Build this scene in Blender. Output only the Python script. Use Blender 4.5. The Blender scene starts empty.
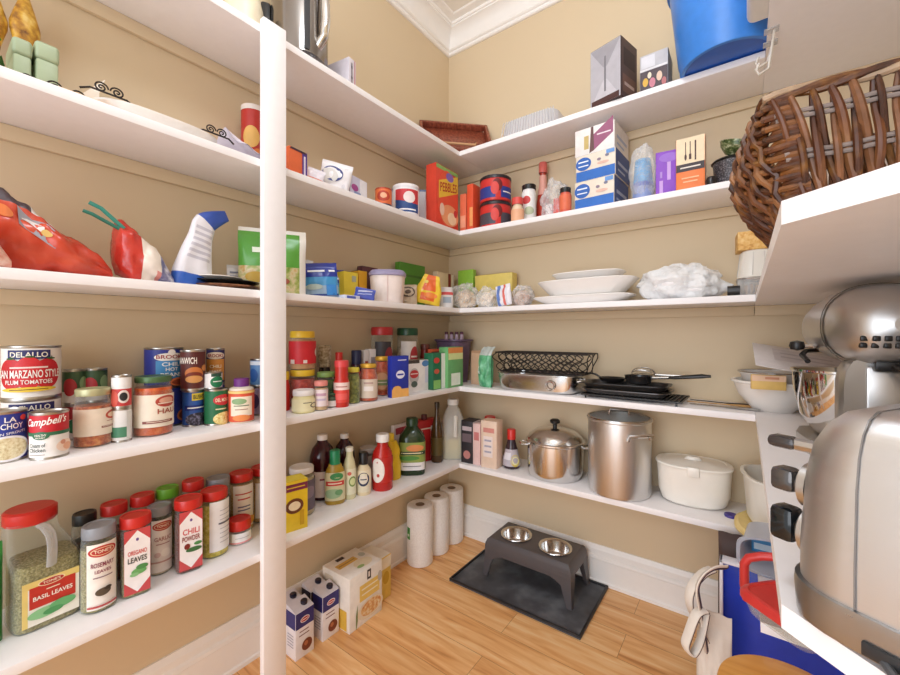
import bpy, bmesh, math, random
from mathutils import Vector, Matrix, noise
random.seed(7)
PI = math.pi
sc = bpy.context.scene
COL = sc.collection

# ------------------------------------------------------------ camera, world, lights
CX, CY, CZ, FPX, HY = 1.281, -1.726, 1.04, 400.0, 334.0
YAW = math.radians(36.4)
RT = (math.cos(YAW), math.sin(YAW)); FW = (-math.sin(YAW), math.cos(YAW))
cam_d = bpy.data.cameras.new('camera'); cam = bpy.data.objects.new('camera', cam_d); COL.objects.link(cam)
cam.location = (CX, CY, CZ); cam.rotation_euler = (PI/2, 0, YAW)
cam_d.lens = 16; cam_d.sensor_width = 36; cam_d.shift_y = -3.5/900; cam_d.clip_start = 0.02
sc.camera = cam
w = bpy.data.worlds.new('world'); sc.world = w; w.use_nodes = True
w.node_tree.nodes['Background'].inputs[0].default_value = (0.93, 0.96, 1.0, 1)
w.node_tree.nodes['Background'].inputs[1].default_value = 0.8
def area(name, loc, rot, sx, sy, power, col):
    l = bpy.data.lights.new(name, 'AREA'); l.shape = 'RECTANGLE'; l.size = sx; l.size_y = sy; l.energy = power; l.color = col
    o = bpy.data.objects.new(name, l); COL.objects.link(o); o.location = loc; o.rotation_euler = rot; return o
lp = bpy.data.lights.new('ceiling_lamp_light', 'POINT'); lp.energy = 10.5; lp.shadow_soft_size = 0.14; lp.color = (0.80, 0.89, 1.0)
lpo = bpy.data.objects.new('ceiling_lamp_light', lp); COL.objects.link(lpo); lpo.location = (0.95, -1.35, 2.40)
area('added_fill_light', (1.0, -3.3, 1.3), (PI/2, 0, 0), 1.5, 2.2, 26, (0.84, 0.91, 1))  # large unseen fill added behind the camera to brighten under the shelves
sc.view_settings.view_transform = 'Standard'; sc.view_settings.look = 'None'
sc.view_settings.gamma = 1; sc.view_settings.use_curve_mapping = False
sc.view_settings.exposure = 0.57
try:
    sc.cycles.max_bounces = 10; sc.cycles.transparent_max_bounces = 24; sc.cycles.diffuse_bounces = 6
except Exception: pass

# ------------------------------------------------------------ materials
def lin(h):
    h = h.lstrip('#'); out = []
    for i in (0, 2, 4):
        c = int(h[i:i+2], 16)/255
        out.append(c/12.92 if c <= 0.04045 else ((c+0.055)/1.055)**2.4)
    return (*out, 1)
MC = {}
def nodes(name):
    m = bpy.data.materials.new(name); m.use_nodes = True
    nt = m.node_tree; return m, nt, nt.nodes, nt.links, nt.nodes['Principled BSDF']
def M(h, rough=0.5, metal=0.0, var=0.05, bump=0.0, scale=40, spec=0.5):
    if not isinstance(h, str): return h
    k = (h, rough, metal, var, bump, scale, spec)
    if k in MC: return MC[k]
    m, nt, N, L, b = nodes('paint_'+h.strip('#'))
    c = lin(h); b.inputs['Roughness'].default_value = rough; b.inputs['Metallic'].default_value = metal
    b.inputs['Specular IOR Level'].default_value = spec
    tc = N.new('ShaderNodeTexCoord'); nz = N.new('ShaderNodeTexNoise'); nz.inputs['Scale'].default_value = scale
    nz.inputs['Detail'].default_value = 3
    L.new(tc.outputs['Object'], nz.inputs['Vector'])
    cr = N.new('ShaderNodeValToRGB')
    cr.color_ramp.elements[0].position = 0.3; cr.color_ramp.elements[1].position = 0.7
    cr.color_ramp.elements[0].color = (c[0]*(1-var), c[1]*(1-var), c[2]*(1-var), 1)
    cr.color_ramp.elements[1].color = (min(1, c[0]*(1+var)), min(1, c[1]*(1+var)), min(1, c[2]*(1+var)), 1)
    L.new(nz.outputs['Fac'], cr.inputs['Fac']); L.new(cr.outputs['Color'], b.inputs['Base Color'])
    if bump:
        bp = N.new('ShaderNodeBump'); bp.inputs['Strength'].default_value = bump; bp.inputs['Distance'].default_value = 0.01
        L.new(nz.outputs['Fac'], bp.inputs['Height']); L.new(bp.outputs['Normal'], b.inputs['Normal'])
    MC[k] = m; return m
def mottled(name, cols, scale=60, rough=0.6, detail=4, bump=0.3, stretch=(1, 1, 1)):
    if name in MC: return MC[name]
    m, nt, N, L, b = nodes(name)
    tc = N.new('ShaderNodeTexCoord'); mp = N.new('ShaderNodeMapping'); mp.inputs['Scale'].default_value = stretch
    nz = N.new('ShaderNodeTexNoise'); nz.inputs['Scale'].default_value = scale; nz.inputs['Detail'].default_value = detail
    L.new(tc.outputs['Object'], mp.inputs['Vector']); L.new(mp.outputs['Vector'], nz.inputs['Vector'])
    cr = N.new('ShaderNodeValToRGB'); e = cr.color_ramp.elements
    while len(e) < len(cols): e.new(0.5)
    for i, h in enumerate(cols):
        e[i].position = 0.3+0.4*i/(len(cols)-1); e[i].color = lin(h)
    L.new(nz.outputs['Fac'], cr.inputs['Fac']); L.new(cr.outputs['Color'], b.inputs['Base Color'])
    bp = N.new('ShaderNodeBump'); bp.inputs['Strength'].default_value = bump; bp.inputs['Distance'].default_value = 0.004
    L.new(nz.outputs['Fac'], bp.inputs['Height']); L.new(bp.outputs['Normal'], b.inputs['Normal'])
    b.inputs['Roughness'].default_value = rough; MC[name] = m; return m
def steel(name='steel', col='C9C6C4', rough=0.25, sc_=(1, 1, 120), bump=0.04):
    if name in MC: return MC[name]
    m, nt, N, L, b = nodes(name)
    b.inputs['Metallic'].default_value = 1; b.inputs['Base Color'].default_value = lin(col)
    tc = N.new('ShaderNodeTexCoord'); mp = N.new('ShaderNodeMapping'); mp.inputs['Scale'].default_value = sc_
    nz = N.new('ShaderNodeTexNoise'); nz.inputs['Scale'].default_value = 8
    L.new(tc.outputs['Object'], mp.inputs['Vector']); L.new(mp.outputs['Vector'], nz.inputs['Vector'])
    mr = N.new('ShaderNodeMapRange'); mr.inputs['To Min'].default_value = rough*0.75; mr.inputs['To Max'].default_value = rough*1.3
    L.new(nz.outputs['Fac'], mr.inputs['Value']); L.new(mr.outputs['Result'], b.inputs['Roughness'])
    bp = N.new('ShaderNodeBump'); bp.inputs['Strength'].default_value = bump; bp.inputs['Distance'].default_value = 0.002
    L.new(nz.outputs['Fac'], bp.inputs['Height']); L.new(bp.outputs['Normal'], b.inputs['Normal'])
    MC[name] = m; return m
def film(name, tint='FFFFFF', opac=0.3, rough=0.08, wrinkle=0.0, scale=30, edge=0.5):
    """thin clear sheet: transparent body, a milky share, glossy reflections"""
    if name in MC: return MC[name]
    m = bpy.data.materials.new(name); m.use_nodes = True; nt = m.node_tree; N = nt.nodes; L = nt.links
    b = N['Principled BSDF']; out = N['Material Output']
    b.inputs['Base Color'].default_value = lin(tint); b.inputs['Roughness'].default_value = rough
    tr = N.new('ShaderNodeBsdfTransparent'); tr.inputs[0].default_value = lin(tint)
    mx = N.new('ShaderNodeMixShader'); lw = N.new('ShaderNodeLayerWeight'); lw.inputs['Blend'].default_value = 0.35
    mr = N.new('ShaderNodeMapRange'); mr.inputs['To Min'].default_value = opac; mr.inputs['To Max'].default_value = min(1, opac+edge)
    L.new(lw.outputs['Facing'], mr.inputs['Value']); L.new(mr.outputs['Result'], mx.inputs[0])
    L.new(tr.outputs[0], mx.inputs[1]); L.new(b.outputs[0], mx.inputs[2]); L.new(mx.outputs[0], out.inputs['Surface'])
    if wrinkle:
        tc = N.new('ShaderNodeTexCoord'); nz = N.new('ShaderNodeTexNoise'); nz.inputs['Scale'].default_value = scale
        nz.inputs['Detail'].default_value = 5
        L.new(tc.outputs['Object'], nz.inputs['Vector'])
        bp = N.new('ShaderNodeBump'); bp.inputs['Strength'].default_value = wrinkle; bp.inputs['Distance'].default_value = 0.02
        L.new(nz.outputs['Fac'], bp.inputs['Height']); L.new(bp.outputs['Normal'], b.inputs['Normal']); L.new(bp.outputs['Normal'], lw.inputs['Normal'])
    MC[name] = m; return m
GLASS = film('clear_glass', 'F7F9F7', 0.03, 0.03, edge=0.3)
CLEAR = film('clear_plastic', 'F2F2F2', 0.22, 0.12)
MILKY = film('milky_plastic', 'F6F2EA', 0.62, 0.3)
BAGF = film('clear_bag_film', 'FFFFFF', 0.2, 0.12, 1.0, 22)
BAGW = film('white_bag_film', 'FFFFFF', 0.72, 0.15, 1.0, 22)
STEEL = steel(); POLISH = steel('polished_steel', 'DAD8D6', 0.16, (1, 1, 30), 0.02); CHROME = steel('chrome', 'D8D6D4', 0.06, (1, 1, 1), 0.0)
BRUSH = steel('brushed_steel', 'BDBBBA', 0.33, (3, 3, 90), 0.06)
TIN = steel('tin', 'B9B4AC', 0.3, (1, 1, 1), 0.0)
WHITE = M('F4F0F0', 0.45, var=0.012); BLACK = M('1C1A1A', 0.35)
IRON = M('2E2622', 0.45, 0.5)
def wallmat(name, h):
    m, nt, N, L, b = nodes(name)
    tc = N.new('ShaderNodeTexCoord'); nz = N.new('ShaderNodeTexNoise'); nz.inputs['Scale'].default_value = 180; nz.inputs['Detail'].default_value = 6
    n2 = N.new('ShaderNodeTexNoise'); n2.inputs['Scale'].default_value = 1.6
    L.new(tc.outputs['Object'], nz.inputs['Vector']); L.new(tc.outputs['Object'], n2.inputs['Vector'])
    c = lin(h); cr = N.new('ShaderNodeValToRGB'); cr.color_ramp.elements[0].color = tuple(x*0.97 for x in c[:3])+(1,); cr.color_ramp.elements[1].color = c
    L.new(n2.outputs['Fac'], cr.inputs['Fac']); L.new(cr.outputs['Color'], b.inputs['Base Color'])
    bp = N.new('ShaderNodeBump'); bp.inputs['Strength'].default_value = 0.06; bp.inputs['Distance'].default_value = 0.002
    L.new(nz.outputs['Fac'], bp.inputs['Height']); L.new(bp.outputs['Normal'], b.inputs['Normal'])
    b.inputs['Roughness'].default_value = 0.6; return m
WALL = wallmat('wall_paint', 'D7C2A1'); CEIL = wallmat('ceiling_paint', 'EFE9DF'); TRIM = M('F2EEE9', 0.4, var=0.01)
def floormat():
    m, nt, N, L, b = nodes('oak_planks')
    tc = N.new('ShaderNodeTexCoord')
    br = N.new('ShaderNodeTexBrick'); br.offset = 0.37; br.inputs['Scale'].default_value = 1
    br.inputs['Brick Width'].default_value = 0.95; br.inputs['Row Height'].default_value = 0.125; br.inputs['Mortar Size'].default_value = 0.0007
    br.inputs['Color1'].default_value = (0, 0, 0, 1); br.inputs['Color2'].default_value = (1, 1, 1, 1); br.inputs['Mortar'].default_value = (0.5, 0.5, 0.5, 1)
    L.new(tc.outputs['Object'], br.inputs['Vector'])
    bw = N.new('ShaderNodeRGBToBW'); L.new(br.outputs['Color'], bw.inputs[0])
    mul = N.new('ShaderNodeMath'); mul.operation = 'MULTIPLY'; mul.inputs[1].default_value = 7.3; L.new(bw.outputs[0], mul.inputs[0])
    cmb = N.new('ShaderNodeCombineXYZ'); L.new(mul.outputs[0], cmb.inputs['Z'])
    add = N.new('ShaderNodeVectorMath'); add.operation = 'ADD'; L.new(tc.outputs['Object'], add.inputs[0]); L.new(cmb.outputs[0], add.inputs[1])
    mp = N.new('ShaderNodeMapping'); mp.inputs['Scale'].default_value = (1.6, 16, 1); L.new(add.outputs[0], mp.inputs['Vector'])
    nz = N.new('ShaderNodeTexNoise'); nz.inputs['Scale'].default_value = 2.2; nz.inputs['Detail'].default_value = 8; nz.inputs['Distortion'].default_value = 0.9
    L.new(mp.outputs['Vector'], nz.inputs['Vector'])
    cr = N.new('ShaderNodeValToRGB'); e = cr.color_ramp.elements; e.new(0.5); e.new(0.6)
    for i, (p, h) in enumerate(((0.22, 'B5763F'), (0.38, 'E2A466'), (0.55, 'F0BC80'), (0.75, 'F8D4A0'))): e[i].position = p; e[i].color = lin(h)
    L.new(nz.outputs['Fac'], cr.inputs['Fac'])
    hs = N.new('ShaderNodeMix'); hs.data_type = 'RGBA'; hs.blend_type = 'MULTIPLY'; hs.inputs[0].default_value = 0.35
    L.new(cr.outputs['Color'], hs.inputs[6])
    c2 = N.new('ShaderNodeValToRGB'); c2.color_ramp.elements[0].color = (0.75, 0.68, 0.62, 1); c2.color_ramp.elements[1].color = (1, 1, 1, 1)
    L.new(bw.outputs[0], c2.inputs['Fac']); L.new(c2.outputs['Color'], hs.inputs[7])
    mm = N.new('ShaderNodeMix'); mm.data_type = 'RGBA'; mm.inputs[7].default_value = lin('94602F')
    L.new(br.outputs['Fac'], mm.inputs[0]); L.new(hs.outputs[2], mm.inputs[6]); L.new(mm.outputs[2], b.inputs['Base Color'])
    b.inputs['Roughness'].default_value = 0.36; return m
WICK = mottled('wicker_willow', ['34190C', '5E331A', '93623A'], 30, 0.45, 4, 0.4, (1, 1, 0.25))
WICKD = mottled('wicker_end', ['2C1408', '4E2810', '7E5222'], 40, 0.45, 4, 0.5)
OAK = mottled('honey_wood', ['C98A3C', 'D79A4A', 'E0A85C'], 6, 0.35, 5, 0.05, (1, 9, 1))
FLOORM = floormat()

# ------------------------------------------------------------ mesh building
READ = {'DELALLO', 'SAN MARZANO STYLE', 'PLUM TOMATOES', 'LA', 'CHOY', 'BEAN SPROUTS', 'Campbell\'s', 'HEALTHY', 'REQUEST', 'Cream of', 'Chicken', 'HAU', 'BROOKS', 'CHILI', 'HOT', 'BEANS', 'BUSH\'S', 'MANWICH', 'TONE\'S', 'ROSEMARY', 'LEAVES', 'BASIL LEAVES', 'OREGANO', 'GARLIC', 'POWDER', 'PEBBLES', 'DEL MONTE'}   # words one can read in the photograph
TXT = {}
def text_mesh(s, bold=True):
    if s in TXT: return TXT[s]
    cu = bpy.data.curves.new('lettering_curve', 'FONT'); cu.body = s; cu.resolution_u = 3
    if bold: cu.offset = 0.018
    o = bpy.data.objects.new('lettering_source', cu); COL.objects.link(o)
    dg = bpy.context.evaluated_depsgraph_get(); me = bpy.data.meshes.new_from_object(o.evaluated_get(dg))
    vs = [(v.co.x, v.co.y) for v in me.vertices]; fs = [tuple(p.vertices) for p in me.polygons]
    bpy.data.objects.remove(o); bpy.data.curves.remove(cu); bpy.data.meshes.remove(me)
    x0 = min(v[0] for v in vs); x1 = max(v[0] for v in vs); y0 = min(v[1] for v in vs); y1 = max(v[1] for v in vs)
    vs = [((v[0]-x0)/(x1-x0)-0.5, (v[1]-y0)/(y1-y0)-0.5) for v in vs]
    TXT[s] = (vs, fs); return TXT[s]
class MB:
    def __init__(s): s.v = []; s.f = []; s.i = []; s.m = []
    def mi(s, mat):
        mat = M(mat)
        if mat not in s.m: s.m.append(mat)
        return s.m.index(mat)
    def add(s, vs, fs, mat):
        k = len(s.v); j = s.mi(mat); s.v += [tuple(v) for v in vs]
        for f in fs: s.f.append(tuple(a+k for a in f)); s.i.append(j)
        return s
    def xf(s, mat4, a=0):
        s.v[a:] = [tuple(mat4 @ Vector(v)) for v in s.v[a:]]; return s
    def lathe(s, prof, mat, seg=28, c=(0, 0, 0), sx=1, sy=1, n=2, wob=0):
        vs = []; fs = []; rings = []
        for r, z in prof:
            if r < 1e-6:
                rings.append([len(vs)]); vs.append((c[0], c[1], c[2]+z)); continue
            ring = []
            for k in range(seg):
                a = 2*PI*k/seg; ca, sa = math.cos(a), math.sin(a)
                q = 1/((abs(ca)**n+abs(sa)**n)**(1/n))
                if wob: q *= 1+wob*math.cos(a*wob_k)
                ring.append(len(vs)); vs.append((c[0]+r*q*ca*sx, c[1]+r*q*sa*sy, c[2]+z))
            rings.append(ring)
        for A, B in zip(rings, rings[1:]):
            if len(A) == 1 and len(B) == 1: continue
            for k in range(seg):
                k2 = (k+1) % seg
                if len(A) == 1: fs.append((A[0], B[k2], B[k]))
                elif len(B) == 1: fs.append((A[k], A[k2], B[0]))
                else: fs.append((A[k], A[k2], B[k2], B[k]))
        return s.add(vs, fs, mat)
    def box(s, x0, x1, y0, y1, z0, z1, mat, bev=0.0, seg=2):
        bm = bmesh.new(); bmesh.ops.create_cube(bm, size=1)
        for v in bm.verts: v.co = Vector(((x0+x1)/2+v.co.x*(x1-x0), (y0+y1)/2+v.co.y*(y1-y0), (z0+z1)/2+v.co.z*(z1-z0)))
        if bev: bmesh.ops.bevel(bm, geom=bm.edges[:], offset=bev, segments=seg, profile=0.5, affect='EDGES')
        bm.verts.index_update(); vs = [v.co[:] for v in bm.verts]; fs = [tuple(v.index for v in f.verts) for f in bm.faces]; bm.free()
        return s.add(vs, fs, mat)
    def prism(s, pts, z0, z1, mat):
        n = len(pts); vs = [(x, y, z0) for x, y in pts]+[(x, y, z1) for x, y in pts]
        fs = [tuple(range(n-1, -1, -1)), tuple(range(n, 2*n))]+[(k, (k+1) % n, n+(k+1) % n, n+k) for k in range(n)]
        return s.add(vs, fs, mat)
    def tube(s, pts, r, mat, seg=6, closed=False, flat=1.0):
        P = [Vector(p) for p in pts]; n = len(P); vs = []; fs = []; up = None
        rr = r if isinstance(r, (list, tuple)) else [r]*n
        for i in range(n):
            t = (P[(i+1) % n]-P[i-1]) if closed else (P[min(i+1, n-1)]-P[max(i-1, 0)])
            if t.length < 1e-9: t = Vector((0, 0, 1))
            t.normalize()
            if up is None:
                up = Vector((0, 0, 1)) if abs(t.z) < 0.9 else Vector((1, 0, 0))
            up = up-t*up.dot(t)
            if up.length < 1e-6: up = t.orthogonal()
            up.normalize(); si = t.cross(up)
            for k in range(seg):
                a = 2*PI*k/seg; vs.append(P[i]+(up*math.cos(a)*flat+si*math.sin(a))*rr[i])
        for i in range(n if closed else n-1):
            j = (i+1) % n
            for k in range(seg):
                k2 = (k+1) % seg; fs.append((i*seg+k, i*seg+k2, j*seg+k2, j*seg+k))
        if not closed:
            fs.append(tuple(range(seg-1, -1, -1))); fs.append(tuple((n-1)*seg+k for k in range(seg)))
        return s.add(vs, fs, mat)
    def deco(s, mp, W, H, ops, step=None, o0=0.0004):
        """flat print laid on a surface: mp(u, v, offset) -> point"""
        o = o0
        for op in ops:
            t = op[0]; o += 0.00018
            if t == 't' and op[1] not in READ: op = ('r', op[2], op[3], op[4], op[5]*0.4, op[6]); t = 'r'
            if t in 're':
                _, u, v, a, b, col = op[:6]; a *= W; b *= H
                n = max(1, int(a/step)+1) if step else 1
                if t == 'e': n = max(n, 18)
                vs = []; fs = []
                for k in range(n+1):
                    q = -0.5+k/n
                    if t == 'e': q = -0.5*math.cos(PI*k/n)
                    hh = b/2*(math.sqrt(max(0, 1-4*q*q)) if t == 'e' else 1)
                    sh = (op[6]*H*q*2) if len(op) > 6 else 0
                    vs += [mp(u*W+a*q, v*H-hh+sh, o), mp(u*W+a*q, v*H+hh+sh, o)]
                for k in range(n): fs.append((2*k, 2*k+2, 2*k+3, 2*k+1))
                s.add(vs, fs, col)
            elif t == 't':
                _, st, u, v, a, b, col = op[:7]; sh = op[7] if len(op) > 7 else 0
                slope = op[8] if len(op) > 8 else 0
                vs, fs = text_mesh(st); o += 0.0002
                s.add([mp(u*W+x*a*W+y*sh*b*H, v*H+y*b*H+slope*H*x, o) for x, y in vs], fs, col)
            elif t == 'p':
                pts = op[1]; n = len(pts)
                s.add([mp(x*W, y*H, o) for x, y in pts], [tuple(range(n))], op[2])
        return s
    def build(s, name, parent=None, ang=38, loc=None, rz=0):
        me = bpy.data.meshes.new(name); me.from_pydata(s.v, [], s.f)
        for m in s.m: me.materials.append(m)
        me.polygons.foreach_set('material_index', s.i); me.polygons.foreach_set('use_smooth', [True]*len(s.f))
        me.update(); me.set_sharp_from_angle(angle=math.radians(ang))
        o = bpy.data.objects.new(name, me); COL.objects.link(o)
        if parent: o.parent = parent
        if loc: o.location = loc
        if rz: o.rotation_euler = (0, 0, rz)
        return o
def cylmap(r): return lambda u, v, o: ((r+o)*math.cos(u/r), (r+o)*math.sin(u/r), v)
def planemap(org, U, V):
    org = Vector(org); U = Vector(U).normalized(); V = Vector(V).normalized(); Nn = U.cross(V)
    return lambda u, v, o: tuple(org+U*u+V*v+Nn*o)
def tag(o, label, cat, group=None):
    o['label'] = label; o['category'] = cat
    if group: o['group'] = group
    return o
def thing(name, label, cat, loc, rz=0, group=None):
    o = bpy.data.objects.new(name, None); COL.objects.link(o); o.empty_display_size = 0.05
    o.location = loc; o.rotation_euler = (0, 0, rz); return tag(o, label, cat, group)
def struct(o): o['kind'] = 'structure'; return o

# ------------------------------------------------------------ where a line of sight meets a shelf
SB = {1: 1.851, 2: 1.489, 3: 1.1366, 4: 0.780, 5: 0.430}     # undersides
TH = 0.021; SD = 0.234
ST = {k: v+TH for k, v in SB.items()}; ST[0] = 0.0
def ray(px):
    t = (px-450)/FPX; return (RT[0]*t+FW[0], RT[1]*t+FW[1])
def at(px, D):
    d = ray(px); return CX+d[0]*D, CY+d[1]*D
def depth(side, px, b):
    d = ray(px); return (SD-b-CX)/d[0] if side == 'L' else (-SD+b-CY)/d[1]
def zpix(py, D): return CZ-(py-HY)*D/FPX
def spot(side, sh, x0, x1, yt, b=None, yb=None, h=None):
    """upright round thing: base centre, radius, height"""
    px = (x0+x1)/2; c = 1/math.sqrt(1+((px-450)/FPX)**2); zb = ST[sh]
    if yb is not None:
        Dn = FPX*(CZ-zb)/(yb-HY); D = Dn
        for _ in range(4): r = (x1-x0)/2*D/FPX*c; D = Dn+r
        x, y = at(px, D)
    else:
        D = depth(side, px, b); r = (x1-x0)/2*D/FPX*c; x, y = at(px, D)
    lim = 0.003
    if side == 'L': x = min(max(x, r+lim), SD-r-0.002) if sh else x
    else: y = max(min(y, -r-lim), -SD+r+0.002) if sh else y
    if h is None: h = zpix(yt, D+(r if yt > HY else -r))-zb
    return x, y, zb, r, h
def face(x, y, off=0): return math.atan2(CY-y, CX-x)+math.radians(off)

# ------------------------------------------------------------ generic containers
def can(label, p, bands, ops, off=0, group=None, name='food_can', z=None, cat='can', turn=None, lid=TIN):
    x, y, z0, r, h = p
    if z is not None: z0 = z
    t = thing(name, label, cat, (x, y, z0), face(x, y, off) if turn is None else turn, group)
    e = min(0.003, h*0.04)
    MB().lathe([(0, 0.001), (r*0.93, 0.001), (r*0.94, 0), (r, 0), (r, e), (r*0.975, e*1.5), (r*0.975, h-e*1.5), (r, h-e), (r, h), (r*0.94, h), (r*0.92, h-e), (r*0.6, h-e*0.6), (r*0.55, h-e), (0, h-e)], lid).build('can_body', t)
    m = MB(); R = r*0.982
    for a, b, col in bands: m.lathe([(R, e*1.6+(h-e*3.2)*a), (R, e*1.6+(h-e*3.2)*b)], col)
    m.deco(cylmap(R), 2*r, h, ops, r*0.16); m.build('label', t)
    return (x, y, z0+h, r, h)
def jar(label, p, lid, fill, ops=(), lab=None, body=None, off=0, n=2, frac=0.9, lidh=0.13, lidr=0.92, neck=0.86, sh=0.72, name='glass_jar', cat='jar', z=None, group=None, turn=None, lidn=2, labn=None, arc=0.9):
    """jar: body, contents, lid, label; lab = (v0, v1, colour)"""
    x, y, z0, r, h = p
    if z is not None: z0 = z
    t = thing(name, label, cat, (x, y, z0), face(x, y, off) if turn is None else turn, group)
    lh = lidh*h; hb = h-lh; q = r if n == 2 else r*0.87
    prof = [(0, 0), (q*0.88, 0), (q, q*0.1), (q, hb*sh), (q*0.97, hb*(sh+0.08)), (q*neck, hb*(sh+0.2)), (q*neck, hb-0.0005)]
    MB().lathe(prof+[(q*neck*0.9, hb-0.001), (0, hb-0.001)], body or GLASS, n=n).build('jar', t)
    if not body and fill:
        k = 0.955; top = hb*frac; pr = [(0, 0.002), (q*0.84, 0.002), (q*k, q*0.1+0.001)]
        for rr, zz in prof[3:]:
            if zz < top: pr.append((rr*k, zz))
        lr = pr[-1][0] if pr[-1][1] > q*0.2 else q*k
        pr += [(lr, top), (0, top)]
        MB().lathe(pr, fill, n=n).build('contents', t)
    R = r*lidr
    MB().lathe([(R*0.98, hb-lh*0.02), (R, hb+lh*0.1), (R, hb+lh*0.8), (R*0.95, h), (R*0.8, h), (R*0.76, h-lh*0.08), (0, h-lh*0.08)], lid, seg=36, n=lidn).build('lid', t)
    if lab:
        v0, v1, col = lab; m = MB(); H = (v1-v0)*h
        if n == 2:
            Rl = q*1.004; mp = cylmap(Rl); f = lambda u, v, o: mp(u, v+v0*h, o)
            m.deco(f, 2*r, H, [('r', 0, 0.5, arc*PI*0.5, 1, col)]+list(ops), r*0.16)
        else:
            mp = planemap((q*1.0, 0, v0*h), (0, 1, 0), (0, 0, 1))
            m.deco(mp, 2*q, H, [('r', 0, 0.5, 0.86, 1, col)]+list(ops))
        m.build('label', t)
    return t
def bottle(label, p, prof, mat, cap, capfrac, lab=None, ops=(), off=0, name='bottle', cat='bottle', sx=1.0, fill=None, n=2, arc=0.8, group=None, capr=None):
    """prof in fractions of radius and height up to the cap"""
    x, y, z0, r, h = p
    t = thing(name, label, cat, (x, y, z0), face(x, y, off), group)
    pr = [(0, 0)]+[(a*r, b*h) for a, b in prof]; hb = pr[-1][1]
    MB().lathe(pr+[(pr[-1][0]*0.8, hb), (0, hb)], mat, sx=sx, n=n).build('bottle_body', t)
    if fill:
        pf = [(0, 0.002)]+[(a*r*0.95, b*h+0.002) for a, b in prof if b <= fill[1]]
        pf += [(pf[-1][0], fill[1]*h), (0, fill[1]*h)]
        MB().lathe(pf, fill[0], sx=sx, n=n).build('contents', t)
    R = capr*r if capr else pr[-1][0]*1.12
    m = MB().lathe([(R, hb), (R, h*0.985), (R*0.9, h), (0, h)], cap, seg=20); m.build('cap', t)
    if lab:
        v0, v1, col = lab
        Rl = max(rr for rr, zz in pr if v0*h-1e-6 <= zz <= v1*h+1e-6 or True)
        rs = sorted(pr, key=lambda q: q[1])
        def rad(z):
            for (r0, a), (r1, b) in zip(pr, pr[1:]):
                if a <= z <= b and b > a: return r0+(r1-r0)*(z-a)/(b-a)
            return pr[-1][0]
        Rr = r
        def mp(u, v, o):
            zz = v0*h+v; R = rad(zz)*(1.01)+o; a = u/Rr; q = 1/((abs(math.cos(a))**n+abs(math.sin(a))**n)**(1/n)); return (R*q*math.cos(a)*sx+(o if sx < 1 else 0), R*q*math.sin(a), zz)
        m = MB(); H = (v1-v0)*h
        N = 5
        m.deco(mp, 2*r, H, [('r', 0, (k+0.5)/N, arc*PI*0.5, 1/N, col) for k in range(N)]+list(ops), r*0.16)
        m.build('label', t)
    return t
def carton(label, side, sh, x0, x1, yt, d, bf=None, yb=None, col='EEEEEE', front=(), sideops=(), top=(), name='carton', cat='box', group=None, rz=0, sides=None, topc=None, z=None, h=None, bev=0.0012, flap=True):
    """box whose front face spans x0..x1 on a plane parallel to its shelf"""
    zb = ST[sh] if z is None else z; px = (x0+x1)/2
    if yb is not None:
        D = FPX*(CZ-zb)/(yb-HY); X, Y = at(px, D); bf = (SD-X) if side == 'L' else (Y+SD)
    if sh: bf = min(max(bf, -0.06), SD-d-0.003)
    p0 = at(x0, depth(side, x0, bf)); p1 = at(x1, depth(side, x1, bf)); D = depth(side, px, bf)
    wd = math.hypot(p1[0]-p0[0], p1[1]-p0[1]); cx, cy = (p0[0]+p1[0])/2, (p0[1]+p1[1])/2
    if h is None: h = zpix(yt, D)-zb
    if side == 'L': loc = (cx-d/2, cy, zb); r0 = 0
    else: loc = (cx, cy+d/2, zb); r0 = -PI/2
    return cube(label, loc, wd, d, h, r0+math.radians(rz), col, front, sideops, top, name, cat, group, sides, topc, bev)
def cube(label, loc, wd, d, h, rot, col, front=(), sideops=(), top=(), name='carton', cat='box', group=None, sides=None, topc=None, bev=0.0012, backops=()):
    m = MB().box(-d/2, d/2, -wd/2, wd/2, 0, h, col, bev)
    m.deco(planemap((d/2, 0, 0), (0, 1, 0), (0, 0, 1)), wd, h, front)
    if sides: sideops = [('r', 0, 0.5, 0.98, 0.98, sides)]+list(sideops)
    m.deco(planemap((0, wd/2, 0), (-1, 0, 0), (0, 0, 1)), d, h, sideops)
    m.deco(planemap((0, -wd/2, 0), (1, 0, 0), (0, 0, 1)), d, h, sideops)
    if topc: top = [('r', 0, 0, 0.98, 0.98, topc)]+list(top)
    m.deco(planemap((0, 0, h), (0, 1, 0), (-1, 0, 0)), wd, d, top)
    o = m.build(name, ang=30, loc=loc, rz=rot); tag(o, label, cat, group)
    return o
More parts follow.
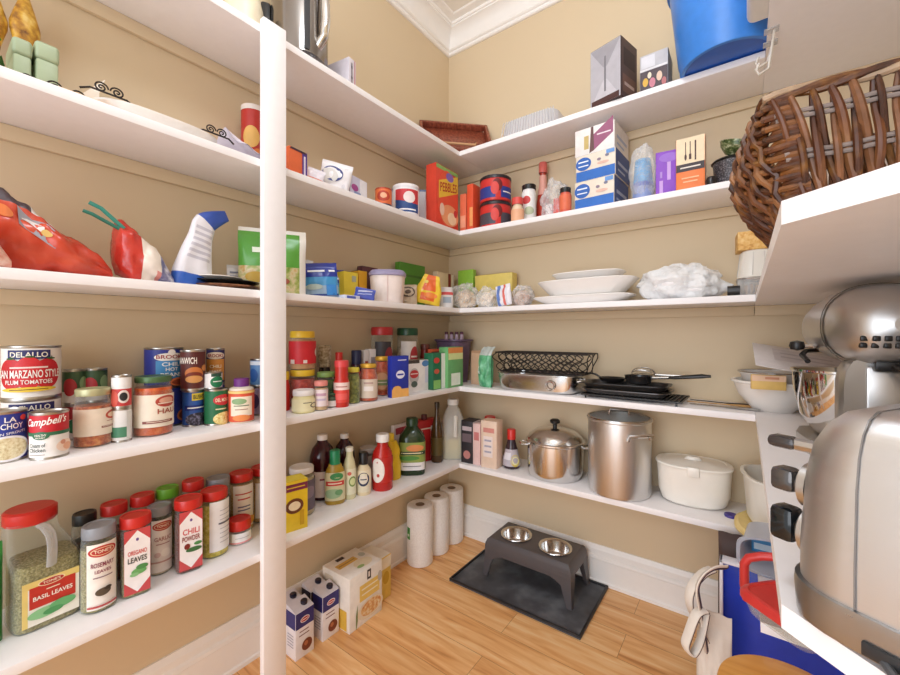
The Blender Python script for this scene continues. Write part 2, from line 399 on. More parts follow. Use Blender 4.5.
def bag(label, loc, wd, h, d, rot, colf, ops=(), tilt=0, roll=0, crumple=0.25, seed=0, name='snack_bag', cat='bag', group=None, top=0.12, nu=30, nv=36, fold=0, bottom=0.0, sealcol=None, pinch=0.0, base=None):
    """pillow pouch. colf(u,v) -> colour; u -1..1 across, v 0..1 up; front is +x"""
    if rot is None: rot = face(loc[0], loc[1])
    def surf(u, v, sgn):
        lat = (1-abs(u)**3.0)
        vv = min(1, max(0, v/(1-top))) if top else v
        ver = (1-max(0, 2*vv-1)**2.2)*(1 if bottom else (1-max(0, 1-4*vv)**2*0.55))
        th = d/2*lat**0.6*max(0, ver)+0.0012
        nz = noise.noise(Vector((u*2.1+seed*3.7, v*3.1+seed, sgn*2)))*crumple+noise.noise(Vector((u*5+seed, v*6-seed, sgn*3)))*crumple*0.5
        th = max(0.0012, th*(1+nz))
        wsc = 1-pinch*max(0, v-0.35)**1.2-0.05*noise.noise(Vector((seed, v*3, 1)))*(crumple*3)
        x = sgn*th; y = u*wd/2*wsc; z = v*h*(1+0.05*crumple*noise.noise(Vector((u*2, seed, v))))
        if fold and v > 0.72:
            q = (v-0.72)/0.28; x += fold*d*q*q; z -= abs(fold)*0.1*h*q*q
        return x, y, z
    m = MB()
    for sgn in (1, -1):
        idx = {}
        cols = {}
        for j in range(nv):
            for i in range(nu):
                u0, u1 = -1+2*i/nu, -1+2*(i+1)/nu; v0, v1 = j/nv, (j+1)/nv
                c = colf((u0+u1)/2, (v0+v1)/2) if callable(colf) else colf
                cols.setdefault(c, []).append((i, j))
        vs = [surf(-1+2*i/nu, j/nv, sgn) for j in range(nv+1) for i in range(nu+1)]
        k0 = len(m.v); m.v += vs
        for c, cells in cols.items():
            k = m.mi(c if not isinstance(c, str) else M(c, 0.28, var=0.03))
            for i, j in cells:
                a = k0+j*(nu+1)+i; q = (a, a+1, a+nu+2, a+nu+1)
                m.f.append(q if sgn > 0 else q[::-1]); m.i.append(k)
    # bottom closing strip
    bs = [surf(-1+2*i/nu, 0, 1) for i in range(nu+1)]+[surf(-1+2*i/nu, 0, -1) for i in range(nu+1)]
    c = colf(0, 0) if callable(colf) else colf
    m.add(bs, [(i, nu+1+i, nu+2+i, i+1) for i in range(nu)], c)
    def mp(u, v, o):
        x, y, z = surf(max(-1, min(1, u/(wd/2))), max(0, min(1, v/h)), 1); return (x+0.0015+o, y, z)
    m.deco(mp, wd, h, ops, wd/12)
    m.xf(Matrix.Rotation(math.radians(roll), 4, 'X') @ Matrix.Rotation(math.radians(tilt), 4, 'Y'))
    mn = min(v[2] for v in m.v); m.v = [(v[0], v[1], v[2]-mn) for v in m.v]
    o = m.build(name, ang=80, loc=loc, rz=rot); tag(o, label, cat, group); return o
def lump(label, loc, sx, sy, sz, mat, seed=1, amp=0.35, name='plastic_bag', cat='bag', freq=2.2, group=None, rz=0, seg=40):
    m = MB(); prof = [(0, 0)]
    vs = []; fs = []; nr = seg//2
    for j in range(nr+1):
        t = PI*j/nr
        for k in range(seg):
            a = 2*PI*k/seg; p = Vector((math.sin(t)*math.cos(a), math.sin(t)*math.sin(a), -math.cos(t)))
            q = 1+amp*noise.noise(p*freq+Vector((seed*5, seed, 0)))+amp*0.5*noise.noise(p*freq*2.6+Vector((0, seed*3, seed)))+amp*0.22*noise.noise(p*freq*6)
            zz = p.z*q; vs.append((p.x*q*sx/2, p.y*q*sy/2, max(zz, -0.85)*sz/2))
    for j in range(nr):
        for k in range(seg):
            k2 = (k+1) % seg; fs.append((j*seg+k, j*seg+k2, (j+1)*seg+k2, (j+1)*seg+k))
    m.add(vs, fs, mat); mn = min(v[2] for v in m.v); m.v = [(v[0], v[1], v[2]-mn) for v in m.v]
    o = m.build(name, ang=70, loc=loc, rz=rz); return tag(o, label, cat, group)
def slump(label, loc, secs, mat, rz=0, amp=0.25, freq=14, seed=1, seg=40, ops=(), name='snack_bag', cat='bag', group=None, patch=None, n=2.2, parent=None):
    """crumpled sack lying along its y axis: sections (y, centre height, half width, half height)"""
    m = MB(); K = 6; S = []
    for (a, b) in zip(secs, secs[1:]):
        for k in range(K):
            q = k/K; q = q*q*(3-2*q)*0.5+q*0.5; S.append([a[i]+(b[i]-a[i])*q for i in range(4)])
    S.append(list(secs[-1])); P = []
    for y, zc, rx, rz_ in S:
        row = []
        for k in range(seg):
            a = 2*PI*k/seg; ca, sa = math.cos(a), math.sin(a); q = 1/((abs(ca)**n+abs(sa)**n)**(1/n))
            d = 1+amp*(noise.noise(Vector((y*freq, ca*1.6+seed, sa*1.6)))+0.6*noise.noise(Vector((y*freq*2.3+seed, ca*3.5, sa*3.5))))
            row.append((rx*q*ca*d, y, max(0.001, zc+rz_*q*sa*d)))
        P.append(row)
    vs = [p for r in P for p in r]; base = len(m.v); m.v += vs
    for i in range(len(P)-1):
        for k in range(seg):
            k2 = (k+1) % seg; c = patch(i/(len(P)-1), 2*PI*(k+0.5)/seg) if patch else None
            m.f.append((base+i*seg+k, base+(i+1)*seg+k, base+(i+1)*seg+k2, base+i*seg+k2)); m.i.append(m.mi(c or mat))
    m.f.append(tuple(base+k for k in range(seg))); m.i.append(m.mi(mat)); m.f.append(tuple(base+(len(P)-1)*seg+k for k in reversed(range(seg)))); m.i.append(m.mi(mat))
    y0, y1 = secs[0][0], secs[-1][0]
    def mp(u, v, o):
        # u along y in metres from the left end, v angle on the front side
        f = max(0, min(0.999, u))*(len(P)-1); i = int(f); t = f-i; g = (v % (2*PI))/(2*PI)*seg; k = int(g) % seg; w = g-int(g); k2 = (k+1) % seg
        L_ = lambda a, b, t: Vector(a).lerp(Vector(b), t)
        p = L_(L_(P[i][k], P[i][k2], w), L_(P[i+1][k], P[i+1][k2], w), t); nrm = Vector((math.cos(v), 0, math.sin(v)))
        return tuple(p+nrm*(o+0.0008))
    if ops: m.deco(mp, 1, 1, ops, 0.05)
    o = m.build(name, ang=75, loc=None if parent else loc, rz=rz)
    if parent: o.parent = parent; return o
    return tag(o, label, cat, group)

# ------------------------------------------------------------ the room
RX, YF, HC = 1.72, -2.7, 2.64
struct(MB().box(-0.1, RX+0.1, YF, 0.1, -0.06, 0, FLOORM).build('floor'))
struct(MB().box(-0.1, RX+0.1, YF, 0.1, HC, HC+0.06, CEIL).build('ceiling'))
struct(MB().box(-0.1, 0, YF, 0, 0, HC, WALL).build('wall_left'))
struct(MB().box(-0.1, RX+0.1, 0, 0.1, 0, HC, WALL).build('wall_back'))
struct(MB().box(RX, RX+0.1, YF, 0, 0, HC, WALL).build('wall_right'))
# moulded profiles: list of (out from wall, height)
BASEP = [(0, 0), (0.022, 0), (0.022, 0.012), (0.017, 0.016), (0.017, 0.098), (0.021, 0.102), (0.019, 0.112), (0.013, 0.118), (0.013, 0.138), (0.010, 0.144), (0.006, 0.156), (0, 0.156)]
CROWNP = [(0, HC-0.12), (0.008, HC-0.12), (0.013, HC-0.117), (0.015, HC-0.112), (0.012, HC-0.107), (0.012, HC-0.103), (0.02, HC-0.101), (0.024, HC-0.096), (0.022, HC-0.09), (0.022, HC-0.082), (0.025, HC-0.066), (0.032, HC-0.05), (0.044, HC-0.037), (0.06, HC-0.028), (0.07, HC-0.026), (0.07, HC-0.02), (0.077, HC-0.018), (0.08, HC-0.012), (0.078, HC-0.007), (0.086, HC-0.006), (0.105, HC-0.006), (0.112, HC-0.004), (0.116, HC), (0, HC)]
def mould(name, prof, side, mat):
    m = MB(); n = len(prof); vs = []
    for end in (0, 1):
        for o, z in prof:
            if side == 'left': vs.append((o, YF if end == 0 else -o, z))
            elif side == 'back': vs.append((o if end == 0 else RX-o, -o, z))
            else: vs.append((RX-o, -o if end == 0 else YF, z))
    fs = [(k, n+k, n+(k+1) % n, (k+1) % n) for k in range(n)]
    m.add(vs, fs, mat); return struct(m.build(name, ang=25))
mould('baseboard_left', BASEP, 'left', TRIM); mould('baseboard_back', BASEP, 'back', TRIM); mould('baseboard_right', BASEP, 'right', TRIM)
mould('trim_1', CROWNP, 'left', TRIM); mould('trim_2', CROWNP, 'back', TRIM); mould('trim_3', CROWNP, 'right', TRIM)

# ------------------------------------------------------------ shelf boards
LV = {1: 'topmost', 2: 'second from the top', 3: 'middle', 4: 'second from the bottom', 5: 'lowest'}
RFX = {1: 1.33, 3: 1.307, 4: 1.307, 5: 1.307}
for k in range(1, 6):
    z = SB[k]
    s = thing('wall_shelf', 'long white shelf board on the left wall, '+LV[k]+' of its five', 'shelf', (SD/2, -1.2, z), 0, 'shelf boards on the left wall')
    b = MB().box(-SD/2+0.001, SD/2, YF+1.2, 1.2-0.001, 0, TH, WHITE, 0.0015).build('board', s)
    MB().box(-SD/2+0.0005, -SD/2+0.013, YF+1.2, 1.2-0.001, -0.034, -0.0005, WALL, 0.0015).build('cleat', s)
    xe = RFX.get(k, RX-0.002)
    s = thing('wall_shelf', 'white shelf board across the back wall, '+LV[k]+' of its five', 'shelf', (0.8, -SD/2, z), 0, 'shelf boards on the back wall')
    MB().box(SD-0.8+0.0005, xe-0.8-0.0005, -SD/2, SD/2-0.001, 0, TH, WHITE, 0.0015).build('board', s)
    MB().box(0.014-0.8, xe-0.8-0.0005, SD/2-0.013, SD/2-0.0005, -0.034, -0.0005, WALL, 0.0015).build('cleat', s)
RL = {1: 'topmost white shelf board on the right, above the wicker basket', 3: 'white clipped corner shelf board on the right carrying the wicker basket', 4: 'white clipped corner shelf board on the right carrying the toaster', 5: 'short white shelf board on the right, under the toaster shelf'}
for k in (1, 3, 4, 5):
    s = thing('wall_shelf', RL[k], 'shelf', (1.5, -0.6, SB[k]), 0, 'shelf boards on the right wall')
    x0 = RFX[k]-1.5; x1 = RX-1.5-0.001
    if k == 5: pts = [(x0, -0.09), (x1, -0.09), (x1, 0.599), (x0, 0.599)]
    elif k == 1: pts = [(x0, -1.2), (x1, -1.2), (x1, 0.599), (x0, 0.599)]
    else: pts = [(x0, -0.667), (x1, -0.667-(x1-x0)*0.95), (x1, 0.599), (x0, 0.599)]
    MB().prism(pts, 0, TH, WHITE).build('board', s)
    MB().box(x0+0.001, x1-0.013, 0.587, 0.599, -0.034, -0.0005, WALL, 0.001).build('cleat', s)
    MB().box(x1-0.012, x1-0.0005, -0.1 if k == 5 else -1.0, 0.585, -0.034, -0.0005, WALL, 0.001).build('cleat', s)
o = MB().box(SD+0.0005, SD+0.020, -1.166, -1.100, 0, ST[1]+0.012, WHITE, 0.0025).build('shelf_post')
tag(o, 'tall white post from floor to top shelf at the front of the left shelves', 'post')

# ------------------------------------------------------------ S4 left of the post: cans and sauce jars
big = [(0, 1, 'F3EFEA')]
tom = [('t', 'DELALLO', 0, 0.84, 0.58, 0.10, '2B2C66'), ('r', 0, 0.84, 0.72, 0.17, '2B2C66'), ('t', 'DELALLO', 0, 0.84, 0.62, 0.10, 'F4EFE2'),
       ('e', -0.3, 0.48, 0.5, 0.56, 'C8202A'), ('e', 0.3, 0.48, 0.5, 0.56, 'C8202A'), ('e', 0, 0.5, 0.5, 0.6, 'D42C34'), ('e', -0.3, 0.765, 0.16, 0.035, '2E5A2A'), ('e', 0.02, 0.8, 0.16, 0.035, '2E5A2A'), ('e', 0.36, 0.765, 0.16, 0.035, '2E5A2A'), ('r', -0.29, 0.785, 0.02, 0.05, '2E5A2A'), ('r', 0.37, 0.785, 0.02, 0.05, '2E5A2A'),
       ('r', 0, 0.6, 0.6, 0.03, 'F2D9D4'), ('t', 'SAN MARZANO STYLE', 0, 0.48, 1.05, 0.15, 'F8F4EE'), ('t', 'PLUM TOMATOES', 0, 0.33, 0.75, 0.08, 'F8F0E8'), ('e', 0, 0.19, 0.9, 0.09, 'EBC63A'), ('t', 'IN PUREE WITH BASIL', 0, 0.19, 0.6, 0.035, '6A3A10')]
p = spot('L', 4, 1, 63, 348, b=0.16, h=0.106)
q = can('large tomato can with no label print showing, under the big tomato can', p, big, [('r', 0, 0.84, 0.8, 0.17, '2B2C66'), ('t', 'DELALLO', 0, 0.84, 0.62, 0.10, 'F4EFE2'), ('e', 0, 0.4, 1, 0.5, 'C8202A')], group='large tomato cans')
q = can('large white tomato can with red tomatoes on its label, topmost at far left', (p[0]+0.001, p[1], 0, p[3], 0.108), big, tom, z=q[2]+0.0005, off=-6, group='large tomato cans')
bl = [('t', 'LA', 0.22, 0.84, 0.24, 0.10, 'F6F4F2'), ('t', 'CHOY', 0.26, 0.71, 0.46, 0.11, 'F6F4F2'), ('e', 0.5, 0.86, 0.16, 0.11, 'D84A4A'), ('t', 'BEAN SPROUTS', 0.2, 0.575, 0.7, 0.05, 'E8E8F2', 0, 0.05),
      ('e', 0.15, 0.28, 1.05, 0.5, 'F0EEF4'), ('e', 0.15, 0.28, 0.92, 0.42, mottled('bean_sprouts', ['C9B183', 'E3D3A8', 'F2E8C8'], 220))]
p = spot('L', 4, -24, 29, 407, yb=466); can('blue vegetable can with an oval picture of sprouts, at far left front', p, [(0, 1, '2A3C98')], bl, off=-8)
cam_ = [('t', 'Campbell\'s', -0.12, 0.8, 1.15, 0.22, 'F8F2EC', 0.25, 0.06), ('r', 0, 0.55, 3, 0.075, '2E6B4A'), ('e', -0.22, 0.52, 0.46, 0.17, '2E6B4A'), ('t', 'HEALTHY', -0.22, 0.53, 0.3, 0.045, 'EFE8DA'), ('t', 'REQUEST', -0.22, 0.475, 0.24, 0.035, 'EFE8DA'),
        ('t', 'Cream of', -0.3, 0.32, 0.42, 0.08, '3A4A40'), ('t', 'Chicken', -0.3, 0.22, 0.42, 0.08, '3A4A40'), ('t', 'CONDENSED SOUP', -0.3, 0.12, 0.4, 0.03, '8A7A70'), ('e', 0.4, 0.26, 0.5, 0.26, 'F2D6C2'), ('e', 0.46, 0.24, 0.28, 0.16, 'E8B090'), ('e', 0.32, 0.34, 0.14, 0.10, 'D89A80')]
p = spot('L', 4, 29, 70, 408, yb=461); can('red and white cream soup can with a script name', p, [(0, 0.57, 'F1EDE9'), (0.57, 1, 'C4202C')], cam_)
# two small stacks behind
for i, (x0, x1, lab1, lab2) in enumerate(((62, 87, 'small can under another behind the salsa jar, left stack', 'small can with a bright lid behind the large tomato can, left of two'), (82, 108, 'red small can under another behind the salsa jar, right stack', 'small vegetable can with a bright lid right behind the salsa jar'))):
    p = spot('L', 4, x0, x1, 371, b=0.185, h=0.08)
    q = can(lab1, p, [(0, 0.6, 'F0ECE8'), (0.6, 1, 'B42A30')], [('e', 0, 0.4, 0.7, 0.4, '2E7A4C')], group='small cans stacked behind the salsa jar')
    can(lab2, (p[0], p[1], 0, p[3], 0.078), [(0, 0.35, 'E8E4E0'), (0.35, 1, '3C5A3A')], [('e', -0.2, 0.5, 0.6, 0.5, 'B8323A'), ('e', 0.4, 0.6, 0.4, 0.4, '89A878')], z=q[2]+0.0005, group='small cans stacked behind the salsa jar')
salsa = mottled('chunky_salsa', ['8A3A1E', 'C8663A', 'E09A5A'], 110, 0.35)
labcream = [('e', 0.52, 0.72, 0.5, 0.34, 'C0503A'), ('e', 0.52, 0.72, 0.36, 0.18, 'E8C8A8'), ('r', 0.4, 0.3, 0.5, 0.07, '9A5A48'), ('t', 'HARVEST SALSA', 0.4, 0.31, 0.42, 0.035, 'F4E8D8'), ('t', 'MILD', 0.45, 0.5, 0.3, 0.06, 'B07A60')]
jar('sauce jar with cream label and pale gold lid beside the soup can', spot('L', 4, 73, 113, 386, yb=449), M('B9B58A', 0.35, 0.3), salsa, labcream, (0.2, 0.66, 'EFDFCB'), frac=0.8, lidh=0.12, neck=0.84, sh=0.72, name='sauce_jar', cat='jar', off=7)
hau = [('e', 0.3, 0.78, 0.62, 0.36, 'B8483A'), ('e', 0.3, 0.8, 0.44, 0.2, 'E0A890'), ('r', 0.3, 0.72, 0.5, 0.03, 'EFDFCB'), ('t', 'HAU', 0.3, 0.48, 0.52, 0.16, 'A85A48'), ('r', 0.08, 0.16, 0.8, 0.08, '8A4A40'), ('t', 'TOMATO BASIL', 0.08, 0.165, 0.6, 0.045, 'F0DCC8')]
jar('orange sauce jar with cream label and dark green lid in front of the blue cans', spot('L', 4, 133, 174, 374, yb=438), M('4A6A42', 0.35, 0.2), mottled('tomato_sauce', ['B0441E', 'CF5C2A', 'DE7A44'], 60, 0.3), hau, (0.16, 0.70, 'F0E2CE'), frac=0.9, lidh=0.1, name='sauce_jar', off=6)
p = spot('L', 4, 111, 132, 382, b=0.075, h=0.075)
q = can('small white can with green band, lower of two between the sauce jars', p, [(0, 1, 'ECEAE8')], [('r', 0, 0.3, 2.5, 0.3, '4E8A6A'), ('r', 0.5, 0.5, 0.5, 0.8, 'D8D8D4')], group='small cans between the sauce jars')
can('small can with red tomato print, upper of two between the sauce jars', (p[0], p[1], 0, p[3], 0.072), [(0, 0.6, 'C83A3A'), (0.6, 1, 'ECEAE8')], [('e', 0.1, 0.35, 0.6, 0.4, 'E8D8D0'), ('e', 0.1, 0.35, 0.4, 0.26, '2A2A2A'), ('e', -0.4, 0.3, 0.5, 0.5, 'D85A4A')], z=q[2]+0.0005, group='small cans between the sauce jars')
# chili bean stacks
bro = [('e', 0.2, 0.76, 0.9, 0.22, 'F4EEE6'), ('e', 0.2, 0.88, 0.2, 0.16, 'F4EEE6'), ('t', 'BROOKS', 0.2, 0.77, 0.78, 0.10, 'A0262C'), ('r', 0.2, 0.44, 0.8, 0.46, '3E8AC4'), ('t', 'CHILI', 0.2, 0.58, 0.5, 0.1, 'F6F4F0'), ('t', 'HOT', 0.2, 0.45, 0.32, 0.09, 'F6F4F0'), ('t', 'BEANS', 0.2, 0.31, 0.56, 0.1, 'F6F4F0'), ('e', 0.42, 0.12, 0.6, 0.22, 'D87A4A'), ('e', 0.42, 0.11, 0.46, 0.14, '8A3A1E')]
p = spot('L', 4, 144, 184, 349, b=0.185, h=0.103)
q = can('large blue chili bean can partly behind the orange sauce jar, lower of its stack', p, [(0, 1, '27348C')], [('e', 0.6, 0.25, 0.5, 0.3, 'D87A4A'), ('e', 0.6, 0.25, 0.36, 0.2, '8A3A1E')], group='chili bean cans')
can('large blue chili bean can on top of its stack, behind the green lidded jar', (p[0], p[1], 0, p[3], 0.1), [(0, 1, '27348C')], bro, z=q[2]+0.0005, group='chili bean cans')
p = spot('L', 4, 182, 204, 349, b=0.12, h=0.093)
q = can('blue bean can with yellow label patch beside the green can', p, [(0, 1, '2B57A4')], [('r', 0.3, 0.82, 0.7, 0.2, 'E0C840'), ('t', 'BUSH\'S', 0.3, 0.82, 0.56, 0.12, '20242A'), ('r', 0.2, 0.52, 1.2, 0.14, '1E2E7A'), ('t', 'BLACK BEANS', 0.2, 0.52, 0.9, 0.08, 'F2F0EE'), ('e', 0.2, 0.2, 1.1, 0.36, mottled('black_beans', ['1C1820', '3A3440', '8A84A0'], 160))], group='chili bean cans')
p2 = spot('L', 4, 183, 208, 349, b=0.14, h=0.1)
can('brown chili sauce can with a sandwich picture between two blue cans', (p[0], p[1], 0, p2[3], 0.104), [(0, 1, '5A2420')], [('t', 'MANWICH', -0.3, 0.74, 0.9, 0.16, 'F4E8DC'), ('e', 0.05, 0.42, 0.75, 0.32, 'C8763A'), ('e', 0.05, 0.36, 0.7, 0.2, '7A2A18'), ('e', 0.05, 0.28, 0.7, 0.18, 'D89A58'), ('e', 0.5, 0.55, 0.3, 0.16, 'D08A4A')], z=q[2]+0.0005, group='chili bean cans')
p = spot('L', 4, 206, 225, 349, b=0.165, h=0.098)
q = can('bean can hidden under another at the right end of the chili stack', p, [(0, 1, '27348C')], [], group='chili bean cans')
can('navy chili can with orange panel on top of the stack, rightmost', (p[0], p[1], 0, p[3], 0.1), [(0, 1, '2A2C6A')], [('e', 0, 0.8, 1.1, 0.2, 'F2E8DC'), ('t', 'BROOKS', 0, 0.8, 0.9, 0.09, 'A0262C'), ('r', 0, 0.4, 1.1, 0.6, 'E09A48'), ('t', 'CHILI', 0, 0.5, 0.6, 0.09, 'FFF2DC'), ('t', 'BEANS', 0, 0.36, 0.6, 0.09, 'FFF2DC')], z=q[2]+0.0005, group='chili bean cans')
p = spot('L', 4, 204, 228, 387, yb=426)
q = can('dark green vegetable can in front, below a small green topped can', p, [(0, 1, '1F6A40')], [('e', 0.3, 0.7, 0.9, 0.3, 'C8323A'), ('t', 'DEL MONTE', 0.3, 0.7, 0.7, 0.1, 'F4E6C8'), ('e', 0.35, 0.18, 1.0, 0.36, mottled('corn_print', ['C8A050', 'EED88A', 'F6EBB8'], 200)), ('t', 'CUT CORN', 0.2, 0.45, 0.5, 0.08, 'E8E0B0')], off=4)
can('small white can with green badge standing on the green can', (p[0]-0.012, p[1]-0.002, 0, p[3]*0.8, 0.042), [(0, 1, 'EFEBE8')], [('e', 0.25, 0.42, 0.8, 0.7, '1F7A4E'), ('r', 0.2, 0.86, 0.6, 0.2, '2A4A3A'), ('t', 'CHILIES', 0.25, 0.45, 0.5, 0.16, 'E8F0E4')], z=q[2]+0.0005)
p = spot('L', 4, 229, 254, 377, yb=424)
bottle('orange labelled fruit jar with a purple lid beside the green can', p, [(0.9, 0), (1, 0.03), (1, 0.74), (0.96, 0.78), (0.6, 0.82)], M('E8DCC8', 0.3), '6A2A7A', 0.1, (0.04, 0.74, 'D9563A'), [('r', 0, 0.5, 0.9, 0.62, 'F0E2CC'), ('e', -0.1, 0.66, 0.6, 0.2, '8AA878'), ('t', 'PEACHES', 0, 0.52, 0.6, 0.08, '6A7A5A'), ('t', 'IN JUICE', 0, 0.4, 0.5, 0.06, 'A0705A'), ('e', 0, 0.13, 0.7, 0.2, 'E88A4A'), ('r', 0, 0.95, 1.4, 0.08, 'EAC87A')], name='fruit_jar', cat='jar', arc=1.6, capr=0.62)
p = spot('L', 4, 250, 273, 372, b=0.12, h=0.085)
q = can('mauve can half behind the white post, lower of two', p, [(0, 1, '9A8AA8')], [('e', -0.3, 0.5, 0.4, 0.5, '4A3A6A')], group='cans half behind the post')
can('blue can half behind the white post, upper of two', (p[0], p[1], 0, p[3], 0.08), [(0, 1, '5A86B8')], [('e', -0.4, 0.4, 0.5, 0.5, '2A5AA0'), ('r', 0, 0.85, 2, 0.14, 'D8DCE4')], z=q[2]+0.0005, group='cans half behind the post')

# ------------------------------------------------------------ S5 left of the post: spice jars
herb = mottled('dried_herbs', ['6A6238', '958A58', 'B8AE80'], 260, 0.9)
rub = mottled('brown_spice', ['4A2A18', '6E3C22', '8A5232'], 240, 0.9)
chili = mottled('chili_powder', ['5A1E12', '7A2A1A', '8E3A22'], 200, 0.9)
pepper = mottled('peppercorns', ['2A2420', '4A4038', '6A5C50'], 320, 0.9)
yell = mottled('yellow_pasta', ['A89A2A', 'D8C648', 'EFE080'], 120, 0.7)
gold = mottled('seasoning_salt', ['B0804A', 'D0A468', 'E6C898'], 300, 0.9)
gran = mottled('garlic_granules', ['C8B090', 'DCCAB0', 'EBDFCC'], 300, 0.9)
RED = M('CC2A22', 0.35); GREY = M('8E9096', 0.35); GREEN = M('6AAE2E', 0.4)
def spice(label, x0, x1, yt, yb, lid, fill, lab=None, ops=(), n=2, off=0, b=None, h=None, frac=0.8, lidh=0.13, group='spice jars on the lowest left shelf', turn=None, arc=0.56):
    p = spot('L', 5, x0, x1, yt, b=b, yb=yb, h=h)
    lidn = 4 if n > 2 else 2
    return jar(label, p, lid, fill, ops, lab, n=n, off=off+15, frac=frac, lidh=lidh, neck=0.93, lidr=0.94, sh=0.78, name='spice_jar', cat='spice jar', group=group, turn=turn, arc=arc)
hex_ = [('p', [(0, 0.98), (0.42, 0.8), (0.42, 0.2), (0, 0.02), (-0.42, 0.2), (-0.42, 0.8)], 'F3EBE8'), ('e', 0, 0.84, 0.1, 0.05, '6A4A8A')]
ton = [('e', 0, 0.88, 0.8, 0.17, 'B82A24'), ('e', 0, 0.88, 0.66, 0.12, 'E8D0A8'), ('e', 0, 0.88, 0.6, 0.1, 'B82A24'), ('t', 'TONE\'S', 0, 0.885, 0.46, 0.05, 'F4E4C8')]
# big jug of basil
t = thing('herb_jug', 'large square clear jug of basil leaves with a broad red lid', 'spice jug', (0.098, -1.556, ST[5]), 0.06)
m = MB().lathe([(0, 0), (0.050, 0), (0.0535, 0.006), (0.0535, 0.118), (0.052, 0.135), (0.045, 0.165), (0.038, 0.19), (0.037, 0.2), (0.037, 0.212), (0, 0.212)], GLASS, seg=40, n=5); m.v = [(a, b-0.02*max(0, min(1, (c-0.118)/0.07)), c) for a, b, c in m.v]; m.build('jug_body', t)
MB().lathe([(0, 0.002), (0.049, 0.002), (0.051, 0.007), (0.051, 0.112), (0.046, 0.128), (0, 0.134)], herb, seg=40, n=5).build('contents', t)
MB().lathe([(0.0385, 0.206), (0.0405, 0.209), (0.0405, 0.230), (0.036, 0.234), (0, 0.234)], RED, seg=40, c=(0, -0.02, 0)).build('lid', t)
MB().tube([(0.034, -0.012, 0.203), (0.046, -0.008, 0.2), (0.056, -0.002, 0.185), (0.0585, 0, 0.165), (0.058, 0, 0.145), (0.053, 0, 0.122)], 0.009, CLEAR, 12, flat=0.6).build('handle', t)
m = MB().deco(planemap((0.0538, 0, 0.012), (0, 1, 0), (0, 0, 1)), 0.1, 0.1, [('r', 0, 0.45, 0.84, 0.86, 'F2EDE0'), ('r', -0.38, 0.45, 0.08, 0.86, 'E8CE7A'), ('r', 0, 0.82, 0.84, 0.14, 'E8CE7A'), ('r', 0.02, 0.56, 0.68, 0.42, 'C23022'), ('e', 0.0, 0.8, 0.4, 0.14, 'F0E0B8'), ('e', 0.0, 0.8, 0.36, 0.11, 'B82A24'), ('t', 'TONE\'S', 0, 0.8, 0.26, 0.05, 'F4E4C8'), ('t', 'SWEET', 0.02, 0.66, 0.2, 0.05, 'F4E4C8'), ('t', 'BASIL LEAVES', 0.02, 0.54, 0.58, 0.085, 'F8F0E4'), ('e', -0.1, 0.22, 0.5, 0.2, '8CC48A'), ('e', 0.16, 0.28, 0.4, 0.18, '6AB070'), ('e', 0.02, 0.2, 0.3, 0.12, '4E9A5A')])
m.build('label', t)
bag('green crumpled plastic pack at the far left beside the basil jug', (0.13, -1.662, ST[5]), 0.09, 0.19, 0.05, 0.1, '2E8A3E', [('r', 0.1, 0.5, 0.5, 0.2, '1E5A2A')], seed=4, name='food_pack')
spice('grey lidded jar of rosemary leaves with a red oval badge', 80, 118, 517, 616, GREY, herb, (0.05, 0.82, 'F0E6DC'), ton+[('t', 'ROSEMARY', 0, 0.68, 0.62, 0.07, '8A3A50'), ('t', 'LEAVES', 0, 0.58, 0.42, 0.05, '8A3A50'), ('t', 'SEASONING', 0, 0.49, 0.5, 0.04, '8A6A70'), ('e', 0, 0.26, 0.4, 0.12, '5A4A38'), ('e', 0.12, 0.3, 0.2, 0.06, '3A2E24'), ('r', 0, 0.05, 0.8, 0.03, 'B84A48')], off=-3, frac=0.86)
spice('square red lidded jar of oregano leaves, half full', 118, 153, 508, 600, RED, herb, (0.05, 0.86, 'C8484A'), hex_+[('t', 'OREGANO', 0, 0.64, 0.62, 0.07, 'D0484A'), ('t', 'LEAVES', 0, 0.53, 0.62, 0.085, '3A3A34'), ('e', 0.05, 0.34, 0.5, 0.1, '6AA860'), ('e', 0.15, 0.4, 0.4, 0.08, '4E8A48'), ('e', -0.1, 0.3, 0.3, 0.06, '88BC80')], n=4, off=-8, frac=0.6)
spice('grey lidded jar of garlic with a red oval badge', 146, 173, 500, 577, GREY, gran, (0.05, 0.82, 'EDE2DC'), ton+[('t', 'GARLIC', 0, 0.64, 0.62, 0.08, 'B07A74'), ('t', 'GRANULATED', 0, 0.54, 0.5, 0.04, 'B07A74'), ('e', 0.1, 0.36, 0.36, 0.16, 'F6EEE6'), ('e', -0.2, 0.34, 0.22, 0.1, 'D8B8B4'), ('r', 0, 0.2, 1.2, 0.03, 'C89A90')], off=0, frac=0.3)
spice('square red lidded jar of dark chili powder', 173, 204, 492, 575, RED, chili, (0.05, 0.86, 'C8484A'), hex_+[('t', 'CHILI', 0, 0.65, 0.62, 0.1, 'D0484A'), ('t', 'POWDER', 0, 0.53, 0.66, 0.09, '8A2A2A'), ('e', 0.1, 0.33, 0.6, 0.08, '3A6A38'), ('e', -0.15, 0.4, 0.22, 0.1, '7A2018'), ('e', 0.25, 0.42, 0.3, 0.06, '4E8A48')], n=4, off=-4, frac=0.9)
spice('red lidded jar of yellow dried pieces with a white back label', 199, 229, 484, 560, RED, yell, (0.1, 0.86, 'EDEAEA'), [('r', 0.1, 0.8-0.09*k, 0.5, 0.012, 'A8A4AC') for k in range(8)]+[('r', 0.1, 0.55, 0.6, 0.03, '5A5A66')], off=24, frac=0.92, arc=0.62)
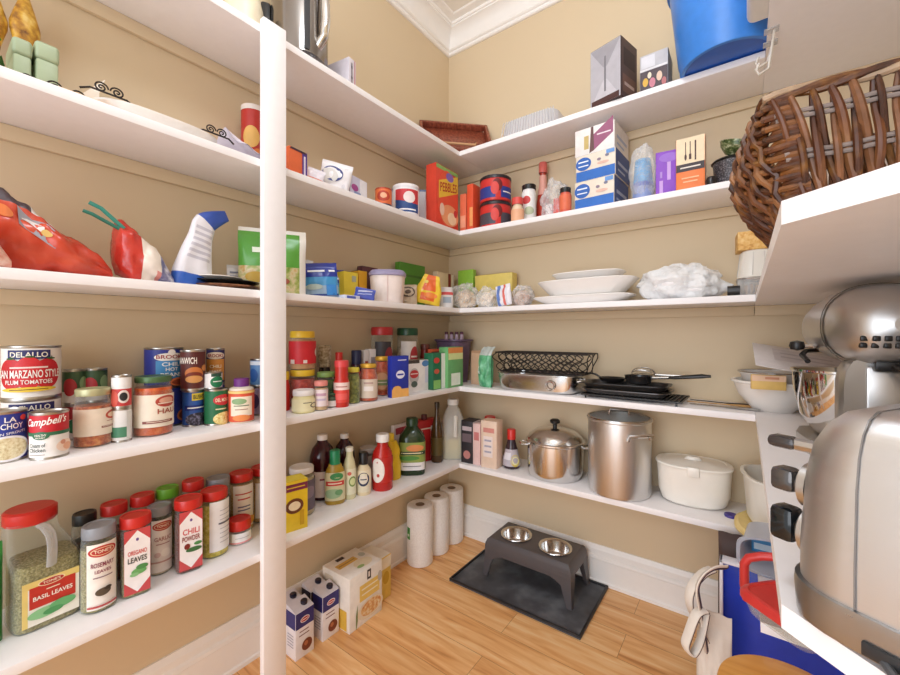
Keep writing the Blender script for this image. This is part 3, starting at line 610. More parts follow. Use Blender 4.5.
spice('short squat jar with a red lid, lowest in the spice row', 227, 252, 513, 546, RED, 'E8DCD8', (0.05, 0.5, 'F2EDEC'), [('r', 0, 0.1, 1.4, 0.14, 'E8989A'), ('r', 0, 0.55, 0.6, 0.06, 'B8B4B8')], lidh=0.42, frac=0.8)
spice('tall red lidded jar of tan seasoning behind the short jar', 228, 254, 468, 535, RED, gold, (0.1, 0.82, 'EDE6E4'), [('t', 'SEASONED', 0, 0.8, 0.7, 0.07, 'C0393A'), ('t', 'SALT', 0, 0.68, 0.5, 0.08, 'C0393A'), ('r', 0, 0.5, 0.5, 0.03, '6A6A90'), ('r', 0, 0.42, 0.5, 0.03, '6A6A90'), ('e', 0.1, 0.14, 0.9, 0.22, 'E0A040')], frac=0.95, off=0)
spice('red lidded jar of tan seasoning half hidden by the white post', 247, 273, 461, 522, RED, gold, (0.1, 0.75, 'ECE8EA'), [], frac=0.95)
BK = (('black lidded clear jar between the basil jug and the rosemary', 71, 98, 508, BLACK, pepper, 0.175), ('red lidded jar behind the rosemary and oregano, leftmost of the back row', 99, 129, 498, RED, rub, 0.18), ('red lidded jar behind the oregano and garlic jars', 129, 156, 490, RED, chili, 0.18), ('jar with a bright green lid behind the garlic jar', 155, 180, 483, GREEN, herb, 0.18), ('red lidded jar behind the chili powder', 181, 205, 476, RED, rub, 0.17), ('grey lidded jar with a black label behind the yellow jar', 205, 231, 473, GREY, pepper, 0.17))
for lb, x0, x1, yt, lid, fill, b in BK:
    spice(lb, x0, x1, yt, None, lid, fill, (0.1, 0.7, '2A2426') if 'black label' in lb else None, [], b=b, frac=0.75)

# ------------------------------------------------------------ S4 right of the post
salr = mottled('red_salsa', ['9A2A20', 'BE3A2C', 'D86048'], 120, 0.35)
YL = M('E8C030', 0.4)
p = spot('L', 4, 289, 316, 331, b=0.13, h=0.122)
jar('clear jar of red fruit with a yellow lid, lower of its stack beside the post', p, YL, mottled('red_jam', ['A0281E', 'C23A2A', 'D85A44'], 90, 0.4), [], None, lidh=0.16, neck=0.95, sh=0.78, frac=0.9, name='food_jar', group='yellow lidded jars')
jar('red labelled jar with a yellow lid, topmost of its stack beside the post', (p[0], p[1], 0, p[3], 0.126), YL, mottled('brown_spread', ['B07A48', 'C08A58', 'CE9A68'], 40, 0.5), [('e', 0.75, 0.5, 0.4, 0.4, 'F0E8E0'), ('r', -0.4, 0.1, 0.2, 0.18, 'E8D8D0'), ('r', 0.1, 0.1, 0.14, 0.14, 'E8D8D0')], (0.16, 0.74, 'CF2630'), lidh=0.17, neck=0.95, sh=0.78, frac=0.95, arc=1.8, name='food_jar', z=ST[4]+0.1225, group='yellow lidded jars')
jar('red jar with a yellow lid, mostly hidden by the post', spot('L', 4, 274, 290, 371, b=0.12), YL, None, [], None, body=M('C83028', 0.35), lidh=0.2, name='food_jar', group='yellow lidded jars')
jar('squat pale yellow jar with a white lid and black print', spot('L', 4, 292, 315, 388, yb=414), M('EDEBEA', 0.35), None, [('e', 0.5, 0.45, 0.46, 0.44, '3A3A34'), ('e', 0.5, 0.45, 0.34, 0.3, 'EFE9C0'), ('t', 'OLIVE', 0.15, 0.7, 0.4, 0.14, '3A3A34')], (0.1, 0.62, 'EEE8BE'), body=M('E8E0A8', 0.3), lidh=0.24, lidr=0.95, neck=0.9, arc=1.9, name='food_jar', off=4)
jar('slim jar with a pink lid and pale label beside the squat yellow jar', spot('L', 4, 314, 328, 380, yb=411), M('E08A80', 0.4), 'D8B48A', [('r', 0, 0.7, 0.8, 0.16, 'C8A0B8'), ('r', 0, 0.4, 0.7, 0.12, 'C8B8D0')], (0.15, 0.72, 'EBDDE0'), lidh=0.16, lidr=0.97, neck=0.9, arc=1.7, name='food_jar')
jar('dark jar of pickles with a green lid behind the pink lidded jar', spot('L', 4, 316, 336, 371, b=0.09), M('7A9A50', 0.4), mottled('pickles', ['2E4A24', '4A6A30', '6A8A44'], 60), [], None, lidh=0.14, name='food_jar')
jar('small white labelled jar between the pink lidded jar and the red bottle', spot('L', 4, 325, 338, 392, yb=408), M('2E5A3C', 0.4), '3A5A40', [], (0.1, 0.5, 'E8E4E4'), name='food_jar')
bottle('jar with crinkled foil top and dark body standing at the back', spot('L', 4, 317, 332, 345, b=0.19), [(0.9, 0), (1, 0.02), (1, 0.42), (0.8, 0.5), (0.7, 0.6)], M('2E241E', 0.2), mottled('crinkled_foil', ['8A7A60', 'B8AA8C', 'E0D8C4'], 120, 0.4), 0.4, capr=0.9, name='foil_topped_jar', cat='jar')
bottle('small dark bottle with a red cap behind the red sauce bottle', spot('L', 4, 334, 344, 352, b=0.13), [(0.9, 0), (1, 0.02), (1, 0.55), (0.6, 0.68), (0.55, 0.78)], M('4A1A18', 0.2), RED, 0.2, capr=0.75, name='sauce_bottle')
bottle('bright red sauce bottle with a ribbed red neck and pale band', spot('L', 4, 336, 351, 360, yb=408), [(0.95, 0), (1, 0.02), (1, 0.55), (0.86, 0.62), (0.92, 0.7), (0.88, 0.76), (0.9, 0.86)], M('C23028', 0.3), M('D8484A', 0.4), 0.12, (0.1, 0.54, 'E0463E'), [('r', 0, 0.8, 1.5, 0.36, 'EBD2CC'), ('r', 0, 0.78, 0.8, 0.06, 'B87A74'), ('r', 0, 0.3, 0.8, 0.3, 'E8605A')], arc=1.9, capr=0.95, name='sauce_bottle')
jar('tall slim jar of green olives with a yellow lid', spot('L', 4, 347, 360, 367, yb=404), M('D8CE4A', 0.4), mottled('olives', ['4E5A20', '7A8434', 'A8AA58'], 90, 0.4), [], None, lidh=0.12, neck=0.85, frac=0.95, name='food_jar')
bottle('dark grape coloured bottle with a navy cap at the back', spot('L', 4, 350, 363, 350, b=0.16), [(0.95, 0), (1, 0.02), (1, 0.62), (0.85, 0.7)], M('3A1420', 0.15), M('20264E', 0.4), 0.2, (0.1, 0.55, 'B83A38'), capr=0.8, name='sauce_bottle')
for lb, x0, x1, yt, ops in (('small white spice carton behind the left sauce jar', 364, 369, 350, [('r', 0, 0.7, 0.6, 0.1, 'B8463E')]), ('small white spice carton behind the right sauce jar, grey print', 370, 376, 349, [('r', 0, 0.75, 0.7, 0.14, 'A8A4AE'), ('r', 0, 0.4, 0.7, 0.1, 'C0BCC4')])):
    carton(lb, 'L', 4, x0, x1, yt, 0.03, bf=0.15, col='EDEAEC', front=ops)
sau = mottled('red_pasta_sauce', ['A83A1C', 'C8502A', 'D8683C'], 90, 0.3)
def sauce(label, x0, x1, yt, yb, ops):
    jar(label, spot('L', 4, x0, x1, yt, yb=yb), M('D8A83A', 0.35, 0.3), sau, ops, (0.1, 0.6, 'D8C8B8') if 'white' in label else None, lidh=0.1, lidr=0.85, neck=0.8, sh=0.66, frac=0.97, name='sauce_jar', group='pasta sauce jars', off=0, arc=0.75)
sauce('pasta sauce jar with a gold lid and plain white label', 359, 378, 363, 402, [('r', 0, 0.8, 0.5, 0.1, 'B89A90'), ('r', 0, 0.5, 0.5, 0.25, 'EDE6E2')])
jar('pasta sauce jar with a gold lid and green and orange oval label', spot('L', 4, 374, 390, 356, yb=396), M('D8A83A', 0.35, 0.3), sau, [('e', 0, 0.5, 0.9, 0.9, 'E2B08A'), ('r', 0, 0.42, 0.85, 0.3, '8AA06A'), ('t', 'TOMATO', 0, 0.43, 0.6, 0.14, 'F2ECDC')], (0.14, 0.62, 'C8784A'), lidh=0.1, lidr=0.85, neck=0.8, sh=0.66, frac=0.97, name='sauce_jar', group='pasta sauce jars', arc=0.6)
def tall(label, x0, x1, yt, lid, lab, col):
    jar(label, spot('L', 4, x0, x1, yt, b=0.165), lid, mottled('pale_grain', ['B8A898', 'CFC2B4', 'E0D6CC'], 200, 0.9), [('e', 0.3, 0.6, 0.5, 0.55, lab), ('t', 'TASTER', 0.3, 0.62, 0.4, 0.1, 'F0E0D8')], (0.12, 0.78, col), off=8, lidh=0.12, lidr=1.0, neck=0.96, sh=0.78, frac=0.75, name='storage_jar', group='tall clear jars at the back of the shelf', arc=0.5)
tall('tall clear jar with a red lid at the back behind the pasta sauce', 371, 393, 327, M('B0282A', 0.35), '8A2A30', '3A3438')
tall('tall clear jar with a dark green lid behind the white carton', 397, 418, 328, M('1E4A30', 0.35), 'B83A40', 'E2DAD4')
carton('blue carton with a yellow bottom edge facing into the room', 'L', 4, 393, 408, 356, 0.025, yb=397, col='2233A0', front=[('t', 'PASTA', 0.1, 0.9, 0.5, 0.05, 'E8E8F4'), ('e', 0, 0.55, 0.5, 0.2, 'E8E8F4'), ('t', 'RINI', 0, 0.55, 0.36, 0.1, '2233A0'), ('r', 0, 0.1, 0.98, 0.2, 'E8B060'), ('e', -0.2, 0.2, 0.5, 0.16, 'E8B060')], topc='3A4AAE', rz=-8)
carton('wide white carton with a red and grey badge beside the blue carton', 'L', 4, 409, 430, 360, 0.05, yb=391, col='F1EDEC', front=[('r', -0.25, 0.95, 0.5, 0.1, '4A4440'), ('e', -0.22, 0.5, 0.4, 0.5, 'C2BEBE'), ('e', -0.22, 0.56, 0.36, 0.26, 'C2363A'), ('t', 'GRAHAM', -0.22, 0.57, 0.3, 0.07, 'F4ECE8'), ('e', -0.22, 0.24, 0.26, 0.2, '5A6A5E'), ('e', 0.25, 0.88, 0.3, 0.2, '5A8AC0'), ('r', 0.3, 0.5, 0.14, 0.5, 'D8D8E8')], topc='8A7A60', rz=-6)
jar('little jar of red spice with a brown lid behind the white carton', spot('L', 4, 420, 430, 344, b=0.15), M('6A3028', 0.4), None, [], (0.1, 0.5, 'D8C8BC'), body=M('8A2A20', 0.3), name='spice_jar')
carton('flat red and orange carton on end behind the green carton', 'L', 4, 431, 441, 349, 0.02, bf=0.10, col='D8603E', front=[('r', 0, 0.88, 0.9, 0.1, '6A2A20')])
carton('dark green carton with red fruit print and white side panel', 'L', 4, 433, 447, 353, 0.05, yb=389, col='1F6A48', front=[('r', 0.28, 0.5, 0.4, 0.98, 'E9EDE9'), ('e', -0.25, 0.8, 0.4, 0.16, 'C83A34'), ('e', -0.25, 0.5, 0.36, 0.14, 'C85A44'), ('r', -0.22, 0.14, 0.5, 0.24, '8AC46A')], group='green cartons in the corner')
carton('pale green carton with an orange top in the corner', 'L', 4, 448, 463, 347, 0.05, yb=387, col='69A86A', front=[('r', 0, 0.92, 0.96, 0.14, 'E08A4A'), ('r', 0, 0.77, 0.96, 0.16, 'D8E0A0'), ('r', 0, 0.2, 0.6, 0.3, 'E6F0E4')], group='green cartons in the corner')
t = thing('storage_tub', 'lilac plastic tub in the corner behind the green cartons', 'tub', (0.105, -0.10, ST[4]), 0)
MB().lathe([(0, 0), (0.058, 0), (0.074, 0.2), (0.082, 0.205), (0.082, 0.213), (0.072, 0.213), (0.056, 0.006), (0, 0.006)], M('6A5470', 0.4), n=4).build('tub', t)
for i in range(4):
    sx = 0.075+0.022*i; o = MB().lathe([(0, 0), (0.009, 0), (0.009, 0.238), (0.007, 0.243), (0, 0.243)], M('5A2A40', 0.4), seg=14).lathe([(0.0093, 0.195), (0.0093, 0.23)], M('C8B0C4', 0.4), seg=14).build('spice_tube', loc=(sx, -0.12+0.013*i, ST[4]+0.007))
    tag(o, ('leftmost', 'second from the left', 'third from the left', 'rightmost')[i]+' of the maroon and lilac tubes standing in the lilac tub', 'tube', 'tubes in the lilac tub')
cube('brown paper packet leaning in the corner behind the green bag', (0.258, -0.115, ST[4]), 0.06, 0.03, 0.16, -PI/2-0.15, 'CDA888', [('r', 0, 0.96, 0.96, 0.06, 'B89070')], name='paper_packet', cat='packet')

# ------------------------------------------------------------ S5 right of the post: bottles
o = carton('yellow baking carton with a maroon band beside the post', 'L', 5, 281, 308, 481, 0.055, yb=531, col='E9C829', front=[('r', 0, 0.87, 0.98, 0.14, '7A2A48'), ('t', 'BISCUITS', 0.1, 0.87, 0.6, 0.05, 'E9C829'), ('e', 0.05, 0.5, 0.6, 0.3, '6A3A20'), ('e', 0.05, 0.5, 0.4, 0.18, 'F0E0C0'), ('r', 0.3, 0.24, 0.14, 0.3, 'C8A020')], topc='F0DA4A', rz=-12)
jar('clear jar with a white lid and grey label behind the yellow carton', spot('L', 5, 288, 315, 462, b=0.13), M('EDE9E4', 0.4), 'C8B48A', [('e', 0.3, 0.6, 0.6, 0.4, '8A7A8A')], (0.12, 0.75, '6A6070'), lidh=0.12, neck=0.95, sh=0.8, name='food_jar', arc=1.7)
jui = M('3A0E18', 0.1)
JB = [(0.85, 0), (0.97, 0.015), (1, 0.06), (1, 0.46), (0.94, 0.5), (1, 0.54), (0.98, 0.66), (0.78, 0.79), (0.42, 0.88), (0.38, 0.92)]
for lb, x0, x1, yt, yb, b in (('dark red juice bottle with white cap behind the green capped bottle', 308, 334, 431, 501, None), ('dark red juice bottle with white cap, further back of two', 334, 355, 431, None, 0.187)):
    bottle(lb, spot('L', 5, x0, x1, yt, yb=yb, b=b), JB, jui, M('ECE6E2', 0.4), 0.08, (0.06, 0.46, 'EFE3E6'), [('r', -0.5, 0.5, 0.3, 1, 'D0486A'), ('r', -0.5, 0.6, 0.12, 0.7, 'F2D0D8'), ('t', 'JUICE', 0.15, 0.7, 0.5, 0.16, '8A1A3A')], arc=1.7, name='juice_bottle', capr=0.42, group='juice bottles')
FB = [(0.9, 0), (1, 0.02), (1, 0.5), (0.92, 0.62), (0.7, 0.7), (0.62, 0.74)]
bottle('salad dressing bottle with a green cap and colourful label', spot('L', 5, 325, 345, 447, yb=507), FB, M('A88A30', 0.2), M('1F8A5A', 0.35), 0.26, (0.08, 0.6, 'D8D0A8'), [('e', 0.1, 0.86, 0.7, 0.26, '3A8A50'), ('r', 0, 0.62, 1.0, 0.16, 'C8403A'), ('t', 'ITALIAN', 0, 0.62, 0.7, 0.09, 'F4ECD8'), ('e', -0.1, 0.26, 0.9, 0.34, '9AB890'), ('e', 0.2, 0.3, 0.4, 0.2, '6A9A6A')], arc=1.3, sx=0.6, capr=0.52, name='dressing_bottle')
bottle('pale creamy dressing bottle with a white cap and lime print', spot('L', 5, 343, 356, 445, yb=500), [(0.9, 0), (1, 0.02), (1, 0.6), (0.8, 0.72), (0.55, 0.82), (0.52, 0.92)], M('DDD9B0', 0.25), M('ECEBDC', 0.4), 0.08, (0.1, 0.6, 'E6E4C8'), [('e', 0.25, 0.5, 0.6, 0.4, '7A9A4A'), ('e', 0.25, 0.5, 0.44, 0.28, 'D8E0A8'), ('e', 0, 0.82, 0.3, 0.14, 'D86A5A')], arc=1.4, capr=0.62, name='dressing_bottle')
bottle('cream sauce bottle with a black cap and navy round badge', spot('L', 5, 356, 371, 450, yb=496), [(0.95, 0), (1, 0.02), (1, 0.45), (0.9, 0.6), (0.5, 0.72)], M('E6D6B0', 0.3), BLACK, 0.28, (0.08, 0.6, 'EAE0C6'), [('e', 0, 0.6, 0.8, 0.62, '2A3454'), ('e', 0, 0.6, 0.56, 0.42, 'E8E0D0'), ('t', 'AIOLI', 0, 0.6, 0.4, 0.12, '2A3454')], arc=1.1, capr=0.6, name='sauce_bottle')
jar('clear jar with a broad pale lid behind the black capped bottle', spot('L', 5, 358, 377, 444, b=0.197), M('C8C4C0', 0.3), 'B8AEA4', [], None, lidh=0.14, name='food_jar')
bottle('big red ketchup squeeze bottle with a white cap', spot('L', 5, 372, 393, 431, yb=492), [(0.92, 0), (1, 0.02), (1, 0.3), (0.93, 0.42), (1, 0.55), (0.9, 0.68), (0.55, 0.78), (0.5, 0.86)], M('B8241E', 0.2), M('EFEBE6', 0.4), 0.14, (0.16, 0.6, 'B8241E'), [('e', -0.25, 0.5, 0.7, 0.98, 'EDE6DE'), ('t', 'KETCHUP', -0.25, 0.62, 0.56, 0.12, '8A4A3A'), ('e', -0.2, 0.3, 0.14, 0.14, 'B83A30')], arc=1.0, capr=0.62, name='ketchup_bottle')
bottle('yellow mustard squeeze bottle behind the ketchup', spot('L', 5, 380, 401, 431, yb=482), [(0.92, 0), (1, 0.02), (1, 0.35), (0.86, 0.48), (0.95, 0.62), (0.6, 0.84)], M('E3BE22', 0.3), M('E8C832', 0.3), 0.16, capr=0.35, name='mustard_bottle', sx=0.75)
bottle('dark green olive oil bottle with a green cap and farm scene label', spot('L', 5, 399, 425, 415, yb=476), [(0.95, 0), (1, 0.02), (1, 0.62), (0.92, 0.7), (0.55, 0.8), (0.4, 0.86)], M('20341A', 0.08), M('1C3A1C', 0.35), 0.14, (0.1, 0.6, '8A9A4A'), [('r', 0, 0.14, 0.9, 0.28, 'E6E4E6'), ('e', 0.1, 0.8, 0.6, 0.24, 'D88A50'), ('r', 0, 0.62, 0.96, 0.12, '1E3A28'), ('t', 'OLIVE OIL', 0, 0.62, 0.7, 0.08, 'F0E8C0'), ('e', -0.1, 0.44, 0.7, 0.16, '4A8A3A'), ('t', 'EXTRA VIRGIN', 0, 0.15, 0.6, 0.06, '4A4A4A')], arc=0.8, n=4, capr=0.46, name='oil_bottle')
o = carton('red and white pouch pack with a maroon cap behind the olive oil', 'L', 5, 419, 437, 420, 0.05, yb=461, col='C2262A', front=[('r', 0.3, 0.45, 0.3, 0.8, 'EFE6E2'), ('p', [(-0.5, 0.02), (-0.1, 0.02), (-0.5, 0.6)], 'F0B8A8'), ('t', 'BROTH', -0.05, 0.8, 0.6, 0.08, 'F4E6DC')], rz=-15, name='broth_carton')
m = MB().lathe([(0, 0), (0.014, 0), (0.014, 0.02), (0.012, 0.023), (0, 0.023)], M('5A1A1E', 0.4), seg=16); c = m.build('cap', o, loc=(0, 0, max(v.co.z for v in o.data.vertices)))
carton('white and pink carton at the back wall behind the olive oil', 'L', 5, 394, 410, 424, 0.02, bf=0.195, col='E9DAD6', front=[('r', 0, 0.85, 0.8, 0.16, 'C2424A')])
bottle('slim brown bottle in the corner behind the red pack', spot('L', 5, 431, 443, 401, b=0.10), [(0.9, 0), (1, 0.02), (1, 0.5), (0.7, 0.66), (0.4, 0.78), (0.38, 0.9)], M('4A3418', 0.12), M('3A2A14', 0.4), 0.1, (0.12, 0.42, '5A4A20'), name='vinegar_bottle')
# gallon jug in the corner
p = spot('L', 5, 441, 471, 399, yb=459)
t = thing('vinegar_jug', 'tall translucent plastic jug one third full standing in the corner', 'jug', (0.148, -0.165, ST[5]), face(0.148, -0.165))
J = [(0, 0), (0.058, 0), (0.064, 0.008), (0.064, 0.12), (0.056, 0.17), (0.034, 0.225), (0.024, 0.24), (0.024, 0.255)]
MB().lathe(J+[(0.0, 0.255)], film('jug_plastic', 'EEEAE2', 0.42, 0.3), n=3).build('jug_body', t)
MB().lathe([(0, 0.003), (0.055, 0.003), (0.061, 0.01), (0.061, 0.095), (0, 0.095)], M('D9D27E', 0.2), n=3).build('contents', t)
MB().tube([(0.045, 0.012, 0.20), (0.062, 0.012, 0.185), (0.066, 0.012, 0.14), (0.062, 0.012, 0.11)], 0.009, MILKY, 8).build('handle', t)
MB().lathe([(0.027, 0.25), (0.027, 0.272), (0.024, 0.276), (0, 0.276)], M('EDEBE6', 0.4), seg=24).build('cap', t)

# ------------------------------------------------------------ S5 back: cartons, syrup, pots
carton('small black carton with white print beside the plastic jug', 'B', 5, 461, 472, 421, 0.075, yb=463, col='2A2428', front=[('r', 0, 0.82, 0.8, 0.1, 'B8A8AC'), ('r', 0, 0.6, 0.8, 0.2, '6A5A60'), ('e', 0, 0.2, 0.6, 0.2, 'B87A74')], sides='C9C2C4', sideops=[('r', 0, 0.8, 0.8, 0.2, '2A2428'), ('r', 0, 0.5, 0.7, 0.04, '6A6468'), ('r', 0, 0.14, 0.9, 0.26, '4A4448')], topc='2A2428', rz=4)
carton('beige paper carton of flour with pale print', 'B', 5, 481, 496, 421, 0.06, yb=468, col='E3C8B2', front=[('r', 0, 0.8, 0.7, 0.1, 'D08A80'), ('r', -0.05, 0.45, 0.6, 0.44, 'E9DAD4'), ('r', -0.05, 0.58, 0.44, 0.04, 'A8A4B4'), ('r', -0.05, 0.46, 0.44, 0.04, 'A8A4B4'), ('r', -0.05, 0.34, 0.44, 0.04, 'A8A4B4')], topc='DEBFA4', rz=3)
carton('slim pink and white carton between the black and beige cartons', 'B', 5, 473, 480, 424, 0.05, yb=465, col='E6C4BE', front=[('r', 0, 0.7, 0.7, 0.2, 'C87A78')])
jar('little jar with a red lid behind the beige carton', spot('B', 5, 484, 496, 415, b=0.16), RED, None, [], None, body=M('8A5A3A', 0.3), name='food_jar')
bottle('syrup bottle with a red flip cap and a yellow oval label', spot('B', 5, 503, 520, 427, yb=470), [(0.85, 0), (1, 0.05), (1, 0.22), (0.72, 0.42), (0.68, 0.52), (0.5, 0.68), (0.42, 0.74)], M('3A2A30', 0.1), RED, 0.24, (0.08, 0.5, 'B8B0B8'), [('e', 0.25, 0.35, 0.6, 0.7, 'D8C04A'), ('e', 0.25, 0.35, 0.44, 0.5, 'E8E0A0'), ('r', -0.3, 0.6, 0.5, 0.4, 'DAD6DC')], arc=1.2, capr=0.5, name='syrup_bottle')
# lidded pot
t = thing('stew_pot', 'shiny lidded cooking pot with a black knob on the lowest back shelf', 'pot', (*at(555, 1.675), ST[5]), face(*at(555, 1.675)))
MB().lathe([(0, 0.0), (0.10, 0), (0.107, 0.006), (0.113, 0.03), (0.115, 0.138), (0.119, 0.142), (0.119, 0.145), (0.112, 0.145), (0.108, 0.03), (0, 0.008)], POLISH, seg=56).build('pot_body', t)
lid = MB().lathe([(0.12, 0.143), (0.12, 0.149), (0.114, 0.152), (0.108, 0.166), (0.08, 0.187), (0.04, 0.198), (0, 0.2)], POLISH, seg=56).build('pot_lid', t)
MB().lathe([(0, 0.2), (0.009, 0.2), (0.009, 0.212), (0.02, 0.218), (0.021, 0.227), (0.014, 0.233), (0, 0.234)], BLACK, seg=24).build('knob', lid)
for s in (-1, 1):
    MB().tube([(0.02, s*0.112, 0.125), (0.03, s*0.135, 0.128), (0.0, s*0.143, 0.129), (-0.03, s*0.135, 0.128), (-0.02, s*0.112, 0.125)], 0.006, POLISH, 8, flat=0.7).build('handle', t)
# stock pot
X, Y = at(619, 1.505)
t = thing('stock_pot', 'tall brushed steel stock pot with a glass lid', 'pot', (X, Y, ST[5]), face(X, Y))
MB().lathe([(0, 0), (0.098, 0), (0.107, 0.004), (0.11, 0.012), (0.11, 0.268), (0.115, 0.272), (0.115, 0.276), (0.107, 0.276), (0.105, 0.012), (0, 0.006)], steel('pot_steel', 'DEDCDA', 0.36, (22, 22, 1), 0.05), seg=56).build('pot_body', t)
for a in (38, 218):
    ca, sa = math.cos(math.radians(a)), math.sin(math.radians(a)); P = lambda rr, tt, z: (rr*ca-tt*sa, rr*sa+tt*ca, z)
    MB().tube([P(0.106, -0.045, 0.215), P(0.11, -0.04, 0.232), P(0.135, -0.03, 0.237), P(0.142, 0, 0.238), P(0.135, 0.03, 0.237), P(0.11, 0.04, 0.232), P(0.106, 0.045, 0.215)], 0.0055, POLISH, 8).build('handle', t)
lid = MB().lathe([(0.112, 0.276), (0.112, 0.281), (0.105, 0.282), (0.104, 0.279)], POLISH, seg=56).lathe([(0.104, 0.28), (0.06, 0.29), (0, 0.293)], GLASS, seg=48).build('pot_lid', t)
MB().tube([(0, -0.035, 0.286), (0, -0.03, 0.303), (0, 0.03, 0.303), (0, 0.035, 0.286)], 0.0055, POLISH, 8).build('lid_handle', lid)
# white oval roaster
X, Y = at(693, 1.405)
t = thing('plastic_casserole', 'off white oval plastic casserole with a clipped lid', 'container', (X, Y+0.004, ST[5]), face(X, Y)-PI/2)
WPL = M('F1ECE2', 0.3, var=0.01)
MB().lathe([(0, 0), (0.072, 0), (0.088, 0.01), (0.098, 0.04), (0.103, 0.132), (0.099, 0.132), (0.094, 0.04), (0.08, 0.014), (0, 0.008)], WPL, sx=1.1, sy=0.86, n=2.5, seg=48).build('container_body', t)
lid = MB().lathe([(0.105, 0.131), (0.107, 0.136), (0.104, 0.14), (0.09, 0.142), (0.088, 0.14), (0.04, 0.147), (0, 0.149)], WPL, sx=1.1, sy=0.86, n=2.5, seg=48).build('container_lid', t)
MB().lathe([(0, 0.147), (0.018, 0.147), (0.018, 0.15), (0.012, 0.158), (0, 0.159)], WPL, sx=1.5, sy=0.7, seg=20).build('knob', lid)
MB().box(-0.018, 0.018, 0.080, 0.097, 0.112, 0.145, WPL, 0.004).build('clip', t)

# ------------------------------------------------------------ S5 corner: tub on yellow lid
o = MB().lathe([(0, 0.0), (0.118, 0), (0.126, 0.006), (0.126, 0.014), (0.12, 0.02), (0.112, 0.016), (0, 0.016)], M('EAD08A', 0.35), seg=48, n=2.6).lathe([(0.126, 0.006), (0.131, 0.007), (0.131, 0.011), (0.126, 0.012)], M('EAD08A', 0.35), seg=48, n=2.6).build('tub_lid', loc=(1.385, -0.2, ST[5]))
tag(o, 'pale yellow round plastic lid under the white tub in the right corner', 'lid')
t = thing('storage_tub', 'milky white deep tub standing on the yellow lid in the corner', 'tub', (1.387, -0.175, ST[5]+0.0205), 0.2)
MB().lathe([(0, 0), (0.09, 0), (0.098, 0.008), (0.108, 0.135), (0.114, 0.137), (0.114, 0.143), (0.105, 0.143), (0.095, 0.01), (0, 0.006)], M('E9E6DC', 0.3, var=0.01), n=3, seg=40).build('tub', t)
o = cube('white plastic slotted rack standing in the milky white tub', (1.375, -0.18, ST[5]+0.030), 0.07, 0.008, 0.185, -PI/2-0.25, 'EDEBE8', [('r', 0.1, 0.62, 0.5, 0.14, 'A08A6A'), ('r', 0.1, 0.36, 0.5, 0.14, 'A08A6A')], name='slotted_rack', cat='rack')
o = MB().lathe([(0, 0), (0.018, 0), (0.019, 0.004), (0.018, 0.008), (0, 0.008)], M('4A3C8A', 0.35), seg=20).build('cookie_cutter', loc=(1.245, -0.15, ST[5])); tag(o, 'small purple plastic disc on the shelf beside the yellow lid', 'disc')

# ------------------------------------------------------------ S4 back: green bag, roaster, wire basket, bakeware
bag('green and white coffee bag standing at the corner of the back shelf', (0.332, -0.165, ST[4]), 0.08, 0.19, 0.05, -PI/2-0.35, lambda u, v: mottled('green_print_film', ['2E7A52', '5FAE7E', '86C8A0'], 25, 0.3) if v < 0.74 else 'C6CEC8', [('e', -0.2, 0.4, 0.4, 0.2, 'D8E8DC')], crumple=0.4, seed=5, fold=-0.5)
t = thing('roasting_pan', 'long shallow shiny steel roasting pan on the back shelf', 'roasting pan', (0.582, -0.118, ST[4]), 0)
MB().lathe([(0, 0), (0.15, 0), (0.162, 0.006), (0.168, 0.03), (0.172, 0.068), (0.176, 0.07), (0.176, 0.073), (0.167, 0.073), (0.16, 0.01), (0, 0.006)], POLISH, sx=1.0, sy=0.58, n=6, seg=72).build('pan_body', t)
for s in (-1, 1):
    MB().tube([(s*0.166, -0.05, 0.05), (s*0.180, -0.045, 0.052), (s*0.186, 0, 0.05), (s*0.180, 0.045, 0.052), (s*0.166, 0.05, 0.05)], 0.0045, CHROME, 8).build('handle', t)
MB().tube([(0.08+0.018*math.cos(a*PI/8), -0.107, 0.034+0.018*math.sin(a*PI/8)) for a in range(16)], 0.003, CHROME, 6, closed=True).build('ring_handle', t)
# black wire basket lying on the pan
t = thing('wire_basket', 'black iron basket of looped wire lying across the roasting pan', 'basket', (0.592, -0.115, ST[4]+0.0735), 0.02)
m = MB(); Lb, Wb, Hb = 0.40, 0.13, 0.085
for z, gx, gy in ((0.004, 0.9, 0.85), (Hb, 1, 1)):
    m.tube([(sx*Lb/2*gx, sy*Wb/2*gy, z) for sx, sy in ((-1, -1), (1, -1), (1, 1), (-1, 1))], 0.0032, IRON, 6, closed=True)
m.build('frame', t)
m = MB()
for sy in (-1, 1):
    for k in range(11):
        for off in (0, 0.5):
            x0 = -Lb/2*0.95+(k+off)*Lb*0.9/11; pts = []
            for j in range(11):
                q = j/10; pts.append((x0+0.026*math.sin(q*2*PI+(PI if off else 0)), sy*Wb/2*(0.86+0.14*q), 0.004+(Hb-0.004)*q))
            m.tube(pts, 0.0022, IRON, 5)
for sx in (-1, 1):
    for k in range(4):
        y0 = -Wb/2*0.7+k*Wb*0.45; m.tube([(sx*Lb/2*(0.9+0.1*j/8), y0*0.6+0.02*math.sin(j/8*2*PI+k*PI), 0.004+(Hb-0.004)*j/8) for j in range(9)], 0.0022, IRON, 5)
m.build('wire_lattice', t)
m = MB()
for k in range(9): x = -0.16+0.04*k; m.tube([(x, -Wb/2*0.85, 0.004), (x, Wb/2*0.85, 0.004)], 0.002, IRON, 5)
m.build('base_wires', t)
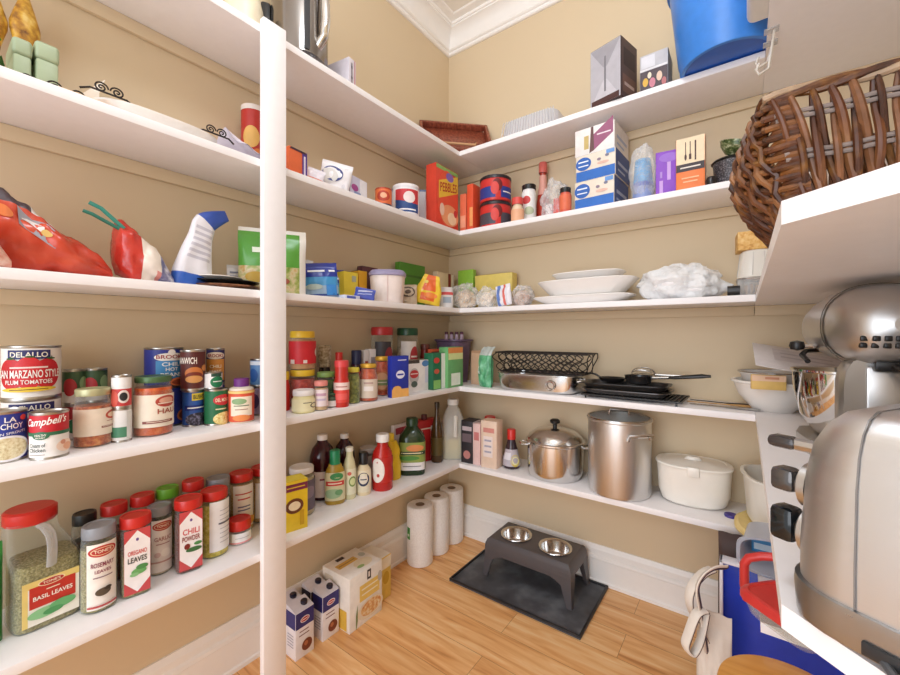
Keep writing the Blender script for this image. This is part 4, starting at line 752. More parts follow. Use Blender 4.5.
# cooling rack, trays, pans
t = thing('cooling_rack', 'black wire cooling rack at the shelf edge under the baking trays', 'rack', (0.952, -0.135, ST[4]), -0.03)
m = MB(); m.tube([(sx*0.165, sy*0.09, 0.014) for sx, sy in ((-1, -1), (1, -1), (1, 1), (-1, 1))], 0.003, BLACK, 6, closed=True)
m.build('frame', t); m = MB()
for k in range(23): x = -0.155+0.0141*k; m.tube([(x, -0.092, 0.016), (x, 0.09, 0.016)], 0.0018, BLACK, 5)
for k in range(13): y = -0.08+0.0133*k; m.tube([(-0.165, y, 0.0125), (0.165, y, 0.0125)], 0.0018, BLACK, 5)
m.build('wires', t)
for i, sx in enumerate((-1, 1, -1, 1)):
    y = -0.085 if i < 2 else 0.085; MB().tube([(sx*0.15, y, 0.012), (sx*0.15, y, 0)], 0.003, BLACK, 6).build('foot', t)
def tray(label, x, y, z, sx, sy, h, mat, rz):
    t = MB().lathe([(0, 0), (0.09, 0), (0.093, 0.003), (0.098, h), (0.104, h+0.002), (0.104, h+0.004), (0.096, h+0.002), (0.091, 0.005), (0, 0.004)], mat, sx=sx, sy=sy, n=7, seg=64).build('baking_tray', loc=(x, y, z), rz=rz)
    return tag(t, label, 'baking tray', 'baking trays stacked on the cooling rack')
DK = M('3A3634', 0.3, 0.6)
tray('grey metal baking tray, lowest of the stack on the cooling rack', 0.925, -0.125, ST[4]+0.0185, 1.45, 0.85, 0.012, M('6A6664', 0.3, 0.8), 0.0)
tray('dark baking tray, topmost of the stack on the cooling rack', 0.92, -0.118, ST[4]+0.035, 1.45, 0.8, 0.016, DK, 0.05)
t = thing('saucepan', 'small black saucepan with a long black handle lying on the baking trays', 'saucepan', (0.965, -0.13, ST[4]+0.0565), -0.05)
MB().lathe([(0, 0), (0.036, 0), (0.042, 0.004), (0.046, 0.028), (0.048, 0.03), (0.044, 0.029), (0.04, 0.005), (0, 0.003)], M('262424', 0.25), seg=36).build('pan_body', t)
MB().tube([(0.045, 0, 0.024), (0.1, 0.002, 0.028)], 0.005, STEEL, 8).tube([(0.1, 0.002, 0.028), (0.12, 0.002, 0.03), (0.2, 0.004, 0.04), (0.225, 0.004, 0.041)], [0.006, 0.009, 0.011, 0.006], BLACK, 10, flat=0.7).build('handle', t)
t = thing('frying_pan', 'flat dark frying pan on top of the baking trays, handle to the left', 'frying pan', (0.866, -0.105, ST[4]+0.0565), 3.0)
MB().lathe([(0, 0), (0.036, 0), (0.044, 0.01), (0.046, 0.014), (0.043, 0.012), (0.034, 0.003), (0, 0.002)], M('1E1C1C', 0.3), seg=40, sx=1.1).build('pan_body', t)
MB().tube([(0.045, 0, 0.012), (0.065, 0, 0.022), (0.09, 0, 0.027)], [0.005, 0.007, 0.006], BLACK, 8, flat=0.6).build('handle', t)
t = thing('whisk', 'wire balloon whisk lying behind the small black saucepan', 'whisk', (1.03, -0.05, ST[4]+0.0565), 0)
m = MB()
for k in range(5):
    a = PI*k/5; m.tube([(-0.02-0.085*(0.5-0.5*math.cos(PI*j/12)) if j <= 12 else -0.02-0.085*(0.5-0.5*math.cos(PI*(24-j)/12)), 0.028*math.sin(PI*j/12)*math.cos(a), 0.028*math.sin(PI*j/12)*math.sin(a)+0.028) for j in range(25)], 0.0012, STEEL, 5)
m.build('wire_loops', t); MB().tube([(-0.022, 0, 0.028), (0.09, 0, 0.028)], 0.006, STEEL, 8).build('handle', t)
for i, (mt, y, z, L0, lb, nm) in enumerate(((M('C79A62', 0.5), -0.12, 0.006, 0.21, 'flat wooden spatula lying on the shelf right of the cooling rack', 'wooden_spatula'), (STEEL, -0.16, 0.004, 0.19, 'steel spatula lying on the shelf right of the cooling rack', 'metal_spatula'), (BLACK, -0.085, 0.006, 0.2, 'black handled utensil lying right of the cooling rack at the back', 'cooking_utensil'))):
    m = MB().tube([(-L0/2, 0, z), (0, 0, z), (L0/2-0.05, 0, z), (L0/2, 0, z)], [0.005, 0.006, 0.014, 0.012], mt, 8, flat=0.3)
    tag(m.build(nm, loc=(1.225, y, ST[4]), rz=-0.06*i), lb, 'utensil')
# nested mixing bowls at the right end
X, Y = 1.335, -0.105
t = thing('mixing_bowl', 'large white mixing bowl at the right end of the back shelf', 'bowl', (1.352, -0.118, ST[4]), 0)
MB().lathe([(0, 0), (0.05, 0), (0.056, 0.005), (0.09, 0.05), (0.102, 0.085), (0.109, 0.088), (0.109, 0.094), (0.099, 0.094), (0.086, 0.05), (0.05, 0.01), (0, 0.007)], M('EFEBE6', 0.25, var=0.01), seg=56).build('bowl', t)
t = thing('mixing_bowl', 'smaller white bowl with a steel rim nested in the large mixing bowl', 'bowl', (1.352, -0.115, ST[4]+0.03), 0)
MB().lathe([(0, 0), (0.045, 0), (0.07, 0.03), (0.083, 0.08), (0.088, 0.086), (0.088, 0.09), (0.08, 0.09), (0.066, 0.032), (0, 0.006)], M('E6E2DE', 0.25, var=0.01), seg=48).build('bowl', t)
MB().tube([(0.0895*math.cos(a*PI/24), 0.0895*math.sin(a*PI/24), 0.0905) for a in range(48)], 0.002, STEEL, 6, closed=True).build('rim', t)
o = cube('yellow and pink recipe card pad leaning in the white mixing bowl', (1.335, -0.245, ST[4]+0.078), 0.08, 0.02, 0.042, -PI/2+0.1, 'DDB86A', [('r', 0, 0.78, 0.98, 0.4, 'E5C0A0'), ('r', 0.1, 0.8, 0.4, 0.16, 'C88A6A')], name='card_pad', cat='cards'); o.rotation_euler[1] = -0.0
m = MB().box(-0.12, 0.12, -0.09, 0.09, 0, 0.0025, M('DCD4D2', 0.35), 0.0008)
m.deco(planemap((0, 0, 0.0025), (1, 0, 0), (0, 1, 0)), 0.24, 0.18, [('r', 0.05, 0.1, 0.7, 0.5, 'CFC6C6'), ('r', 0.02, 0.18, 0.5, 0.05, 'B8AEB0'), ('r', 0.02, 0.02, 0.5, 0.05, 'B8AEB0')])
o = m.build('paper_bag', loc=(1.42, -0.19, ST[4]+0.158)); o.rotation_euler = (0.35, 0.18, 0.1); tag(o, 'crumpled white paper sheet lying over the white mixing bowls', 'paper')

# ------------------------------------------------------------ stand mixer
t = thing('stand_mixer', 'silver stand mixer with its back to the room, behind the toaster', 'stand mixer', (1.462, -0.70, ST[4]), 0.10)
MX = steel('mixer_paint', 'C9C7C5', 0.34, (1, 1, 1), 0.01)
def ring(y, zc, rx, rz): return (y, zc, rx, rz)
def loft(secs, mat, m, n=2.3, seg=36, cap=True):
    vs = []; fs = []
    for y, zc, rx, rz in secs:
        for k in range(seg):
            a = 2*PI*k/seg; ca, sa = math.cos(a), math.sin(a); q = 1/((abs(ca)**n+abs(sa)**n)**(1/n)); vs.append((rx*q*ca, y, zc+rz*q*sa))
    for i in range(len(secs)-1):
        for k in range(seg):
            k2 = (k+1) % seg; fs.append((i*seg+k, i*seg+k2, (i+1)*seg+k2, (i+1)*seg+k))
    if cap: fs.append(tuple(range(seg))); fs.append(tuple((len(secs)-1)*seg+k for k in reversed(range(seg))))
    return m.add(vs, fs, mat)
HZ = 0.254
hd = loft([(-0.138, HZ, 0.012, 0.012), (-0.134, HZ, 0.034, 0.034), (-0.12, HZ, 0.054, 0.052), (-0.09, HZ, 0.069, 0.065), (-0.04, HZ, 0.075, 0.07), (0.03, HZ, 0.075, 0.07), (0.10, HZ, 0.07, 0.064), (0.16, HZ-0.002, 0.064, 0.056)], MX, MB()).build('mixer_head', t)
loft([(0.158, HZ-0.002, 0.063, 0.055), (0.2, HZ-0.004, 0.057, 0.048), (0.225, HZ-0.006, 0.045, 0.038), (0.235, HZ-0.006, 0.02, 0.018)], CHROME, MB()).build('front_cap', t)
loft([(-0.048, HZ, 0.0765, 0.0715), (-0.044, HZ, 0.0772, 0.0722), (-0.04, HZ, 0.0765, 0.0715)], BLACK, MB(), cap=False).build('trim_band', t)
m = MB()
for j in range(2):
    for k in range(8):
        x = -0.042+0.012*k; z = HZ-0.022-0.011*j
        # depth of the head's back at this spot
        yb = -0.138
        for (ya, zc, rx, rz), (yb2, _, rx2, rz2) in zip([(-0.138, HZ, 0.012, 0.012), (-0.134, HZ, 0.034, 0.034), (-0.12, HZ, 0.054, 0.052), (-0.09, HZ, 0.069, 0.065)], [(-0.134, HZ, 0.034, 0.034), (-0.12, HZ, 0.054, 0.052), (-0.09, HZ, 0.069, 0.065), (-0.04, HZ, 0.075, 0.07)]):
            f = lambda rx, rz: (abs(x)/rx)**2.3+(abs(z-HZ)/rz)**2.3
            if f(rx, rz) >= 1 >= f(rx2, rz2):
                s0, s1 = f(rx, rz), f(rx2, rz2); yb = ya+(yb2-ya)*(s0-1)/(s0-s1)
        m.box(x-0.0043, x+0.0043, yb-0.004, yb+0.006, z-0.0043, z+0.0043, BLACK, 0.0016)
m.build('vent_slots', hd)
loft([(-0.082, 0.10, 0.055, 0.1), (-0.07, 0.10, 0.058, 0.1), (-0.02, 0.10, 0.052, 0.1), (-0.01, 0.1, 0.046, 0.098)], MX, MB(), n=5).build('column', t)
m = MB()
m.box(-0.028, 0.028, -0.0855, -0.08, 0.02, 0.185, MX, 0.003); m.build('column_plate', t)
m = MB().prism([(x*0.062, y) for x, y in ((-0.8, -0.11), (0.8, -0.11), (1, -0.09), (1, 0.0), (1.25, 0.06), (1.3, 0.12), (1.0, 0.19), (0.5, 0.21), (-0.5, 0.21), (-1.0, 0.19), (-1.3, 0.12), (-1.25, 0.06), (-1, 0.0), (-1, -0.09))], 0, 0.03, MX); m.build('base', t)
b = MB().lathe([(0, 0.034), (0.05, 0.034), (0.055, 0.04), (0.075, 0.07), (0.085, 0.12), (0.088, 0.16), (0.091, 0.162), (0.091, 0.166), (0.086, 0.164), (0.082, 0.13), (0.07, 0.076), (0, 0.04)], CHROME, seg=56, c=(0.0, 0.115, 0)).build('mixing_bowl', t)
MB().tube([(0.085, 0.12, 0.165), (0.11, 0.115, 0.17), (0.122, 0.11, 0.14), (0.115, 0.115, 0.1), (0.078, 0.12, 0.085)], 0.006, CHROME, 8).build('bowl_handle', b)
MB().tube([(-0.066, 0.06, 0.215), (-0.085, 0.06, 0.215)], 0.004, CHROME, 8).lathe([(0, 0), (0.011, 0.003), (0.013, 0.01), (0.011, 0.018), (0, 0.021)], BLACK, seg=18, c=(-0.09, 0.06, 0.205)).build('speed_lever', t)
MB().tube([(-0.085, 0.0, 0.187), (-0.088, 0.03, 0.198), (-0.075, 0.065, 0.205), (-0.045, 0.1, 0.206), (-0.03, 0.12, 0.2)], 0.0045, BLACK, 8).build('locking_lever', t)
MB().box(-0.022, 0.022, -0.10, -0.075, 0.178, 0.197, BLACK, 0.004).tube([(0, -0.1, 0.187), (0.012, -0.116, 0.178), (0.035, -0.122, 0.162), (0.07, -0.118, 0.153), (0.11, -0.10, 0.152), (0.135, -0.07, 0.14), (0.14, -0.03, 0.06), (0.14, 0.0, 0.004)], 0.0048, BLACK, 8).build('power_cord', t)

# ------------------------------------------------------------ toaster
A = math.atan2(-0.51, 0.86)
t = thing('toaster', 'large brushed steel four slot toaster on the right shelf', 'toaster', (1.304, -1.282, ST[4]), A)   # local +x along its long side, +y towards the wall
LT, WT, HT = 0.33, 0.185, 0.178
m = MB(); vs = []; fs = []
def toast_ring(z, ins, rr):
    pts = []
    x0, x1, y0, y1 = ins, LT-ins, ins*0.9, WT-ins*0.9; n = 8
    for cx, cy, a0 in ((x1-rr, y0+rr, -90), (x1-rr, y1-rr, 0), (x0+rr, y1-rr, 90), (x0+rr, y0+rr, 180)):
        for k in range(n+1):
            a = math.radians(a0+90*k/n); pts.append((cx+rr*math.cos(a), cy+rr*math.sin(a), z))
    return pts
def stack(m, rings, mat, cap0=False, cap1=False):
    n = len(rings[0]); vs = [p for r in rings for p in r]; fs = []
    for i in range(len(rings)-1):
        for k in range(n): k2 = (k+1) % n; fs.append((i*n+k, i*n+k2, (i+1)*n+k2, (i+1)*n+k))
    if cap0: fs.append(tuple(reversed(range(n))))
    if cap1: fs.append(tuple((len(rings)-1)*n+k for k in range(n)))
    return m.add(vs, fs, mat)
stack(MB(), [toast_ring(0.004, -0.002, 0.042), toast_ring(0.026, -0.0035, 0.043), toast_ring(0.033, -0.003, 0.043), toast_ring(0.034, 0.001, 0.04)], steel('base_steel', 'A9A8A8', 0.3, (2, 2, 20), 0.03), True).build('base_trim', t)
body = stack(MB(), [toast_ring(0.033, 0.0, 0.042), toast_ring(0.06, 0.0, 0.042), toast_ring(0.12, 0.003, 0.042), toast_ring(0.145, 0.007, 0.041), toast_ring(0.162, 0.014, 0.04), toast_ring(0.173, 0.024, 0.036), toast_ring(0.178, 0.037, 0.03)], steel('toaster_steel', 'D6D6D8', 0.36, (2, 2, 70), 0.035), False, True).build('steel_body', t)
m = MB()
pr = [(0.034, 0.0), (0.06, 0.0), (0.12, 0.003), (0.145, 0.007), (0.162, 0.014), (0.173, 0.024), (0.178, 0.037)]
for xs in (0.05,):
    m.tube([(xs, i*0.9-0.0008, z) for z, i in pr]+[(xs, WT/2, 0.1785)]+[(xs, WT-i*0.9+0.0008, z) for z, i in reversed(pr)], 0.0007, M('8A8888', 0.4, 0.6), 6)
m.build('seam', body)
m = MB()
for yy in (0.055, 0.095, 0.13):
    m.box(0.075, LT-0.03, yy-0.011, yy+0.011, 0.1782, 0.1798, M('2A2624', 0.4), 0.0005)
    m.box(0.072, LT-0.028, yy-0.0145, yy-0.0105, 0.1782, 0.1835, BRUSH, 0.001)
m.build('bread_slots', body)
for i, (z, ww, hh, dd, mt) in enumerate(((0.135, 0.008, 0.012, 0.024, M('3A3432', 0.2)), (0.1, 0.010, 0.022, 0.02, M('5A5654', 0.12, 0.6)), (0.058, 0.011, 0.032, 0.02, M('15181A', 0.12)))):
    k = MB().tube([(0.002, 0.055, z), (-0.014, 0.055, z)], 0.006, BRUSH, 8).box(-0.012-dd, -0.012, 0.055-ww, 0.055+ww, z-hh/2, z+hh/2, mt, 0.005)
    k.build('lever', t)
m = MB()
for z in (0.064, 0.108): m.lathe([(0, 0), (0.019, 0), (0.02, 0.004), (0.017, 0.010), (0, 0.012)], CHROME, seg=24)
m.v = []; m.f = []; m.i = []; m.m = []
for z in (0.058, 0.1):
    a = len(m.v); m.lathe([(0.02, 0), (0.02, 0.006), (0.015, 0.009), (0, 0.01)], BRUSH, seg=24); m.xf(Matrix.Translation((0.001, 0.055, z)) @ Matrix.Rotation(-PI/2, 4, 'Y'), a)
m.build('dial_rings', t)
for px_, py_ in ((0.04, 0.03), (0.04, WT-0.03), (LT-0.04, 0.03), (LT-0.04, WT-0.03)):
    MB().lathe([(0, 0), (0.011, 0), (0.012, 0.005), (0, 0.005)], BLACK, seg=16, c=(px_, py_, 0)).build('foot', t)
MB().box(0.055, 0.12, -0.0052, -0.001, 0.006, 0.016, M('2A2A2C', 0.4), 0.001).tube([(0.06, 0.004, 0.009), (0.075, -0.011, 0.006), (0.10, -0.016, 0.004), (0.15, -0.015, 0.0035), (0.2, -0.010, 0.0035), (0.25, -0.012, 0.0035)], 0.0032, M('4A4A4C', 0.4), 8).build('power_cord', t)

# ------------------------------------------------------------ wicker basket on the right shelf
t = thing('wicker_basket', 'large dark brown open weave wicker basket on the right corner shelf', 'basket', (1.303, -1.138, ST[3]+0.003), math.radians(3))
BL, BD, BH = 0.36, 0.20, 0.150      # local x along the near side from its left corner, y to the back
def side_pt(q, z, s):
    fl = 0.034*(1-z/BH); x = fl+q*(BL-2*fl); bul = 0.008*math.sin(PI*min(1, z/BH)); return Vector((x, (fl-bul) if s == 0 else BD-fl+bul, z))
def end_pt(q, z, s):
    fl = 0.034*(1-z/BH); bul = 0.040*math.sin(PI*min(1, (z+0.02)/(BH+0.03)))*math.sin(PI*(0.06+0.88*q)); y = fl+q*(BD-2*fl); return Vector(((fl-bul) if s == 0 else BL-fl+bul, y, z))
RAIL = M('8A7A72', 0.45, var=0.2)
for s in (0, 1):
    sg = -1 if s == 0 else 1
    for k in range(21):
        m = MB()
        for d_ in (0, 1):
            q0 = 0.02+k*0.0465+d_*0.02; pts = []; ph = random.random()*6; lean = 0.03*(1 if d_ else -1)
            for j in range(17):
                z = BH*1.01*j/16; p_ = side_pt(min(0.995, max(0.005, q0+lean*(j/16-0.5)+0.003*math.sin(ph+j*0.5))), min(z, BH), s); p_.z = z; p_.y += sg*0.0055*math.sin(PI*2*j/16*1.5+d_*PI); pts.append(p_)
            rb = 0.0030+0.0016*random.random(); m.tube(pts, [rb*(0.75+0.4*math.sin(PI*j/16)) for j in range(17)], (WICK, WICKD, M('7A4E30', 0.4, var=0.3, scale=60))[(k*2+d_) % 3], 8)
        m.build('side_stake', t)
    for z in (0.030, 0.036, 0.078, 0.084, 0.122, 0.128): MB().tube([side_pt(k/24, z+0.001*math.sin(k*1.3), s) for k in range(25)], 0.0026, RAIL, 7).build('side_rail', t)
    m = MB(); so = -1 if s == 0 else 1
    for k in range(26):
        z = 0.004+BH*k/26.5; m.tube([side_pt(0.05 if s == 0 else 0.95, z, 0), side_pt(0.02 if s == 0 else 0.98, z, 0)]+[end_pt(j/40, max(0.002, min(BH, z+0.0035*math.sin(j/40*PI*9+k*PI))), s)+Vector((so*0.0035*math.cos(j/40*PI*9+k*PI), 0, 0)) for j in range(41)]+[side_pt(0.02 if s == 0 else 0.98, z, 1), side_pt(0.05 if s == 0 else 0.95, z, 1)], 0.0040, (WICKD, WICK, M('7A4A22', 0.4, var=0.35, scale=60))[k % 3], 7)
    for k in range(13):
        q0 = 0.02+0.08*k; m.tube([end_pt(min(1, max(0, q0+0.34*(j/16-0.5))), BH*j/16, s)+Vector((so*(0.005+0.003*math.sin(j*1.6+k*2)), 0, 0)) for j in range(17)], 0.0040, WICK if k % 2 else WICKD, 7)
    m.build('end_panel', t)
m = MB(); loop = []
for k in range(40): loop.append(side_pt(k/40, BH, 0))
for k in range(22): loop.append(end_pt(k/22, BH, 1))
for k in range(40): loop.append(side_pt(1-k/40, BH, 1))
for k in range(22): loop.append(end_pt(1-k/22, BH, 0))
for ph in (0, 2.1, 4.2):
    m.tube([p_+Vector((0, 0, 0.0035*math.sin(i*0.5+ph)))+(p_-Vector((BL/2, BD/2, BH))).normalized()*0.0035*math.cos(i*0.5+ph) for i, p_ in enumerate(loop)], 0.0042, WICKD if ph else M('A08468', 0.5, var=0.25), 8, closed=True)
m.build('rim', t)
m = MB().box(0.038, BL-0.038, 0.038, BD-0.038, 0.0, 0.006, WICKD, 0.002)
m.build('basket_base', t)

# ------------------------------------------------------------ S3 left: bags, plates, pouches
def L(px, b, sh): 
    x, y = at(px, depth('L', px, b)); return (x, y, ST[sh])
def B(px, b, sh):
    x, y = at(px, depth('B', px, b)); return (x, y, ST[sh])
CHIP = mottled('red_chip_film', ['A82E1C', 'C83E28', 'D65A40'], 10, 0.22, 4, 0.5)
CHIPD = M('7A1C14', 0.25, var=0.2, bump=0.4, scale=30)
GR = M('9A98A0', 0.3)
bx0 = L(60, 0.10, 3); x_ = 0.132
def chip_patch(f, a):
    if f < 0.1: return CHIPD
    if 0.2 < f < 0.62 and 0.95 < a < 1.35: return M('E6E0DE', 0.3) if not (0.3 < f < 0.5) else M('4A3A40', 0.3)
    if 0.16 < f < 0.26 and a < 1.0: return CHIPD
    return None
slump('big shiny red snack bag lying slumped at the far left of the middle shelf', (x_, -1.466, ST[3]), [(-0.235, 0.085, 0.02, 0.03), (-0.215, 0.088, 0.045, 0.075), (-0.17, 0.078, 0.05, 0.078), (-0.135, 0.066, 0.056, 0.066), (-0.10, 0.058, 0.06, 0.058), (-0.06, 0.045, 0.06, 0.045), (-0.02, 0.028, 0.055, 0.028), (0.004, 0.012, 0.05, 0.012)], CHIP, amp=0.26, freq=24, seed=3, patch=chip_patch, ops=[('r', 0.52, 0.42, 0.2, 0.62, '9A98A0', -0.2), ('r', 0.5, 0.5, 0.11, 0.2, 'E6DCD8', -0.15), ('e', 0.57, 0.3, 0.07, 0.2, 'D8B060'), ('e', 0.34, 0.5, 0.1, 0.4, 'D8702E'), ('e', 0.3, 0.72, 0.06, 0.2, '4A2A5A')])
slump('pale pink mottled plastic bag in front of the red snack bag at the left edge', (0.208, -1.665, ST[3]), [(-0.05, 0.03, 0.02, 0.02), (-0.03, 0.045, 0.022, 0.045), (0.0, 0.042, 0.024, 0.042), (0.035, 0.022, 0.02, 0.022), (0.05, 0.008, 0.014, 0.008)], mottled('pink_speckle', ['D07A66', 'E4B4A2', 'EFD8CA'], 60, 0.35), amp=0.12, seed=9)
t = thing('snack_bag', 'red and cream snack bag rolled shut with a green clip', 'bag', (0.125, -1.399, ST[3]), 0.0)
CR_ = M('EFE2D4', 0.3); NV = mottled('navy_white_print', ['4A4A7A', '8A88A8', 'ECE8EE'], 55, 0.35)
def sp(f, a):
    if f < 0.42: return None
    if f < 0.62: return CR_
    if f < 0.72: return M('D88A80', 0.35) if a > PI and a < 6 else CR_
    return NV
slump('', None, [(-0.05, 0.075, 0.02, 0.035), (-0.043, 0.078, 0.035, 0.062), (-0.025, 0.066, 0.045, 0.066), (0.0, 0.057, 0.05, 0.057), (0.022, 0.045, 0.05, 0.045), (0.042, 0.028, 0.045, 0.028), (0.058, 0.012, 0.04, 0.012)], M('C83A2E', 0.22, var=0.15, bump=0.3, scale=30), amp=0.24, freq=24, seed=14, patch=sp, name='bag_body', parent=t)
MB().tube([(0.02, -0.035, 0.122), (0.02, -0.075, 0.158), (0.02, -0.095, 0.166)], 0.0045, M('3A9080', 0.35), 8).tube([(0.02, -0.04, 0.118), (0.02, -0.09, 0.142), (0.02, -0.105, 0.146)], 0.004, M('2E7A68', 0.35), 8).build('clip', t)
slump('tall white pouch with blue ends and its top folded over to the right', (0.135, L(178, 0.10, 3)[1], ST[3]), [(0, 0, 0, 0)]*0 or [(-0.002, 0, 0, 0), (0.002, 0, 0, 0)], WHITE, name='x') if False else None
m = MB(); vs = []; fs = []; SEG = 28; NR = 30; cen = []
for i in range(NR+1):
    q = i/NR
    if q < 0.72: y_, z_ = 0.012+0.03*(q/0.72)**1.5, 0.155*q/0.72
    else: r_ = (q-0.72)/0.28; y_, z_ = 0.042+0.055*r_, 0.155+0.034*r_**0.8
    cen.append((y_-0.02, z_))
for i in range(NR+1):
    q = i/NR; a_ = cen[max(0, i-1)]; b_ = cen[min(NR, i+1)]; tx, tz = b_[0]-a_[0], b_[1]-a_[1]; l_ = math.hypot(tx, tz); tx /= l_; tz /= l_
    hw = (0.042 if q < 0.15 else 0.042-0.016*min(1, (q-0.15)/0.4))*(1 if q < 0.72 else 1-0.5*(q-0.72)/0.28); th = 0.024*(1-q)**0.7+0.002
    if q < 0.1: th *= 0.7+3*q
    for k in range(SEG):
        a = 2*PI*k/SEG; ca, sa = math.cos(a), math.sin(a); u = hw*math.copysign(abs(ca)**0.6, ca); v = th*math.copysign(abs(sa)**0.8, sa)*(1+0.3*noise.noise(Vector((q*7, ca*2, sa*2))))
        vs.append((v, cen[i][0]+u*tz, cen[i][1]-u*tx))
zm = min(v[2] for v in vs); base = 0
for i in range(NR):
    for k in range(SEG):
        k2 = (k+1) % SEG; q = (i+0.5)/NR; c = '3A68C4' if q < 0.15 else ('EBE8EE' if q < 0.74 else '3C5CB8')
        if 0.25 < q < 0.66 and k in (4, 5, 6, 7, 8, 9) and i % 2 and q > 0.3: c = 'C9C5D0'
        fs.append(((i*SEG+k, i*SEG+k2, (i+1)*SEG+k2, (i+1)*SEG+k), c))
m.v = [(a, b*1.12, (c-zm)*1.1) for a, b, c in vs]
for f, c in fs: m.f.append(f); m.i.append(m.mi(M(c, 0.3, var=0.03)))
m.f.append(tuple(range(SEG-1, -1, -1))); m.i.append(0); m.f.append(tuple(NR*SEG+k for k in range(SEG))); m.i.append(0)
tag(m.build('food_pouch', ang=60, loc=(0.135, L(197, 0.085, 3)[1], ST[3]), rz=0.15), 'tall white pouch with blue ends and its top folded over to the right', 'pouch')
for i, (z, mt, lb) in enumerate(((0, mottled('brown_plate', ['2A1A14', '6A3A20', 'A8704A'], 40, 0.3), 'brown speckled plate at the bottom of the small plate stack'), (0.0125, M('1E2020', 0.25), 'black plate in the middle of the small plate stack'))):
    x, y, zz = L(226, 0.095, 3); tag(MB().lathe([(0, 0), (0.05, 0), (0.054, 0.002), (0.082, 0.010), (0.083, 0.012), (0.08, 0.012), (0.05, 0.005), (0, 0.004)], mt, seg=48).build('dinner_plate', loc=(x, y, zz+z)), lb, 'plate', 'small plate stack')
x, y, zz = L(218, 0.095, 3)
tag(MB().lathe([(0, 0), (0.035, 0), (0.06, 0.008), (0.06, 0.010), (0.034, 0.004), (0, 0.003)], M('EDE3DA', 0.3), seg=40).build('dinner_plate', loc=(x, y, zz+0.0245)), 'cream saucer on top of the small plate stack', 'plate', 'small plate stack')
bag('small white and grey pouch leaning behind the plate stack', L(237, 0.19, 3), 0.055, 0.09, 0.02, None, 'DAD8DA', [('r', 0, 0.75-0.13*k, 0.7, 0.05, '8A8CA0') for k in range(4)], seed=12, name='food_pouch', cat='pouch')
bag('tall green and white food pouch behind the white post', L(273, 0.095, 3), 0.185, 0.196, 0.045, None, lambda u, v: 'EDEAE4' if v > 0.95 or u > 0.8 else ('58A03C' if v > 0.42 else mottled('salad_print', ['6A8A30', 'A8B060', 'D8C8A0', 'C89A50'], 40, 0.35)), [('r', -0.2, 0.66, 0.2, 0.08, 'EEF4E4'), ('e', -0.25, 0.25, 0.3, 0.16, 'C8A03A'), ('e', 0.1, 0.2, 0.3, 0.12, 'A0523A')], crumple=0.2, seed=8, name='food_pouch', cat='pouch', bottom=1)
bag('white pouch with small brown round prints beside the post', L(300, 0.15, 3), 0.05, 0.13, 0.03, None, 'E9E4E2', [('e', 0.15, 0.85, 0.3, 0.1, '8A5A4A'), ('e', 0.1, 0.6, 0.3, 0.1, 'A05A48'), ('e', -0.1, 0.35, 0.26, 0.09, 'B0685A')], seed=14, name='food_pouch', cat='pouch', roll=-8)
velv = lambda u, v: '2A3A98' if v > 0.58 else ('4A9AD0' if v > 0.34 else '9AB4CC')
bag('royal blue stand up pouch with white script and a pale blue lower half', L(322, 0.085, 3), 0.108, 0.114, 0.035, None, velv, [('t', 'Velvet', -0.12, 0.76, 0.5, 0.14, 'EEF0F8', 0.3), ('t', '12', 0.34, 0.76, 0.18, 0.14, 'EEF0F8'), ('r', 0, 0.06, 1.9, 0.06, '24408A'), ('e', -0.2, 0.3, 0.5, 0.16, 'B8C8C0'), ('r', 0.3, 0.2, 0.3, 0.3, '3A86CC')], crumple=0.2, seed=15, name='food_pouch', cat='pouch', bottom=1, roll=4, group='royal blue pouches')
bag('royal blue pouch half hidden behind another, by the yellow carton', L(334, 0.168, 3), 0.07, 0.118, 0.025, None, velv, [('t', '12', 0.2, 0.72, 0.24, 0.14, 'EEF0F8'), ('r', 0.2, 0.3, 0.5, 0.3, '8AC8A8')], crumple=0.2, seed=16, name='food_pouch', cat='pouch', bottom=1, group='royal blue pouches')
carton('light yellow carton with grey stamp on the middle shelf', 'L', 3, 344, 358, 272, 0.04, bf=0.12, col='E0C63A', front=[('r', 0.2, 0.78, 0.3, 0.2, 'A8A890')], topc='8A6A30')
carton('mustard yellow carton beside the light yellow one', 'L', 3, 359, 367, 271, 0.05, bf=0.13, col='D49A22', topc='5A3A22')
carton('dark brown carton lying behind the pink tub', 'L', 3, 362, 378, 267, 0.03, bf=0.195, col='5A3038')
cube('little blue and white sachet lying near the shelf edge, left of two', (*L(348, 0.05, 3)[:2], ST[3]), 0.07, 0.045, 0.014, 0.1, 'DADCEC', [('r', -0.1, 0.5, 0.6, 0.6, '4A5AB0')], top=[('r', 0, 0, 0.6, 0.6, '4A5AB0')], name='sachet', cat='sachet', group='blue sachets')
bag('little blue and white sachet propped near the shelf edge, right of two', L(364, 0.035, 3), 0.07, 0.045, 0.014, None, '4656B0', [('r', 0, 0.6, 0.7, 0.16, 'C8CCE8', 0.1), ('r', 0, 0.3, 0.7, 0.1, 'A8B0DC', 0.1)], tilt=-30, roll=-10, seed=17, name='sachet', cat='sachet', group='blue sachets')
x, y, zb, r, h = spot('L', 3, 370, 405, 268, b=0.08)
t = thing('food_tub', 'pale pink ribbed tub with a lilac lid on the middle shelf', 'tub', (x, y, zb), face(x, y))
vs = MB(); prof = [(0, 0), (r*0.82, 0), (r*0.86, 0.004), (r*0.98, h*0.82), (0, h*0.82)]
vs.lathe(prof, M('EBDDD6', 0.35), n=3, seg=40)
for k in range(14): a = 2*PI*k/14; vs.tube([(r*0.87*math.cos(a), r*0.87*math.sin(a), 0.006), (r*0.985*math.cos(a), r*0.985*math.sin(a), h*0.8)], 0.0025, M('E3CBC6', 0.35), 5)
vs.build('tub', t)
